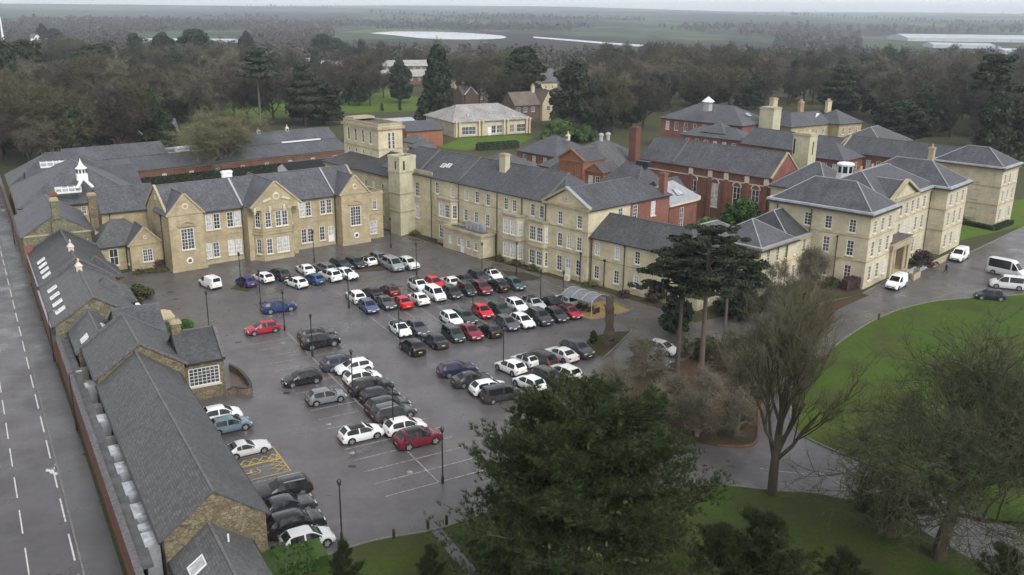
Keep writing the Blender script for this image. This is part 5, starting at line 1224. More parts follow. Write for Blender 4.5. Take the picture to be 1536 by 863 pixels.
# ================================================================ STREET FURNITURE
def make_lamp():
    r = thing('lamp_post', 'x', 'street lamp', (0, 0, 0), 0, 'black lamp posts in the car park')
    q = MB(); q.lathe(0, 0, [(0, 0), (.13, 0), (.13, .7), (.07, .8), (.055, 4.6), (.05, 4.75)], 8); q.build('post', 'dark_iron', r)
    q = MB(); q.lathe(0, 0, [(.05, 4.75), (.13, 4.8), (.16, 5.1), (.17, 5.12)], 6); l = q.build('lantern', 'black_plastic', r)
    q = MB(); q.lathe(0, 0, [(.22, 5.1), (.2, 5.16), (.05, 5.34), (0, 5.4)], 8); q.build('cap', 'dark_iron', l); return r
L0 = make_lamp(); LK = kid_map(L0)
lamps = [((664, 725), 'lamp post at the empty bay end beside the dark red SUV'), ((513, 812), 'lamp post standing nearest the bottom hedge and silver hatchback'), ((391.4, 460.7), 'lamp post beside the blue SUV parked sideways'), ((427.2, 496), 'lamp post right behind the small crimson hatchback'), ((469, 536), 'lamp post next to the black SUV on the double bay line'), ((362, 432), 'lamp post on the small grass square by the purple hatchback'), ((523.5, 462), 'lamp post at the row corner beside the white coupe SUV'), ((599, 508), 'lamp post at the row corner beside the white two-tone hatchback'), ((471.5, 394), 'lamp post close to the canted bay of the gabled hall'), ((586.6, 372), 'lamp post by the foot of the pale turret'), ((529.4, 596), 'lamp post among the tight line of white and black SUVs'), ((590.5, 652), 'lamp post between the grey estate and the white hatchback'), ((755, 558), 'lamp post beside the white coupe and the navy estate'), ((709.3, 478.5), 'lamp post between the scarlet hatchback and dark green car'), ((810.5, 460), 'lamp post behind the grey panoramic roof SUV'), ((774.6, 413), 'lamp post by the soil bed at the teal hatchback'), ((723, 414.6), 'lamp post behind the maroon car near the annex'), ((625, 414), 'lamp post behind the white panda-roofed SUV'), ((314, 497), 'lamp post just showing above the wing with the dark roof'), ((844, 462), 'lamp post near the cycle shelter roof')]
for i, (p, lab) in enumerate(lamps):
    o = L0 if i == 0 else copy_tree(L0, None, LK); o.location = (*P(*p), 0); o['label'] = 'black ' + lab
    o.rotation_euler = (0, 0, i * .7)
def make_road_lamp():
    r = thing('road_lamp', 'x', 'street lamp', (0, 0, 0), 0, 'tall lamp columns along the road')
    q = MB(); q.lathe(0, 0, [(0, 0), (.10, 0), (.09, 1.2), (.06, 1.3), (.04, 6.0), (0, 6.0)], 8); q.beam((0, 0, 5.95), (.7, 0, 6.1), .05, .05); q.build('column', 'dark_iron', r)
    q = MB(); q.box(.6, -.11, 6.05, 1.1, .11, 6.15); q.build('lamp_head', 'lead_pale', r); return r
L0 = make_road_lamp(); LK = kid_map(L0)
for i, (t, s, lab) in enumerate(((30, -2.55, 'grey column lamp against the brick wall beside the long slate range'), (50.5, -2.6, 'grey column lamp in front of the stone cross range'), (112, -3.0, 'grey column lamp on the pavement past the chimney house'))):
    o = L0 if i == 0 else copy_tree(L0, None, LK); o.location = (*road(t, s), 0); o['label'] = lab; o.rotation_euler = (0, 0, math.radians(31 + 180 * (i == 2)))
q = MB(); q.lathe(0, 0, [(0, 0), (.45, 0), (.4, 6), (.28, 26), (.25, 46), (0, 46)], 8)
o = q.build('telecom_mast', 'white_metal'); o.location = (*P(5, 62, 0), 0); tag(o, 'thin pale mast rising above the tree line at the far left edge', 'mast'); o.scale = (3, 3, .55)
for i, (p, lab) in enumerate((((591, 809), 'short dark timber bollard first on the lawn edge by the small hedge'), ((642, 795), 'short dark timber bollard just left of the footpath'), ((670, 788), 'short dark timber bollard just right of the footpath'), ((708, 776), 'short dark timber bollard closest to the spreading pine'), ((1318, 480), 'short dark timber bollard on the drive edge of the big lawn'))):
    q = MB(); q.box(-.09, -.09, 0, .09, .09, .85); q.face((-.09, -.09, .85), (.09, -.09, .85), (0, 0, .93)); q.face((.09, -.09, .85), (.09, .09, .85), (0, 0, .93)); q.face((.09, .09, .85), (-.09, .09, .85), (0, 0, .93)); q.face((-.09, .09, .85), (-.09, -.09, .85), (0, 0, .93))
    o = q.build('bollard', 'wood_post'); o.location = (*P(*p), 0); o.rotation_euler = (0, 0, .5); tag(o, lab, 'bollard', 'timber bollards on the lawn edge')
# cycle shelter with a curved roof
x0, y0 = P(862, 458); x1, y1 = P(905, 468)
b = thing('cycle_shelter', 'open cycle shelter with a curved translucent roof beside the ochre bed', 'shelter', (9.9, 117.6, 0), math.radians(-42))
q = MB(); N = 8; wv = lambda t: (-2.0 + 4.0 * t, 2.75 - .95 * (2 * t - 1) ** 2 * .7)
for i in range(N):
    (ya, za), (yb, zb) = wv(i / N), wv((i + 1) / N)
    q.face((-2.6, ya, za), (2.6, ya, za), (2.6, yb, zb), (-2.6, yb, zb)); q.face((-2.6, yb, zb - .05), (2.6, yb, zb - .05), (2.6, ya, za - .05), (-2.6, ya, za - .05))
q.build('roof', 'polycarbonate', b)
q = MB()
for x in (-2.55, -.85, .85, 2.55):
    for i in range(N): (ya, za), (yb, zb) = wv(i / N), wv((i + 1) / N); q.beam((x, ya, za + .02), (x, yb, zb + .02), .07, .07, .03)
q.build('rib', 'lead', b)
for x in (-2.4, 2.4):
    for y in (-1.7, 1.7): q = MB(); q.cyl((x, y, 0), (x, y, 2.2), .05, n=6); q.build('post', 'lead', b)
q = MB()
for i in range(5): q.box(-2 + i, -.6, 0, -1.95 + i, .6, .8)
q.build('bike_rack', 'dark_iron', b)
# a small raised signboard facing and wheelie items
q = MB(); q.box(-.35, -.3, 0, .35, .3, 1.05); q.box(-.38, -.33, 1.05, .38, .33, 1.13); o = q.build('utility_cabinet', 'sill_stone'); o.location = (*P(257.5, 404), 0); o.rotation_euler = (0, 0, .65); tag(o, 'small pale utility cabinet in the corner between lodge and gabled hall', 'cabinet')
q = MB(); q.box(-.4, -.3, 0, .4, .3, .9); o = q.build('storage_box', 'sill_stone'); o.location = (*ew(33.9, -1.5), 0); o.rotation_euler = (0, 0, math.radians(-45)); tag(o, 'small pale box on the planted strip right of the white door', 'box')
# drain covers
for i, p in enumerate(((255, 438), (263, 449), (357, 514), (430, 590), (528, 700), (600, 430))):
    q = MB(); q.box(-.35, -.25, 0, .35, .25, .022); o = q.build('drain_cover', 'dark_iron'); o.location = (*P(*p), 0); tag(o, 'dark iron drain cover set flush in the wet asphalt', 'drain cover', 'drain covers in the car park')
# a walking person on the forecourt
def person(p, rz):
    r = thing('person', 'person in a dark coat walking across the forecourt between the vans', 'person', (*p, 0), rz)
    me = bpy.data.meshes.new('body'); V = [(0, 0, .92), (0, 0, 1.12), (0, 0, 1.36), (0, 0, 1.47), (0.02, 0, 1.58), (.02, 0, 1.70), (.02, .19, 1.38), (-.08, .26, 1.12), (.06, .27, .88), (.02, -.19, 1.38), (.12, -.26, 1.13), (.30, -.25, .95), (.03, .1, .88), (.2, .1, .5), (.18, .1, .08), (.32, .1, .04), (-.02, -.1, .88), (-.06, -.1, .48), (-.32, -.1, .14), (-.22, -.1, .04)]
    Ed = [(0, 1), (1, 2), (2, 3), (3, 4), (4, 5), (2, 6), (6, 7), (7, 8), (2, 9), (9, 10), (10, 11), (0, 12), (12, 13), (13, 14), (14, 15), (0, 16), (16, 17), (17, 18), (18, 19)]
    rad_ = [.16, .17, .18, .07, .10, .085, .085, .06, .045, .085, .06, .045, .11, .075, .055, .04, .11, .075, .055, .04]
    me.from_pydata(V, Ed, []); o = link('body', me, r); md = o.modifiers.new('skin', 'SKIN')
    for i, sv in enumerate(me.skin_vertices[0].data): sv.radius = (rad_[i], rad_[i]); sv.use_root = i == 0
    sd = o.modifiers.new('sub', 'SUBSURF'); sd.levels = sd.render_levels = 1
    dg = bpy.context.evaluated_depsgraph_get(); ev = o.evaluated_get(dg); m2 = bpy.data.meshes.new_from_object(ev); o.modifiers.clear(); o.data = m2
    m2.materials.clear(); 
    for m in ('coat_dark', 'trousers_dark', 'skin'): m2.materials.append(MATS[m])
    for pl_ in m2.polygons:
        z = pl_.center.z; pl_.material_index = 2 if z > 1.47 or (z < .93 and abs(pl_.center.y) > .22) else 1 if z < .85 else 0; pl_.use_smooth = True
    h = MB(); h.lathe(.0, 0, [(.11, 1.62), (.115, 1.70), (.08, 1.79), (0, 1.81)], 10); h.build('hair', 'hair_dark', r, True); return r
person(P(1418, 410), math.radians(-20))
# ================================================================ VEHICLES
# side profiles: (x from the front, belt height, roof-line height on the centre line)
KINDS_ = {
 'hatchback': dict(L=4.1, W=1.79, wb=(.80, 3.38), r=.335, belt=[(0, .42), (.05, .52), (.25, .66), (1.0, .86), (2.5, .92), (3.75, .95), (4.03, .8), (4.1, .5)], top=[(0, .44), (.05, .56), (.25, .73), (.95, .95), (1.15, 1.04), (1.72, 1.38), (2.1, 1.46), (3.2, 1.45), (3.45, 1.40), (3.88, 1.08), (3.98, .98), (4.05, .84), (4.1, .5)], ws=(.98, 1.75), rw=(3.42, 3.92), bp=(2.35, 2.47), se=3.55),
 'suv': dict(L=4.45, W=1.85, wb=(.88, 3.55), r=.375, belt=[(0, .5), (.06, .66), (.25, .85), (1.05, 1.02), (2.6, 1.06), (4.1, 1.1), (4.38, .95), (4.45, .55)], top=[(0, .52), (.06, .7), (.25, .92), (1.0, 1.10), (1.2, 1.18), (1.75, 1.54), (2.2, 1.64), (3.5, 1.62), (3.8, 1.56), (4.2, 1.2), (4.3, 1.1), (4.4, .95), (4.45, .55)], ws=(1.08, 1.78), rw=(3.78, 4.24), bp=(2.6, 2.72), se=3.95),
 'saloon': dict(L=4.6, W=1.82, wb=(.86, 3.66), r=.34, belt=[(0, .42), (.05, .52), (.25, .68), (1.15, .86), (2.8, .92), (3.7, .94), (4.5, .9), (4.6, .5)], top=[(0, .44), (.05, .55), (.25, .74), (1.15, .95), (1.35, 1.02), (2.0, 1.36), (2.4, 1.43), (3.1, 1.40), (3.4, 1.33), (3.95, 1.03), (4.15, .99), (4.5, .95), (4.6, .5)], ws=(1.25, 2.0), rw=(3.35, 3.95), bp=(2.6, 2.72), se=3.5),
 'estate': dict(L=4.6, W=1.82, wb=(.86, 3.62), r=.34, belt=[(0, .42), (.05, .52), (.25, .68), (1.15, .88), (2.8, .94), (4.3, .98), (4.55, .8), (4.6, .5)], top=[(0, .44), (.05, .55), (.25, .74), (1.15, .97), (1.35, 1.05), (1.95, 1.38), (2.3, 1.47), (3.8, 1.45), (4.05, 1.40), (4.4, 1.05), (4.5, .9), (4.6, .5)], ws=(1.25, 1.95), rw=(4.02, 4.42), bp=(2.6, 2.72), se=4.1),
 'coupe': dict(L=4.3, W=1.78, wb=(.8, 3.4), r=.31, belt=[(0, .36), (.05, .48), (.3, .6), (1.4, .78), (2.8, .84), (3.5, .86), (4.2, .82), (4.3, .45)], top=[(0, .38), (.05, .5), (.3, .64), (1.4, .86), (1.6, .92), (2.2, 1.24), (2.5, 1.28), (2.9, 1.25), (3.15, 1.2), (3.8, .92), (3.95, .9), (4.2, .86), (4.3, .45)], ws=(1.5, 2.2), rw=(3.1, 3.8), bp=(2.75, 2.8), se=3.2),
 'mpv': dict(L=4.9, W=1.92, wb=(.9, 3.95), r=.34, belt=[(0, .5), (.06, .66), (.25, .85), (.9, 1.02), (2.6, 1.06), (4.6, 1.08), (4.83, .95), (4.9, .5)], top=[(0, .52), (.06, .7), (.25, .92), (.85, 1.14), (1.0, 1.22), (1.7, 1.78), (2.1, 1.88), (4.3, 1.86), (4.55, 1.8), (4.78, 1.2), (4.83, 1.0), (4.9, .5)], ws=(.95, 1.75), rw=(4.55, 4.76), bp=(2.45, 2.6), se=4.45),
 'van': dict(L=4.4, W=1.82, wb=(.85, 3.5), r=.32, belt=[(0, .46), (.06, .62), (.25, .8), (.9, .98), (2.0, 1.02), (4.2, 1.04), (4.38, .95), (4.4, .45)], top=[(0, .48), (.06, .65), (.25, .86), (.85, 1.08), (1.0, 1.16), (1.65, 1.68), (2.0, 1.80), (4.15, 1.82), (4.28, 1.76), (4.36, 1.2), (4.38, 1.0), (4.4, .45)], ws=(.95, 1.68), rw=(4.24, 4.355), bp=(2.05, 9), se=2.06),
 'minibus': dict(L=5.9, W=2.0, wb=(1.0, 4.6), r=.35, belt=[(0, .5), (.06, .7), (.25, .95), (.8, 1.15), (2.0, 1.2), (5.6, 1.22), (5.85, 1.0), (5.9, .5)], top=[(0, .52), (.06, .75), (.25, 1.02), (.75, 1.28), (.9, 1.4), (1.55, 2.15), (2.0, 2.5), (2.4, 2.6), (5.5, 2.58), (5.75, 2.5), (5.84, 1.3), (5.87, 1.0), (5.9, .5)], ws=(.85, 1.6), rw=(5.76, 5.83), bp=(1.9, 2.1), se=5.5),
}
def interp(keys, x):
    xk = np.array([k[0] for k in keys]); yk = np.array([k[1] for k in keys]); h = np.diff(xk); dl = np.diff(yk) / h; m = np.zeros(len(xk)); m[0], m[-1] = dl[0], dl[-1]
    for i in range(1, len(xk) - 1):
        if dl[i-1] * dl[i] > 0: w1, w2 = 2*h[i] + h[i-1], h[i] + 2*h[i-1]; m[i] = (w1 + w2) / (w1 / dl[i-1] + w2 / dl[i])
    i = int(min(max(np.searchsorted(xk, x) - 1, 0), len(h) - 1)); t = (x - xk[i]) / h[i]; t = min(1, max(0, t))
    return float((2*t**3 - 3*t*t + 1)*yk[i] + (t**3 - 2*t*t + t)*h[i]*m[i] + (-2*t**3 + 3*t*t)*yk[i+1] + (t**3 - t*t)*h[i]*m[i+1])
def build_car(kind):
    K = KINDS_[kind]; L, W = K['L'], K['W']; hw = W / 2
    xs = sorted({round(v, 3) for v in [*[k[0] for k in K['belt']], *[k[0] for k in K['top']], *K['ws'], *K['rw'], *[q for q in K['bp'] if q < L], K['se'], *np.linspace(0, L, 30)]})
    xs = [x for i, x in enumerate(xs) if i == 0 or x - xs[i - 1] > .012 or x in (L,)]
    ring = []
    for x in xs:
        zb = interp(K['belt'], x); zt = max(interp(K['top'], x), zb + .03)
        e = min(x, L - x); wf = 1 - .20 * max(0, 1 - e / .75) ** 2.2
        cab = max(0.0, min(1.0, (zt - zb - .08) / .4))
        wB = hw * wf; belt = wB * (.97 - .02 * cab); roofw = wB * (.90 - .17 * cab) if kind not in ('van', 'minibus', 'mpv') else wB * (.92 - .10 * cab)
        lo = .19 if .3 < x < L - .3 else .24
        ring.append([(x, -wB * .92, lo), (x, -wB, lo + .14), (x, -wB, (lo + zb) / 2 + .08), (x, -belt, zb), (x, -roofw, zt - .06 * min(1, .35 + cab)), (x, -roofw * .82, zt - .008), (x, 0, zt + .012), (x, roofw * .82, zt - .008), (x, roofw, zt - .06 * min(1, .35 + cab)), (x, belt, zb), (x, wB, (lo + zb) / 2 + .08), (x, wB, lo + .14), (x, wB * .92, lo)])
    body, ws, rw, sg = MB(), MB(), MB(), [MB(), MB()]
    def put(m, q): m.face(*q)
    shift = lambda p: (L / 2 - p[0], -p[1], p[2])     # front towards +x
    for i in range(len(xs) - 1):
        xm = (xs[i] + xs[i+1]) / 2
        for j in range(12):
            q = [ring[i][j], ring[i+1][j], ring[i+1][j+1], ring[i][j+1]]; q = [shift(p) for p in q]
            top = j in (4, 5, 6, 7); side = j in (3, 8)
            zb, zt = interp(K['belt'], xm), interp(K['top'], xm)
            if top and K['ws'][0] <= xm <= K['ws'][1] and j in (5, 6): put(ws, q)
            elif top and K['rw'][0] <= xm <= K['rw'][1] and j in (5, 6): put(rw, q)
            elif side and zt - zb > .16 and K['ws'][0] + .18 < xm < K['se'] and not (K['bp'][0] < xm < K['bp'][1]): put(sg[0 if j == 3 else 1], q)
            else: put(body, q)
    for i, rev in ((0, False), (len(xs) - 1, True)):
        q = [shift(p) for p in ring[i]]; q = q if not rev else q[::-1]; body.face(*q)
    body.cur = 1; body.box(-L/2 + .35, -hw * .86, .12, L/2 - .35, hw * .86, .21); body.face(*[shift(p) for p in ((.2, -hw*.85, .185), (.2, hw*.85, .185), (L - .2, hw*.85, .185), (L - .2, -hw*.85, .185))])
    # black sills, arches and bumpers
    body.cur = 1
    r = K['r']
    for xw in K['wb']:
        for sg_ in (-1, 1):
            N = 14; y = sg_ * (hw + .004)
            pts = [(L/2 - xw + (r + .07) * math.cos(t), y, r + (r + .07) * math.sin(t)) for t in np.linspace(-.35, PI + .35, N)]
            pts = [(p[0], p[1], max(p[2], .2)) for p in pts]
            body.face(*(pts if sg_ < 0 else pts[::-1]))
    zg = interp(K['belt'], .06); body.box(L/2 - .1, -hw*.62, zg - .16, L/2 + .012, hw*.62, zg - .03); body.box(L/2 - .1, -hw*.8, .24, L/2 + .015, hw*.8, .40); body.box(-L/2 - .015, -hw*.8, .24, -L/2 + .1, hw*.8, .42)
    me = {}
    def fin(m, name, mats, smooth=True): me[name] = m.mesh(name, mats, smooth, True) if m.f else None
    fin(body, 'body', ['car_paint', 'black_plastic']); fin(ws, 'windscreen', 'car_glass'); fin(rw, 'rear_window', 'car_glass'); fin(sg[0], 'side_window', 'car_glass'); me['side_b'] = sg[1].mesh('side_window', 'car_glass', True, True) if sg[1].f else None
    b_ = me['body']
    for m in me.values():
        if m:
            bm = bmesh.new(); bm.from_mesh(m); bmesh.ops.recalc_face_normals(bm, faces=bm.faces) if m is b_ else None; bm.to_mesh(m); bm.free()
            try: m.set_sharp_from_angle(angle=math.radians(40))
            except Exception: pass
    w = MB(); w.cyl((0, -.1, 0), (0, .1, 0), r, n=18); me['tyre'] = w.mesh('tyre', 'tyre', False)
    w = MB()
    for s_ in (-1, 1):
        y = s_ * .104; N = 10
        for i in range(5):
            t = 2*PI*i/5; a, b2 = t - .42, t + .42; q = [(.05*math.cos(t + PI), y, .05*math.sin(t+PI)), (r*.70*math.cos(a), y, r*.70*math.sin(a)), (r*.72*math.cos(t), y, r*.72*math.sin(t)), (r*.70*math.cos(b2), y, r*.70*math.sin(b2))]
            w.face(*(q if s_ > 0 else q[::-1]))
    me['rim'] = w.mesh('rim', 'rim', False)
    h = MB(); h.box(-.09, -.19, -.06, .03, .19, .06); me['headlight'] = h.mesh('headlight', 'headlamp'); h = MB(); h.box(-.03, -.13, -.09, .05, .13, .09); me['tail_light'] = h.mesh('tail_light', 'tail_lamp')
    h = MB(); h.box(-.01, -.22, -.05, .01, .22, .05); me['plate_f'] = h.mesh('number_plate', 'plate_white'); me['plate_r'] = h.mesh('number_plate', 'plate_yellow')
    h = MB(); h.box(-.06, -.09, -.06, .06, .09, .06); me['mirror'] = h.mesh('mirror', 'car_paint')
    # roof panel in black for two-tone cars and rails
    rp = MB(); N = [i for i, x in enumerate(xs) if K['ws'][1] + .12 <= x <= K['rw'][0] - .1]
    for i, j in zip(N, N[1:]): rp.face(*[(lambda p: (p[0], p[1], p[2] + .014))(shift(p)) for p in (ring[i][4], ring[j][4], ring[j][5], ring[i][5])]); rp.face(*[(lambda p: (p[0], p[1], p[2] + .014))(shift(p)) for p in (ring[i][5], ring[j][5], ring[j][6], ring[i][6])]); rp.face(*[(lambda p: (p[0], p[1], p[2] + .014))(shift(p)) for p in (ring[i][6], ring[j][6], ring[j][7], ring[i][7])]); rp.face(*[(lambda p: (p[0], p[1], p[2] + .014))(shift(p)) for p in (ring[i][7], ring[j][7], ring[j][8], ring[i][8])])
    me['panel'] = rp.mesh('roof_panel', 'car_glass', True, True) if rp.f else None
    zr = interp(K['top'], (K['ws'][1] + K['rw'][0]) / 2); rl = MB(); rl.beam((L/2 - K['ws'][1] - .25, 0, zr - .01), (L/2 - K['rw'][0] + .1, 0, zr - .05), .035, .06); me['rail'] = rl.mesh('roof_rail', 'lead')
    me['K'] = K; return me
CARS = {k_: build_car(k_) for k_ in KINDS_}
def car(kind, color, x, y, deg, label, roof=None, z=0.0, group='vehicles parked on the site', name=None, sc=1.0):
    m = CARS[kind]; K = m['K']; L, hw, r = K['L'], K['W']/2, K['r']
    nm = name or {'hatchback': 'parked_car', 'suv': 'parked_suv', 'saloon': 'parked_saloon', 'estate': 'parked_estate', 'coupe': 'parked_coupe', 'mpv': 'people_carrier', 'van': 'parked_van', 'minibus': 'minibus'}[kind]
    root = thing(nm, label, 'van' if kind in ('van',) else 'minibus' if kind == 'minibus' else 'car', (x, y, .02 + z), math.radians(deg), group)
    q3 = np.random.default_rng(int(abs(x * 131 + y * 17) * 10)).uniform(.955, 1.05, 3); root.scale = (sc * q3[0], sc * (.98 + .04 * (q3[1] - .955) / .095), sc * q3[2])
    C4 = (*color, 1)
    def add(n, me_, loc=(0, 0, 0), par=None):
        if me_ is None: return None
        o = link(n, me_, par or root, loc); o.color = C4; return o
    add('body', m['body']); add('windscreen', m['windscreen']); add('rear_window', m['rear_window']); add('side_window', m['side_window']); add('side_window', m['side_b'])
    for xw in K['wb']:
        for s_ in (-1, 1):
            w = add('wheel', m['tyre'], (L/2 - xw, s_ * (hw - .075), r)); add('rim', m['rim'], par=w)
    zf = interp(K['belt'], .15) - .02; zr = interp(K['belt'], L - .1) - .1
    for s_ in (-1, 1):
        add('headlight', m['headlight'], (L/2 - .12, s_ * hw * .66, zf)); add('tail_light', m['tail_light'], (-L/2 + .06, s_ * hw * .74, zr - .02)); add('mirror', m['mirror'], (L/2 - K['ws'][0] - .35, s_ * (hw + .06), interp(K['belt'], 1.2) + .08))
    add('number_plate', m['plate_f'], (L/2 + .02, 0, .44)); add('number_plate', m['plate_r'], (-L/2 - .012, 0, .62 if kind != 'saloon' else .6))
    if roof == 'black': add('roof_panel', m['panel'])
    if roof == 'rails': 
        for s_ in (-1, 1): add('roof_rail', m['rail'], (0, s_ * hw * .66, 0))
    return root
WH, SI, GR, DG, BK, NV, BL, RD, CR, DR, TE, GN, PU, BR = (.76, .77, .77), (.42, .43, .44), (.13, .135, .145), (.026, .028, .032), (.009, .009, .010), (.014, .02, .055), (.02, .075, .20), (.52, .012, .03), (.34, .015, .035), (.12, .008, .018), (.12, .175, .21), (.022, .035, .034), (.03, .025, .14), (.03, .018, .016)
A_, F_ = 135, -46          # row by the hall: rear to the camera / front to the camera
Bf, Br = -60, 120          # the two middle double rows
Er, El = 31, 211           # the double row and strip by the old ranges
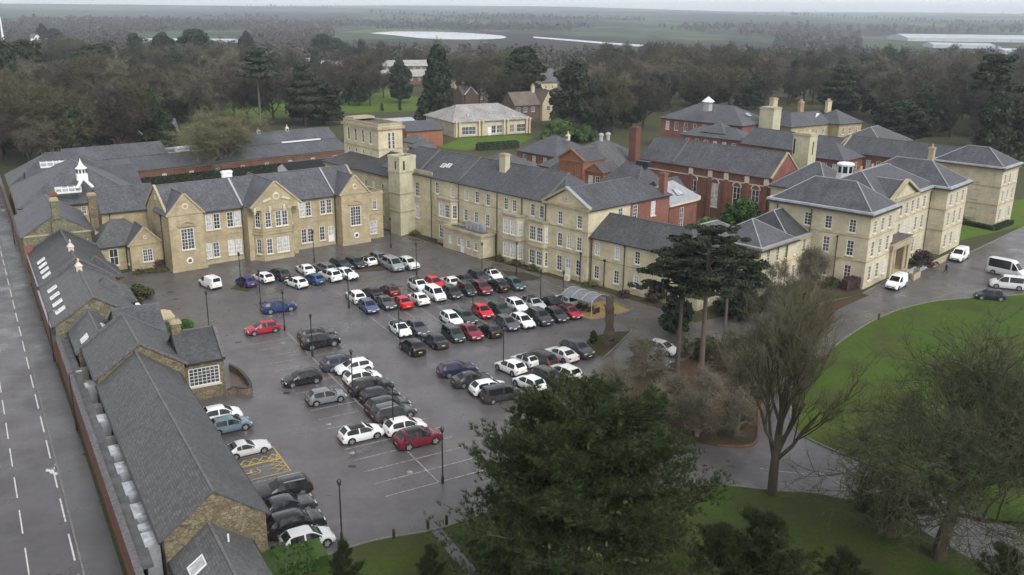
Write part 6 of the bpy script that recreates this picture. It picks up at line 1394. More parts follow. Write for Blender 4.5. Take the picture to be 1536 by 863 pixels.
cars = [
 # by the hall
 ('van', WH, 314, 413, A_, 'small white panel van parked alone near the gabled hall', None),
 ('hatchback', PU, 368.6, 414, A_, 'purple blue hatchback by the grass square with a lamp post', None),
 ('hatchback', WH, 394, 408, A_, 'white hatchback between the purple hatchback and a charcoal SUV', None),
 ('suv', DG, 417.3, 402.5, A_, 'charcoal SUV right of the white hatchback below the canted bay', None),
 ('hatchback', WH, 443.8, 415.8, A_, 'white compact hatchback left of the bright blue car', None),
 ('saloon', WH, 458, 397, A_ - 14, 'long white saloon behind the bright blue car, nearest the canted bay', None),
 ('hatchback', BL, 469.3, 410.3, A_, 'bright blue hatchback seen from behind between two white cars', None),
 ('estate', GR, 485.9, 394, A_, 'mid grey car behind the white pickup-like SUV', None),
 ('suv', WH, 494.8, 404.6, A_, 'white SUV with dark rear glass right of the bright blue car', 'rails'),
 ('estate', DG, 511.4, 389.5, F_, 'charcoal estate behind the white electric saloon', None),
 ('saloon', WH, 518, 403, F_, 'white electric saloon facing the camera left of the leaf covered bed', None),
 ('hatchback', DG, 532.4, 387.2, F_, 'dark grey hatchback behind the leaf covered bed', None),
 ('hatchback', WH, 549, 384.3, A_, 'white hatchback with a black roof behind the leaf covered bed', 'black'),
 ('suv', GR, 569, 380, F_ - 8, 'grey SUV half hidden behind the silver people carrier', None),
 ('mpv', (.24, .255, .27), 588.9, 386.8, F_ - 8, 'silver grey people carrier facing the camera near the turret', None),
 ('suv', (.62, .63, .6), 612, 387.2, F_ - 4, 'off white SUV right of the silver people carrier', 'rails'),
 # first middle row, left part
 ('suv', WH, 533.5, 435.6, Br, 'white coupe-backed SUV at the corner of the middle row by a lamp post', None),
 ('saloon', BK, 559, 431, Br, 'black saloon between the white coupe SUV and a maroon hatchback', None),
 ('hatchback', DR, 584.4, 426.8, Br, 'maroon hatchback with a black roof behind the scarlet saloon', 'black'),
 ('hatchback', (.07, .09, .19), 552.3, 450.8, Bf, 'slate blue hatchback facing the camera at the row end', None),
 ('saloon', (.06, .075, .078), 577.8, 445.2, Bf, 'green grey saloon between the slate blue hatchback and scarlet saloon', None),
 ('saloon', RD, 602.1, 444.6, Br, 'scarlet saloon seen from behind beside a small white saloon', None),
 # first middle row, right part
 ('suv', WH, 627.8, 419, Bf, 'white SUV with a black roof behind the small white saloon', 'black'),
 ('hatchback', RD, 651.5, 416.2, Bf, 'scarlet hatchback behind the tall white hatchback', None),
 ('saloon', (.68, .68, .64), 676, 415.6, Br, 'cream white saloon seen from behind in the back middle row', None),
 ('coupe', BK, 697.2, 411.5, Br, 'low black coupe right of the cream white saloon', None),
 ('suv', (.03, .034, .045), 718.4, 406.8, Bf, 'near black SUV behind the maroon crossover', None),
 ('hatchback', WH, 738.7, 404, Bf, 'white hatchback with dark panoramic roof closest to the annex', 'black'),
 ('saloon', WH, 627.8, 440, Br, 'small white saloon seen from behind right of the scarlet saloon', None),
 ('mpv', WH, 652.4, 431.4, Bf, 'tall white people carrier facing the camera', None, .88),
 ('hatchback', DG, 677.8, 430, Bf, 'charcoal hatchback right of the tall white people carrier', None),
 ('mpv', (.03, .033, .036), 699.8, 425, Bf, 'black people carrier with a pale grille', None, .85),
 ('suv', DR, 721.8, 423, Bf, 'maroon crossover with silver roof rails', 'rails'),
 ('suv', BK, 747.2, 418.6, Br, 'black SUV with a silver roof rack seen from behind', 'rails'),
 ('hatchback', (.04, .09, .10), 771.3, 418, Bf, 'teal hatchback by the soil bed at the row end', None),
 # second middle row, back side
 ('hatchback', WH, 599.9, 484.3, Bf, 'white hatchback with a black roof at the corner beside a lamp post', 'black'),
 ('saloon', (.06, .064, .075), 625.3, 482.4, Bf, 'dark grey saloon right of the two-tone white hatchback', None),
 ('hatchback', WH, 676.9, 468.8, Bf, 'white hatchback facing the camera behind a green black people carrier', None),
 ('estate', (.03, .045, .045), 696.4, 466, Bf, 'dark green estate right of the white hatchback', None),
 ('hatchback', RD, 723.5, 458, Bf, 'scarlet hatchback left of the bottle green car', None),
 ('estate', GN, 750.6, 455.4, Bf, 'bottle green car right of the scarlet hatchback', None),
 ('hatchback', WH, 774.9, 449.5, Bf, 'white hatchback facing the camera right of the bottle green car', None),
 ('suv', SI, 800.4, 447, Bf, 'silver SUV with a black panoramic roof', 'black'),
 ('saloon', BK, 826, 444.7, Br, 'black saloon seen from behind left of the white estate by the shelter', None),
 ('estate', WH, 848, 441.8, Br, 'white estate beside the cycle shelter', None),
 # second middle row, near side
 ('suv', BK, 618.5, 509, Br, 'black SUV seen from behind at the near corner of the second row', None),
 ('saloon', (.022, .026, .04), 652.4, 501, Br, 'midnight blue saloon seen from behind', None),
 ('mpv', (.04, .052, .052), 679.5, 490.4, Bf, 'green black people carrier facing the camera', None, .85),
 ('saloon', (.20, .012, .03), 704.9, 488.8, Bf, 'dark crimson saloon facing the camera', None),
 ('hatchback', BK, 735.3, 486, Br, 'black hatchback seen from behind right of the dark crimson saloon', None),
 ('hatchback', (.08, .09, .10), 760.3, 475.5, Bf, 'steel grey hatchback facing the camera left of a white one', None),
 ('hatchback', WH, 784, 472, Bf, 'white hatchback between the steel grey hatchback and the big charcoal SUV', None),
 ('suv', (.035, .038, .043), 809.5, 466, Bf, 'big charcoal SUV with a bright bumper facing the camera', 'rails'),
 ('hatchback', (.03, .034, .038), 834.1, 463.6, Bf, 'dark hatchback between the big charcoal SUV and the crimson car', None),
 ('hatchback', (.30, .012, .035), 855.1, 459.2, Bf, 'crimson hatchback with a black roof at the ochre bed', 'black'),
 ('suv', (.05, .055, .06), 866, 512.5, -52, 'dark grey SUV at the edge of the shrub island', None),
 # third row by the spreading pine
 ('estate', (.018, .02, .06), 685.7, 543.4, 24, 'navy estate at the outer end of the row by the spreading pine', None),
 ('saloon', (.03, .036, .036), 707.7, 558.6, 26, 'dark green saloon next to the navy estate', None),
 ('hatchback', WH, 734, 570.5, 26, 'white hatchback between the dark green saloon and the pine branches', None),
 ('mpv', (.03, .032, .034), 752, 579, 26, 'black people carrier half under the spreading pine', None, .85),
 ('hatchback', WH, 766.1, 540, 130, 'white hatchback seen from behind beside a lamp post', None),
 ('hatchback', (.66, .70, .67), 787.3, 531.5, 130, 'pale mint city car with a black roof', 'black', .9),
 ('suv', BR, 811, 527.2, 130, 'dark brown SUV seen from behind', None),
 ('saloon', (.62, .62, .6), 842.3, 521.5, 130, 'off white saloon seen from behind by the shrub island', None),
 ('hatchback', WH, 794.1, 563.8, 130, 'white hatchback just above the pine top', None),
 ('estate', (.05, .054, .06), 824.5, 553.5, -48, 'dark grey estate right of the white hatchback above the pine', None),
 ('estate', (.66, .67, .64), 846.5, 547, 130, 'white estate under the bare shrubs', None),
 # double row on the old range side
 ('suv', BL if False else (.015, .035, .13), 417.3, 450, Er, 'royal blue SUV parked sideways beside two lamp posts', None),
 ('hatchback', CR, 393, 483, El, 'small crimson hatchback parked alone facing the old ranges', None),
 ('estate', (.05, .055, .06), 474.8, 491.5, Er, 'grey black estate tucked behind a black SUV', None),
 ('suv', BK, 480, 501, Er, 'black SUV on the double bay line by a lamp post', None),
 ('hatchback', (.012, .013, .017), 452, 557, El, 'black hatchback alone in the left half of the double row', None),
 ('hatchback', (.17, .175, .19), 488.5, 583.5, Er, 'grey hatchback left of a lamp post in the double row', None),
 ('suv', WH, 541, 637, Er, 'white city SUV with a black roof alone by the empty bays', 'black', .92),
 ('suv', (.03, .038, .07), 511, 532.5, Er, 'dark navy SUV heading the tight line of cars', None),
 ('hatchback', WH, 530, 540, El, 'white crossover facing the old ranges behind the navy SUV', None),
 ('hatchback', WH, 543, 554.5, Er, 'white hatchback wedged behind a black SUV in the tight line', None),
 ('suv', (.018, .019, .02), 556, 567.5, Er, 'tall black SUV third from the white crossover', None),
 ('hatchback', (.014, .015, .022), 569, 581.5, Er, 'blue black hatchback between two dark SUVs', None),
 ('suv', (.03, .032, .035), 581, 595, Er, 'graphite SUV behind the charcoal estate', None),
 ('estate', (.055, .06, .063), 590, 607, Er, 'charcoal estate with silver roof rails beside the white hatchback', 'rails'),
 ('hatchback', (.70, .70, .68), 607, 628, Er, 'white hatchback behind the dark red SUV', None),
 ('suv', (.14, .008, .022), 627, 643, Er, 'dark red SUV with a black roof closing the tight line', 'black'),
 # strip along the old ranges
 ('hatchback', WH, 331, 610.5, Er, 'white hatchback in front of the wide white window', None),
 ('hatchback', TE, 343.5, 625, Er, 'steel teal hatchback next to the white one by the window wing', None),
 ('coupe', (.55, .56, .56), 369.2, 661.5, Er, 'silver coupe beside the yellow hatched bays', None),
 ('estate', (.02, .021, .023), 424, 720.5, El, 'black estate next to the yellow hatched bays', 'rails'),
 ('saloon', (.035, .04, .05), 428, 745.5, Er, 'blue black saloon between the black estate and black SUV', None),
 ('suv', (.012, .012, .013), 441, 769, Er, 'glossy black SUV beside the silver hatchback', None),
 ('hatchback', (.50, .51, .51), 460, 795, Er, 'silver hatchback by the clipped hedge at the end of the strip', None),
 ('hatchback', WH, 205, 455, 31, 'white car mostly hidden behind the blue slate cross range', None),
 # forecourt
 ('van', WH, 1346.7, 413, 229, 'white panel van at the foot of the porch steps', None, 1.06),
 ('van', WH, 1441, 373, 229, 'white panel van beside the lawn past the entrance block', None, 1.06),
 ('minibus', (.60, .61, .61), 1513, 390, -51, 'silver high roof minibus with black windows', None),
 ('mpv', (.60, .61, .62), 1513, 414.5, 158, 'silver people carrier next to the minibus', None, 1.02),
 ('hatchback', (.016, .018, .03), 1486, 435, 165, 'black hatchback on the hatched bay by the big lawn', None),
 ('suv', (.10, .125, .14), 977, 531, -30, 'grey blue SUV half hidden under the bare shrubs and cedars', None),
 ('hatchback', (.5, .5, .5), 994, 512, -40, 'pale car glimpsed behind the cedar trunk', None),
]
for c in cars:
    kind, colr, px_, py_, deg, lab, rf = c[:7]; sc_ = c[7] if len(c) > 7 else 1.0
    h_ = max(k_[1] for k_ in KINDS_[kind]['top']) * sc_
    x, y = P(px_, py_, h_ * .97)
    car(kind, colr, x, y, deg + float(rng.normal(0, 1.0)), lab, rf, sc=sc_)
# a few cars parked up by the wood behind the workshop range
for i, (p, c_, lab) in enumerate((((474, 170), WH, 'white car parked under the pines behind the workshop range'), ((487, 167), GR, 'grey car parked under the pines, next to a white one'), ((498, 164), DG, 'dark car parked under the pines at the foot of the green slope'))):
    x, y = P(*p); car('hatchback', c_, x, y, 60, lab, group='cars by the wood')
# small traffic sign and shelter clutter are left to the photograph's blur
# ================================================================ TREES
def np_mesh(name, V, F, mat, smooth=False):
    """V (n,3), F (m,k) all faces of one size"""
    me = bpy.data.meshes.new(name); V = np.asarray(V, np.float32); F = np.asarray(F, np.int32); kf = F.shape[1]
    me.vertices.add(len(V)); me.vertices.foreach_set('co', V.ravel()); me.loops.add(F.size); me.loops.foreach_set('vertex_index', F.ravel())
    me.polygons.add(len(F)); me.polygons.foreach_set('loop_start', np.arange(0, F.size, kf, dtype=np.int32))
    try: me.polygons.foreach_set('loop_total', np.full(len(F), kf, np.int32))
    except Exception: pass
    if smooth: me.polygons.foreach_set('use_smooth', np.ones(len(F), bool))
    me.update(calc_edges=True); me.validate(); me.materials.append(MATS[mat]); return me
def unit(a): return a / (np.linalg.norm(a, axis=-1, keepdims=True) + 1e-9)
def frames(d, R):
    r = R.normal(size=d.shape); e = unit(np.cross(d, r)); return e, np.cross(d, e)
def tubes(S, n):
    """S: (m,8) p, q, r0, r1 -> quads"""
    S = np.asarray(S, float); p, q, r0, r1 = S[:, :3], S[:, 3:6], S[:, 6], S[:, 7]; d = unit(q - p)
    ref = np.where(np.abs(d[:, 2:3]) < .9, [[0, 0, 1.]], [[1., 0, 0]]); e = unit(np.cross(d, ref)); g = np.cross(d, e)
    t = 2 * PI * np.arange(n) / n
    ringv = np.cos(t)[None, :, None] * e[:, None] + np.sin(t)[None, :, None] * g[:, None]
    A = p[:, None] + ringv * r0[:, None, None]; B = q[:, None] + ringv * r1[:, None, None]
    V = np.concatenate([A, B], 1).reshape(-1, 3); m = len(S); base = (np.arange(m) * 2 * n)[:, None]
    i = np.arange(n); j = (i + 1) % n
    F = np.stack([base + i, base + j, base + n + j, base + n + i], -1).reshape(-1, 4)
    return V, F
def joinVF(parts):
    V, F, o = [], [], 0
    for v, f in parts: V.append(v); F.append(f + o); o += len(v)
    return np.concatenate(V), np.concatenate(F)
def dabs(C, N, w, h, R, bend=0.0):
    """quads centred at C facing roughly N, w wide, h tall"""
    e, g = frames(unit(N), R); w = np.broadcast_to(w, (len(C),))[:, None]; h = np.broadcast_to(h, (len(C),))[:, None]
    V = np.stack([C - e * w * .5 - g * h * .5, C + e * w * .5 - g * h * .5, C + e * w * .32 + g * h * .5, C - e * w * .32 + g * h * .5], 1).reshape(-1, 3)
    return V, np.arange(len(C) * 4).reshape(-1, 4)
def needles(C, D, L, w, R, per=8, spread=.8):
    """tufts of long thin leaves radiating from C around D (as quads tapering to a tip)"""
    m = len(C); C = np.repeat(C, per, 0); D = np.repeat(D, per, 0)
    d = unit(unit(D) + R.normal(size=C.shape) * spread); e, g = frames(d, R); l = (L * R.uniform(.6, 1.2, len(C)))[:, None]
    V = np.stack([C - e * w * .5, C + e * w * .5, C + d * l + e * w * .12, C + d * l - e * w * .12], 1).reshape(-1, 3)
    return V, np.arange(len(C) * 4).reshape(-1, 4)

def bare_tree(seed, height, levels=5, spread=.62, trunk=.3, up=.12, kids=(5, 5, 4, 4, 5), fork=.28, twl=.8, crooked=.16, rad=None, shrink=.62, tips=3):
    """a leafless tree: tapering trunk and limbs, then sprays of twigs; returns segments and twig tips"""
    R = np.random.default_rng(seed); segs = []; tip_p, tip_d = [], []
    r0 = rad or height * .022
    def grow(p, d, L, r, lev):
        n = 4 if lev == 0 else 3 if lev < 3 else 2
        pts = [(p, r)]; rr = r
        for i in range(n):
            d = d + R.normal(size=3) * crooked * (.35 if lev == 0 else 1) + np.array([0, 0, up if lev else .05]); d = d / np.linalg.norm(d)
            q = p + d * L / n; r2 = r * (1 - (i + 1) / n * (.45 if lev == 0 else .6)); segs.append((*p, *q, rr, r2, lev)); p, rr = q, r2; pts.append((p, r2, d))
        if lev >= levels - 1:
            for (pp, _, dd) in pts[1:]:
                for _k in range(tips): tip_p.append(pp); tip_d.append(dd + R.normal(size=3) * .6)
            return
        nk = kids[min(lev, len(kids) - 1)]
        for c in range(nk):
            t = fork + (1 - fork) * (c + R.uniform(.2, .9)) / nk if lev == 0 else R.uniform(.3, 1.0); ii = min(n - 1, int(t * n)); fr = t * n - ii
            a = np.array(pts[ii][0]); b = np.array(pts[ii + 1][0]); pp = a + (b - a) * fr; dd = pts[ii + 1][2]; rb = pts[ii + 1][1]
            ang = R.uniform(0, 2*PI) if lev else 2.4 * c + R.uniform(-.5, .5)
            e = np.cross(dd, [.3, .2, 1]); e = e / (np.linalg.norm(e) + 1e-9); g = np.cross(dd, e)
            sp = spread * R.uniform(.75, 1.35) * (1.0 if lev else 1.1)
            nd = dd * math.cos(sp) + (e * math.cos(ang) + g * math.sin(ang)) * math.sin(sp)
            grow(pp, nd, L * shrink * R.uniform(.75, 1.2) * (1.15 if lev == 0 else 1), max(rb * .62, .012), lev + 1)
        # leader carries on
        if lev == 0: grow(p, d, L * .7, rr, 1)
    grow(np.zeros(3), np.array([0, 0, 1.]), height * (.42 if trunk is None else trunk), r0, 0)
    S = np.array(segs); tp, td = np.array(tip_p), unit(np.array(tip_d))
    zmax = max(S[:, 5].max(), tp[:, 2].max()); k_ = height / (zmax + .3 * twl); S[:, :8] *= k_; tp *= k_
    return S, tp, td, R
def bare_meshes(seed, height, twig='twig_brown', bark='bark', twl=.9, tww=.03, fine=3, thin=3, limb=1, **kw):
    S, tp, td, R = bare_tree(seed, height, **kw)
    big = S[S[:, 8] <= limb]; sm = S[S[:, 8] > limb]
    V, F = tubes(big, 6); trunk = np_mesh('trunk', V, F, bark, True)
    parts = [tubes(sm, thin)] if len(sm) else []
    C = np.repeat(tp, fine, 0); D = unit(np.repeat(td, fine, 0) + R.normal(size=(len(C), 3)) * .55 + [0, 0, .15])
    L = twl * R.uniform(.5, 1.2, len(C)); e, g = frames(D, R)
    parts.append((np.stack([C - e * tww * .5, C + e * tww * .5, C + D * L[:, None] + e * tww * .15, C + D * L[:, None] - e * tww * .15], 1).reshape(-1, 3), np.arange(len(C) * 4).reshape(-1, 4)))
    V, F = joinVF(parts); return trunk, np_mesh('crown', V, F, twig)

def trunk_mesh(h, r, lean=(0, 0), bark='bark', forks=()):
    S = []; n = 5; p = np.zeros(3)
    for i in range(n):
        q = np.array([lean[0] * ((i + 1) / n) ** 1.5, lean[1] * ((i + 1) / n) ** 1.5, h * (i + 1) / n]); S.append((*p, *q, r * (1 - .6 * i / n) * (1.25 if i == 0 else 1), r * (1 - .6 * (i + 1) / n))); p = q
    for f_ in forks: S.append(f_)
    V, F = tubes(S, 8); return np_mesh('trunk', V, F, bark, True)
def clumps(R, centres, radii, per, leaf, flat=1.0, up=.35):
    """leafy dabs spread over lumpy shells about each centre"""
    out = []
    for c, r in zip(centres, radii):
        n = int(per * (r ** 1.5)) + 8; d = unit(R.normal(size=(n, 3))); rr = r * R.uniform(.55, 1.0, n) ** .5
        pnt = d * rr[:, None] * [1, 1, flat]; out.append((c + pnt, d + [0, 0, up] + R.normal(size=d.shape) * .55))
    C = np.concatenate([o[0] for o in out]); N = np.concatenate([o[1] for o in out]); s = leaf * R.uniform(.6, 1.35, len(C))
    return dabs(C, N, s, s * R.uniform(.8, 1.6, len(C)), R)
def dense_meshes(seed, h, w, shape, leaf=.42, mat='leaf_dark', per=70, nl=90, bark='bark'):
    """evergreen or dense round crown built of many leaf clumps"""
    R = np.random.default_rng(seed); cs, rs = [], []
    S = []
    for i in range(nl):
        if shape == 'cone': t = R.uniform(0, 1) ** .8; z = h * (.10 + .88 * t); rm = w/2 * (1 - t) ** .75 * R.uniform(.35, 1.0) + .15
        elif shape == 'dome': t = R.uniform(0, 1); z = h * (.14 + .80 * t); rm = w/2 * math.sqrt(max(.03, 1 - abs(2 * t - .72) ** 2.2 / 1.7)) * R.uniform(.3, 1.0)
        elif shape == 'column': t = R.uniform(0, 1); z = h * (.05 + .92 * t); rm = w/2 * (1 - t ** 3) * R.uniform(.4, 1)
        elif shape == 'bush': t = R.uniform(0, 1); z = h * (.15 + .75 * t); rm = w/2 * math.sqrt(max(.02, 1 - t ** 2)) * R.uniform(.2, 1)
        elif shape == 'tiers': k_ = R.integers(0, 6); t = (k_ + R.uniform(-.06, .06)) / 5; z = h * (.32 + .62 * t); rm = w/2 * (1 - .72 * t) * R.uniform(.25, 1.0)
        elif shape == 'umbrella': t = R.uniform(0, 1); k_ = R.integers(0, 4); z = h * (.70 + .09 * k_); rm = w/2 * (1 - .2 * k_) * R.uniform(.15, 1)
        a = R.uniform(0, 2*PI); cs.append((rm * math.cos(a), rm * math.sin(a), z)); rs.append(w * R.uniform(.07, .15) + .12)
        if i % 2 == 0: S.append((0, 0, max(.1, z - .35 * rm), *cs[-1], .02 * w * .25 + .015, .012))
    V, F = clumps(R, np.array(cs), np.array(rs), per, leaf, .45 if shape in ('tiers', 'umbrella') else .85)
    crown = np_mesh('crown', V, F, mat)
    tr = trunk_mesh(h * (.88 if shape not in ('bush',) else .5), .018 * h + .05, (R.normal() * .02 * h, R.normal() * .02 * h), bark, S)
    return tr, crown
def tree(name, label, meshes, x, y, z=0.0, rz=None, sc=1.0, group=None, cat='tree', parts=('trunk', 'crown')):
    r = thing(name, label, cat, (x, y, z), rng.uniform(0, 2*PI) if rz is None else rz, group)
    s3 = sc if isinstance(sc, tuple) else (sc, sc, sc); r.scale = s3
    for n_, m in zip(parts, meshes):
        if m is not None: link(n_, m, r)
    return r
gxy = lambda px_, py_: P(px_, py_)

# ---- the great pine in the foreground
def great_pine(seed, h, w, ntip, base=.04, whorls=19, per=7, cone=False, nl=.33, nw=.034):
    """tall pine: whorls of boughs, each a flattened spray of twigs carrying upright needle tufts"""
    R = np.random.default_rng(seed); S = []; tp, td = [], []
    tr = []; p = np.zeros(3)
    for i in range(7):
        q = np.array([.25 * math.sin(i), .2 * math.cos(i * 1.3), h * .95 * (i + 1) / 7]); tr.append((*p, *q, h * .024 * (1 - .125 * i), h * .024 * (1 - .125 * (i + 1)))); p = q
    for wl in range(whorls):
        t = wl / (whorls - 1); z = h * (base + (.93 - base) * t)
        prof = (1 - t) ** .55 * (.8 + .3 * math.sin(wl * 2.3)) + .1 if cone else (.90 + .10 * math.sin(PI * 2 * t)) * math.sqrt(max(.05, 1 - (max(0, t - .55) / .50) ** 2))
        for b_ in range(per):
            a = 2*PI * b_ / per + wl * 1.1 + R.normal() * .22; L = w/2 * prof * (R.uniform(.45, 1.15) if cone else R.uniform(.66, 1.0)); n = 6
            d = np.array([math.cos(a), math.sin(a), .05 + .42 * t + R.normal() * .07]); p = np.array([0, 0, z + R.normal() * .25]); rr = .05 + .012 * L
            for k_ in range(n):
                d = unit(d + R.normal(size=3) * [.13, .13, .06] + [0, 0, .055]); q = p + d * L / n; S.append((*p, *q, rr, rr * .78)); rr *= .78
                if k_ >= 1:
                    sd = unit(np.cross(d, [0, 0, 1.]))
                    for _ in range(5 if k_ < 3 else 7):
                        dd = unit(d * R.uniform(.3, 1) + sd * R.choice([-1, 1]) * R.uniform(.2, 1.1) + [0, 0, R.uniform(-.25, .5)]); l2 = L * R.uniform(.10, .26) + .25; pp = p + (q - p) * R.uniform(0, 1); q2 = pp + dd * l2; S.append((*pp, *q2, .022, .010))
                        m = 6
                        for u_ in range(m): tp.append(pp + dd * l2 * (.25 + .85 * u_ / m) + R.normal(size=3) * [.14, .14, .16]); td.append(dd * .8 + R.normal(size=3) * .3 + [0, 0, .55])
                p = q
    tp, td, S = np.array(tp), np.array(td), np.array(S)
    kz = h / np.percentile(tp[:, 2], 99.8); kx = w / 2 / np.percentile(np.hypot(tp[:, 0], tp[:, 1]), 97)
    tp *= [kx, kx, kz]; S[:, :6] *= [kx, kx, kz, kx, kx, kz]
    V, F = tubes(tr, 10); trunk = np_mesh('trunk', V, F, 'bark', True)
    V, F = tubes(S, 4); limbs = np_mesh('limb', V, F, 'bark')
    V, F = joinVF([needles(tp, td, nl, nw, R, ntip, .62), dabs(tp[::2] * [.66, .66, .93] - [0, 0, .2], td[::2] + R.normal(size=td[::2].shape) * .4, .16, .26, R)]); return trunk, limbs, np_mesh('crown', V, F, 'leaf_pine')
x, y = 4.9, 52.5; h = hgt(x, y, 592)
tree('spreading_pine', 'huge dark green pine with an irregular crown closest to the camera', great_pine(5, h, 16.4, 17), x, y, 0, .6, parts=('trunk', 'limb', 'crown'))
sp_ = great_pine(9, 9, 7.2, 8, .1, 8, 4, True, .42, .034)
for (px_, py_, top, lab) in ((520, 912, 818, 'young pine poking into the bottom edge by the clipped hedge'), (648, 905, 824, 'young pine poking into the bottom edge on the footpath lawn'), (1140, 905, 775, 'low dark pine spreading along the bottom edge right of the huge pine'), (1075, 900, 790, 'low pine between the huge pine and the bottom edge lawn'), (1262, 918, 832, 'low dark pine at the bottom edge under the wide bare tree'), (1500, 912, 825, 'low dark pine in the bottom right corner')):
    x, y = P(px_, py_); hh = hgt(x, y, top); tree('young_pine', lab, sp_, x, y, 0, None, ((1.15 if px_ > 1000 else .75) * hh / 9, (1.15 if px_ > 1000 else .75) * hh / 9, hh / 9), parts=('trunk', 'limb', 'crown'), group='pines along the bottom edge')
# ---- big bare trees on the right
x, y = P(1158, 742); tree('bare_tree', 'tall bare tree with upright limbs standing on the lawn edge beside the drive', bare_meshes(21, hgt(x, y, 418), 'twig_green', 'bark', 1.0, .02, 2, limb=3, levels=6, spread=.36, trunk=.24, up=.17, kids=(12, 5, 4, 3, 3), rad=.24, fork=.30, crooked=.11, tips=1), x, y, rz=.4, sc=(1.1, 1.1, 1.05))
x, y = P(1408, 838); tree('bare_tree', 'broad bare tree with a dense twiggy crown over the lawn and drive', bare_meshes(33, hgt(x, y, 478) , 'twig_dark', 'bark', .9, .022, 2, limb=3, levels=6, spread=.74, trunk=.17, up=.07, kids=(9, 6, 5, 4, 3), rad=.22, fork=.5, crooked=.16, tips=2, shrink=.70), x, y, rz=1.1, sc=(1.25, 1.25, 1))
x, y = P(1575, 800); tree('bare_tree', 'bare tree leaning in from the right hand edge of the lawn', bare_meshes(35, hgt(x, y, 560), 'twig_dark', 'bark', .9, .024, 2, levels=5, spread=.66, trunk=.25, kids=(7, 6, 5, 5), rad=.4, tips=3), x, y)
x, y = P(1330, 800); tree('bare_shrub', 'low twiggy bare thicket over the drive beneath the broad bare tree', bare_meshes(36, hgt(x, y, 690), 'twig_dark', 'bark', .7, .02, 1, levels=5, spread=.95, trunk=.12, kids=(8, 5, 5, 4), rad=.16, tips=2), x, y, cat='shrub', sc=(1.6, 1.6, 1))
# pale bare shrubs in the planting bed
bs = [bare_meshes(s, 5.2, 'twig_pale', 'bark_pale', .8, .02, 1, limb=3, levels=5, spread=.8, trunk=.12, up=.10, kids=(8, 5, 4, 4), rad=.075, fork=.1, tips=2, crooked=.2) for s in (41, 42, 43)]
labs = ['pale bare shrub among the cedars by the grey blue SUV', 'pale bare shrub at the car park end of the planting bed', 'pale bare shrub above the huge pine top', 'pale bare shrub by the brick kerb of the planting bed', 'pale bare shrub in front of the second cedar trunk', 'pale bare shrub nearest the drive junction', 'pale bare shrub in the middle of the planting bed', 'pale bare shrub beside the lawn drive', 'pale bare shrub below the hipped corner range', 'pale bare shrub left of the tall upright tree']
for i, (px_, py_, top) in enumerate(((965, 565, 500), (925, 605, 535), (985, 645, 570), (1045, 655, 585), (1065, 612, 545), (1105, 650, 580), (1015, 625, 555), (1120, 590, 510), (1165, 520, 440), (1100, 560, 485))):
    x, y = P(px_, py_); hh = hgt(x, y, top); tree('bare_shrub', labs[i], bs[i % 3], x, y, 0, None, (hh / 5.2 * 1.25, hh / 5.2 * 1.25, hh / 5.2 * 1.1), group='bare shrubs in the planting bed', cat='shrub')
x, y = P(1215, 470); tree('bare_tree', 'slender pale bare tree in front of the hipped corner range', bare_meshes(44, hgt(x, y, 365), 'twig_pale', 'bark_pale', .8, .024, 3, levels=5, spread=.4, trunk=.3, kids=(7, 5, 4, 4), rad=.16), x, y)
x, y = P(1155, 500); tree('bare_tree', 'bare whitish stemmed tree between the cedars and the corner range', bare_meshes(45, hgt(x, y, 385), 'twig_pale', 'bark_pale', .8, .024, 3, levels=5, spread=.45, trunk=.3, kids=(7, 5, 4, 4), rad=.18), x, y)
# ---- cedars in front of the low range
def cedar(seed, h, w, lo, mat='leaf_cedar', nb=26, leaf=.20, dens=165, bias=(0, 0)):
    R = np.random.default_rng(seed); S, cs, rs = [], [], []
    for i in range(nb):
        t = i / (nb - 1); z = h * (lo + (1 - lo) * t * .96); a = 2.39996 * i + R.normal() * .3; L = w/2 * (1 - .62 * t ** 1.4) * R.uniform(.65, 1.15); p = np.array([0, 0, z]); d = np.array([math.cos(a) + bias[0], math.sin(a) + bias[1], .10])
        for k_ in range(4):
            d = unit(d + R.normal(size=3) * [.12, .12, .05]); q = p + d * L / 4; S.append((*p, *q, .10 - .018 * k_, .082 - .018 * k_)); 
            if k_ >= 1 or t > .7:
                for _ in range(2): cs.append(q + R.normal(size=3) * [.6, .6, .12] * (L / 4)); rs.append(R.uniform(.5, .95) * (L / 4) ** .5)
            p = q
    V, F = clumps(R, np.array(cs), np.array(rs), dens, leaf, .30, .8); crown = np_mesh('crown', V, F, mat)
    return trunk_mesh(h * .97, .019 * h, (.2, .1), 'bark_pine', S), crown
x, y = P(1015, 560); h = hgt(x, y, 372); tree('cedar_tree', 'flat topped cedar with a tall bare pinkish trunk nearer the car park', cedar(51, h, 10.5, .66, nb=22), x, y, 0, .3)
x, y = P(1050, 578); h = hgt(x, y, 338); tree('cedar_tree', 'taller cedar with layered dark plates reaching across the corner range', cedar(52, h, 12.5, .62, nb=26), x, y, 0, 1.9)
x, y = P(1085, 520); h = hgt(x, y, 372); tree('cedar_tree', 'third cedar half hidden behind the two tall trunks', cedar(53, h, 11, .55, nb=22), x, y, 0, .9)
x, y = P(1012, 500); tree('yew_tree', 'low dark yew at the foot of the cream two storey range', dense_meshes(54, 4.6, 4.2, 'dome', .3, 'leaf_dark', 90, 60), x, y)
x, y = P(985, 452); tree('clipped_bush', 'round reddish brown bush by the wall below the two storey range', dense_meshes(55, 2.6, 3.2, 'bush', .2, 'leaf_heather', 120, 40), x, y, cat='bush')
x, y = P(1060, 535); tree('dark_shrubs', 'dark evergreen thicket beneath the cedars', dense_meshes(56, 2.0, 6, 'bush', .22, 'leaf_olive', 60, 40), x, y, cat='shrub')
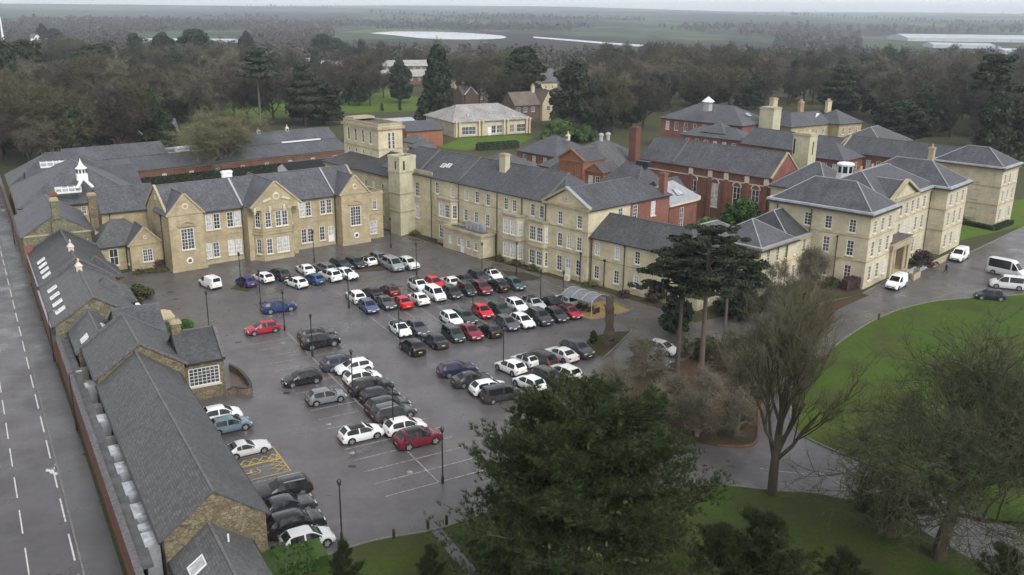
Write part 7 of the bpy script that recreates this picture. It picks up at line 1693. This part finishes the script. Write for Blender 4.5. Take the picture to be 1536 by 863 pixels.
x, y = P(1180, 465); tree('dark_shrubs', 'long dark shrub below the hipped corner range', dense_meshes(57, 2.4, 7, 'bush', .3, 'leaf_olive', 60, 50), x, y, cat='shrub')
x, y = P(1112, 470); tree('dark_shrubs', 'dark laurel clump behind the cedars', dense_meshes(58, 3.4, 7, 'bush', .32, 'leaf_dark', 60, 60), x, y, cat='shrub')
# broken trunk and small bushes
R = np.random.default_rng(3); S = []; p = np.zeros(3); x, y = P(912, 515)
for i in range(9): q = p + [R.normal() * .06, R.normal() * .06, .66]; S.append((*p, *q, .62 - .02 * i + R.normal() * .05 if i else .8, .60 - .02 * i + R.normal() * .06)); p = q
S += [(0, 0, 3.2, .9, .1, 3.7, .16, .1), (0, 0, 4.2, -.7, .2, 4.9, .14, .08), (0, 0, 1.0, .9, .3, .1, .3, .12), (0, 0, 1.0, -.9, -.3, .1, .3, .12), (0, 0, 5.6, .1, .1, 6.1, .3, .1)]
V, F = tubes(S, 9); tree('dead_trunk', 'thick broken off dead tree trunk standing on the shrub island', (np_mesh('trunk', V, F, 'bark_pine'),), x, y, cat='tree trunk', parts=('trunk',))
def bush(label, px_, py_, h, w, mat, leaf=.16, name='bush', per=150, n=30, shape='bush'): 
    x, y = P(px_, py_); return tree(name, label, dense_meshes(int(px_) * 7 + int(py_), h, w, shape, leaf, mat, per, n), x, y, cat='bush')
bush('small upright dark bush on the shrub island beside the dead trunk', 890, 515, 1.7, 1.1, 'leaf_dark')
def hedge(label, pts, w, h, mat, leaf=.15, name='clipped_hedge'):
    R = np.random.default_rng(int(pts[0][0] * 13) % 9999); C, N = [], []
    for a, b_ in zip(pts, pts[1:]):
        a, b_ = np.array(a), np.array(b_); L = np.linalg.norm(b_ - a); u = (b_ - a) / L; s = np.array([-u[1], u[0]]); n = int(L * 260)
        t = R.uniform(0, 1, n); q = R.uniform(-1, 1, n); zz = R.uniform(0, 1, n); side = R.integers(0, 3, n)
        off = np.where(side == 0, q, np.sign(q)) * w / 2; z = np.where(side == 0, h, zz * h) + R.normal(size=n) * .05
        C.append(np.stack([a[0] + u[0] * L * t + s[0] * off, a[1] + u[1] * L * t + s[1] * off, z], 1) + R.normal(size=(n, 3)) * .05); N.append(np.stack([s[0] * np.where(side == 0, 0, np.sign(q)), s[1] * np.where(side == 0, 0, np.sign(q)), np.where(side == 0, 1., .2)], 1) + R.normal(size=(n, 3)) * .5)
    C, N = np.concatenate(C), np.concatenate(N); V, F = dabs(C, N, leaf, leaf * 1.3, R); o = link(name, np_mesh(name, V, F, mat)); tag(o, label, 'hedge')
    core = MB(); strip(core, [tuple(p) for p in pts], w * .86, 0, h * .94); core.build('hedge_core', mat, o)
hedge('bright green clipped hedge by the silver hatchback at the end of the strip', [P(412, 858), P(432, 851), P(470, 841)], 3.0, 1.1, 'leaf_hedge', .17)
hedge('green clipped hedge on the small lawn by the dark roofed wing', [P(250, 497), P(283, 490)], 1.6, .8, 'leaf_hedge')
hedge('low dark red hedge under the white window of the lodge', [P(207, 403), P(248, 401)], 1.0, 1.2, 'leaf_heather')
hedge('low green edging in front of the dark red hedge', [P(204, 411), P(251, 406)], .9, .45, 'leaf_olive')
hedge('dark boxy hedge at the corner of the entrance block', [P(1268, 436), P(1292, 431)], 1.3, 1.8, 'leaf_heather')
hedge('dark hedge along the foot of the far right block', [P(1447, 337), P(1490, 346), P(1515, 336)], 1.2, .7, 'leaf_dark')
wsr = [(-92.5 + .749 * x + .663 * 2.6, 194.5 + .663 * x - .749 * 2.6) for x in (6, 20, 36, 48)]
hedge('long dark courtyard hedge in front of the workshop range', wsr, 2.2, 2.0, 'leaf_dark', .3)
hedge('dark evergreen hedge bordering the small lawn of the modern hall', [P(718, 226), P(775, 222)], 2.0, 2.0, 'leaf_dark', .3)
bush('rounded green shrub beside the linking yard at the left of the car park', 216, 449, 1.5, 3.6, 'leaf_olive')
bush('green shrub against the yard wall near the tiered planter', 207, 440, 1.3, 2.2, 'leaf_hedge')
bush('dark brown shrub beside the entrance porch', 1385, 399, 2.4, 4.4, 'leaf_heather'); bush('dark shrub under the corner window of the entrance block', 1248, 432, 1.6, 2.6, 'leaf_dark')
bush('dark round bush at the foot of the far right block', 1452, 333, 1.6, 2.2, 'leaf_dark')
for i, (sx_, lab) in enumerate(((-3.5, 'weedy green shrub at the foot of the turret'), (8.2, 'low shrub below the first stacked bay'), (19, 'low shrub below the middle stacked bay'), (22.5, 'low shrub below the last stacked bay'), (26.5, 'low shrub between the last bay and the pediment'), (38.5, 'low shrub at the junction with the two storey range'), (45, 'rusty shrub below the two storey range'))):
    x, y = ew(sx_, -1.4); tree('wall_shrub', lab, dense_meshes(60 + i, .9, 2.2, 'bush', .14, 'leaf_olive' if i != 6 else 'leaf_heather', 150, 20), x, y, cat='bush', group='shrubs along the cream wing')
# court trees
x, y = 31, 141; tree('green_tree', 'bright green leafy tree in the brick court beside the bow ended block', dense_meshes(71, 7.8, 6.0, 'dome', .34, 'leaf_bush', 80, 70), x, y)
x, y = 39.5, 152; tree('green_tree', 'darker green leafy tree against the arched windows of the brick hall', dense_meshes(72, 8.6, 7.5, 'dome', .34, 'leaf_hedge', 80, 80), x, y)
# the solitary greenish tree behind the workshop court
x, y = P(338, 262); tree('bare_tree', 'solitary greenish bare tree in the back court before the workshop range', bare_meshes(74, hgt(x, y, 158), 'twig_olive', 'bark_pale', 1.1, .04, 2, limb=2, levels=5, spread=.74, trunk=.22, kids=(9, 6, 5, 5), rad=.4, fork=.35, tips=3), x, y, sc=(1.75, 1.75, 1))
# conifers and other single trees further off
dk = [dense_meshes(s, 20, 11, sh, .62, m, 42, 130) for s, sh, m in ((81, 'cone', 'leaf_dark'), (82, 'dome', 'leaf_dark'), (83, 'dome', 'leaf_cedar'), (84, 'column', 'leaf_dark'))]
ti = [dense_meshes(s, 20, 15, 'tiers', .6, 'leaf_cedar', 46, 120) for s in (85, 86)]; um = [dense_meshes(s, 22, 11, 'umbrella', .6, 'leaf_dark', 52, 90, 'bark_pine') for s in (87, 88)]
def far_tree(label, px_, py_, top, wpx, kind, ref, name='conifer'):
    x, y = P(px_, py_); hh = hgt(x, y, top); d = math.hypot(math.hypot(x, y), CAMH); w = wpx * d / FPX; h0, w0 = ref
    tree(name, label, kind, x, y, gz(x, y), None, (w / w0, w / w0, hh / h0))
far_tree('tall dense dark conifer left of the modern hall', 657, 190, 70, 58, dk[0], (20, 11)); far_tree('broad dark evergreen rising behind the villa roof', 784, 172, 70, 66, dk[1], (20, 11)); far_tree('large dark evergreen right of the villa, in front of the tree belt', 858, 196, 92, 62, dk[1], (20, 11))
far_tree('tall pine with a bare trunk at the edge of the green slope', 392, 196, 74, 52, um[0], (22, 11), 'pine_tree'); far_tree('second pine with layered plates beside the green slope', 458, 190, 93, 50, ti[0], (20, 15), 'pine_tree'); far_tree('dark spreading pine above the cars by the wood', 485, 187, 120, 60, dk[2], (20, 11), 'pine_tree')
far_tree('tall wind-shaped pine standing high over the wood behind the far right block', 1476, 235, 83, 66, um[1], (22, 11), 'pine_tree'); far_tree('narrow dark conifer right behind the far right block', 1483, 245, 136, 48, dk[3], (20, 11)); far_tree('dark cedar with layered branches behind the far cream house', 1256, 175, 99, 66, ti[1], (20, 15), 'cedar_tree')
far_tree('rounded grey green evergreen in front of the layered cedar', 1262, 170, 130, 48, dk[2], (20, 11)); far_tree('broad dark cedar at the back of the brick quarter', 1062, 160, 108, 64, dk[2], (20, 11), 'cedar_tree'); far_tree('dark conifer far off above the pale terrace', 925, 115, 70, 36, dk[0], (20, 11))
far_tree('pointed dark conifer right of the pale terrace', 993, 165, 112, 26, dk[0], (20, 11)); far_tree('dark evergreen over the linking wing', 1346, 215, 150, 74, dk[1], (20, 11)); far_tree('dark pine at the right hand edge above the lawn', 1528, 240, 160, 50, dk[1], (20, 11)); far_tree('dark evergreen among bare crowns above the linking wing', 1400, 205, 128, 50, dk[2], (20, 11))
far_tree('dark conifer clump against the white shed at upper left', 295, 95, 38, 46, dk[1], (20, 11)); far_tree('dark twin conifer left of the clump by the white shed', 247, 96, 42, 30, dk[2], (20, 11)); far_tree('small dark conifer at the skyline of the left wood', 66, 66, 25, 20, dk[3], (20, 11)); far_tree('rounded dark evergreen beside the small skyline conifer', 84, 70, 32, 24, dk[1], (20, 11)); far_tree('dark evergreen above the twin gable house', 485, 90, 45, 34, dk[1], (20, 11)); far_tree('dark evergreen left of the evergreen above the twin gable house', 505, 88, 50, 30, dk[2], (20, 11)); far_tree('dark evergreen over the grey roofed house', 372, 92, 42, 26, dk[3], (20, 11)); far_tree('dark evergreen half way along the white shed', 206, 100, 44, 22, dk[2], (20, 11)); far_tree('broad dark evergreen in the left wood below the white shed', 150, 140, 66, 72, dk[1], (20, 11)); far_tree('deep green evergreen at the left edge of the wood', 10, 160, 62, 60, dk[1], (20, 11)); far_tree('dark pine in the left wood behind the timber fronted house', 45, 150, 58, 62, dk[2], (20, 11)); far_tree('dark holly green tree in the wood near the workshop range', 238, 180, 110, 44, dk[1], (20, 11)); far_tree('tall dark evergreen in the middle of the left wood', 190, 160, 80, 40, dk[2], (20, 11))
bush('round bright green bush between the modern hall and the brick block', 838, 210, 6.0, 12, 'leaf_bush', .5, 'round_bush', 60, 60); bush('darker round shrub right of the bright green bush', 878, 213, 4.6, 8, 'leaf_hedge', .5, 'round_bush', 60, 50); bush('dark shrubs under the low brick annex', 640, 213, 3.0, 9, 'leaf_olive', .4, 'round_bush', 60, 50)
far_tree('clipped narrow dark column on the green slope, taller one', 600, 166, 143, 4.5, dk[3], (20, 11), 'columnar_tree'); far_tree('short clipped dark column on the green slope', 573, 167, 154, 5, dk[3], (20, 11), 'columnar_tree')
# ---- bare woodland: individual trees, then the far mass
wd = [bare_meshes(s, 16, tw, 'bark', 1.5, .085, 4, levels=4, spread=.62, trunk=.30, kids=(7, 6, 5), rad=.24, fork=.3, tips=4, up=.12) for s, tw in ((91, 'twig_brown'), (92, 'twig_brown'), (93, 'twig_green'), (94, 'twig_brown'), (95, 'twig_green'), (96, 'twig_pale'))]
LABW = {'twig_brown': 'bare grey brown tree crowded into the winter wood', 'twig_green': 'bare greenish tree crowded into the winter wood', 'twig_pale': 'bare pale grey tree crowded into the winter wood'}
wm = [m[1].materials[0].name for m in wd]
EVG = [dk[1], dk[2], dk[0]]
def inpoly(x, y, pts):
    c = False; j = len(pts) - 1
    for i in range(len(pts)):
        if (pts[i][1] > y) != (pts[j][1] > y) and x < (pts[j][0] - pts[i][0]) * (y - pts[i][1]) / (pts[j][1] - pts[i][1]) + pts[i][0]: c = not c
        j = i
    return c
zones = [([(-10, 90), (340, 92), (372, 120), (360, 175), (300, 192), (230, 190), (140, 212), (90, 226), (5, 244), (-10, 250)], 140), ([(25, 250), (120, 244), (125, 252), (30, 260)], 5), ([(140, 236), (262, 230), (266, 236), (150, 243)], 6), ([(490, 140), (620, 140), (640, 162), (500, 166)], 9), ([(400, 118), (560, 118), (560, 132), (400, 132)], 6), ([(690, 150), (770, 165), (775, 178), (700, 160)], 4), ([(980, 148), (1290, 140), (1290, 158), (1130, 166), (985, 172)], 24), ([(360, 165), (520, 172), (515, 188), (380, 195)], 6), ([(500, 88), (660, 100), (655, 118), (500, 108)], 10), ([(660, 118), (760, 130), (765, 146), (640, 148)], 8), ([(875, 100), (1000, 96), (1300, 100), (1545, 110), (1545, 230), (1500, 235), (1440, 215), (1310, 196), (1290, 160), (1150, 140), (1000, 148), (975, 190), (900, 200), (880, 160)], 140), ([(880, 150), (970, 150), (965, 196), (895, 205)], 10)]
placed = []
for poly_, n in zones:
    x0, x1 = min(p[0] for p in poly_), max(p[0] for p in poly_); y0, y1 = min(p[1] for p in poly_), max(p[1] for p in poly_); c = tries = 0
    while c < n and tries < 20000:
        tries += 1; px_, py_ = rng.uniform(x0, x1), y0 + (y1 - y0) * rng.uniform(0, 1)
        if not inpoly(px_, py_, poly_): continue
        if any(abs(px_ - a) < 13 and abs(py_ - e) < 7 for a, e in placed): 
            if tries < 12000: continue
        placed.append((px_, py_)); c += 1; x, y = P(px_, py_); s = rng.uniform(.95, 1.45)
        if rng.random() < (.42 if px_ < 340 else .34): k_ = EVG[rng.integers(0, 3)]; tree('evergreen_tree', 'dark evergreen scattered through the bare winter wood', k_, x, y, gz(x, y), None, (s * .6, s * .6, s * .62), 'evergreens in the winter wood')
        else: i = rng.integers(0, 6); tree('woodland_tree', LABW[wm[i]], wd[i], x, y, gz(x, y), None, (s * 1.05, s * 1.05, s * .95), 'bare trees of the winter wood')
# far mass
def mass(name, label, pts, size, per, mat, seed, leaf):
    R = np.random.default_rng(seed); n = len(pts); base = unit(R.normal(size=(per * 4, 3)))
    C, N, W_ = [], [], []
    for (x, y, z), s in zip(pts, size):
        d = unit(R.normal(size=(per, 3))); r = R.uniform(.45, 1, per)[:, None]; C.append(np.array([x, y, z + s * .52]) + d * r * [s * .45, s * .45, s * .52]); N.append(d + [0, 0, .4] + R.normal(size=d.shape) * .5); W_.append(np.full(per, leaf * s) * R.uniform(.6, 1.4, per))
    C, N, W_ = np.concatenate(C), np.concatenate(N), np.concatenate(W_); V, F = dabs(C, N, W_, W_ * 1.2, R); o = link(name, np_mesh(name, V, F, mat)); tag(o, label, 'woodland', kind='stuff')
R = np.random.default_rng(77)
def region(n, x0, x1, y0, y1, hgap=()):
    out = []
    while len(out) < n:
        px_, py_ = R.uniform(x0, x1), y0 + (y1 - y0) * R.uniform(0, 1) 
        if any(inpoly(px_, py_, h_) for h_ in hgap): continue
        x, y = P(px_, py_); d = math.hypot(x, y)
        # follow the falling ground: nudge the point outwards to where the sight line meets it
        zt = gz(x, y)
        for _ in range(6): x, y = P(px_, py_, zt); zt = gz(x, y)
        out.append((x, y, zt))
    return out
water = [[(545, 44), (760, 46), (770, 63), (600, 62), (545, 55)], [(750, 55), (1150, 66), (1150, 80), (750, 64)]]; ind = [[(1290, 50), (1545, 52), (1545, 84), (1290, 84)], [(195, 48), (380, 48), (380, 68), (195, 68)]]
lk = [[(500, 30), (770, 30), (1160, 55), (1160, 86), (760, 84), (500, 84)]]
pts = region(900, -60, 1600, 64, 106, water + ind + lk); mass('far_woodland', 'dense bare woodland belt beyond the site', pts, R.uniform(9, 15, len(pts)), 90, 'wood_far', 5, .12)
pts = region(760, -60, 540, 34, 66, ind + lk) + region(300, 760, 1600, 42, 72, water + ind + lk); mass('far_woodland', 'hazy woodland filling the valley floor', pts, R.uniform(10, 16, len(pts)), 50, 'wood_far', 6, .16)
# hedgerow lines and copses on the far hills
pts = []
for i in range(34):
    px_, py_ = R.uniform(-50, 1590), R.uniform(20, 46); L = R.uniform(60, 260); a = R.uniform(-.02, .03)
    for t in np.arange(0, L, 6): 
        q = region(1, px_ + t, px_ + t + .1, py_ + a * t, py_ + a * t + .05)[0]; pts.append(q)
mass('far_hedgerows', 'dark hedgerows and copses on the far hillside', pts, R.uniform(9, 20, len(pts)), 26, 'wood_far', 8, .22)
# ================================================================ WATER, AIR AND LIGHT
k = NT('lake_water', 0.25, 0.4); k.color((.20, .22, .235)); k.bump(k.noise(k.pos(), .05, 3), .05, .5)
zl = -11.4
def lake(name, pts):
    q = [P(px_, py_, zl) for px_, py_ in pts]; o = sheet(name, q, zl, 'lake_water'); return o
lake('lake', spline([(553, 50), (590, 53), (640, 58), (700, 59.5), (752, 58), (757, 54.5), (735, 52), (690, 49), (640, 47.5), (590, 47.5), (553, 50)], 4)[:-1])
lake('river', spline([(800, 57), (860, 62), (930, 68), (1000, 73), (1060, 77), (1140, 79), (1142, 75), (1060, 73), (1000, 69.5), (930, 65), (860, 59.5), (800, 55)], 4))
lake('flooded_field', [(1105, 78), (1140, 79), (1141, 73), (1106, 72)])
for (nm, lab) in (('x', 'y'),): pass
SUN_EL, SUN_AZ = 42, -35      # high, veiled sun behind the camera's left shoulder
w = bpy.data.worlds.new('World'); scene.world = w; w.use_nodes = True
nt = w.node_tree; bg = nt.nodes['Background']; sky = nt.nodes.new('ShaderNodeTexSky'); sky.sky_type = 'NISHITA'; sky.sun_disc = False
sky.sun_elevation = math.radians(SUN_EL); sky.sun_rotation = math.radians(180 + SUN_AZ); sky.altitude = 60; sky.air_density = 1.0; sky.dust_density = 1.0; sky.ozone_density = 1.0
hs = nt.nodes.new('ShaderNodeHueSaturation'); hs.inputs['Saturation'].default_value = 0.12
nt.links.new(sky.outputs[0], hs.inputs['Color']); nt.links.new(hs.outputs[0], bg.inputs['Color']); bg.inputs['Strength'].default_value = SKY
sl = bpy.data.lights.new('sun', 'SUN'); sl.energy = SUNE; sl.angle = math.radians(28); sl.color = (1.0, .97, .93); so = bpy.data.objects.new('sun', sl); col.objects.link(so)
# sun_rotation is measured from +Y towards +X in the sky; the lamp points back along it
az = math.radians(180 + SUN_AZ); dv = Vector((math.sin(az) * math.cos(math.radians(SUN_EL)), math.cos(az) * math.cos(math.radians(SUN_EL)), math.sin(math.radians(SUN_EL))))
so.rotation_euler = dv.to_track_quat('Z', 'Y').to_euler()
if HAZE > 0:
    q = MB(); q.box(-10050, -10050, -80, 10050, 10050, 118); o = q.build('haze', 'white_paint'); m = bpy.data.materials.new('haze_air'); m.use_nodes = True; n = m.node_tree.nodes
    n.remove(n['Principled BSDF']); pv = n.new('ShaderNodeVolumePrincipled'); pv.inputs['Color'].default_value = (.80, .89, 1.0, 1); pv.inputs['Density'].default_value = HAZE; pv.inputs['Anisotropy'].default_value = .2
    m.node_tree.links.new(pv.outputs[0], n['Material Output'].inputs['Volume']); o.data.materials.clear(); o.data.materials.append(m); tag(o, kind='stuff')
vs = scene.view_settings; vs.view_transform = 'Standard'; vs.look = 'None'; vs.gamma = 1; vs.use_curve_mapping = False; vs.exposure = EXPO
scene.cycles.max_bounces = 6; scene.cycles.diffuse_bounces = 3; scene.cycles.glossy_bounces = 3; scene.cycles.volume_bounces = 4; scene.cycles.transparent_max_bounces = 4
scene.cycles.use_adaptive_sampling = True; scene.cycles.adaptive_threshold = .03; scene.cycles.use_denoising = True; scene.cycles.caustics_reflective = False; scene.cycles.caustics_refractive = False; scene.cycles.sample_clamp_indirect = 4
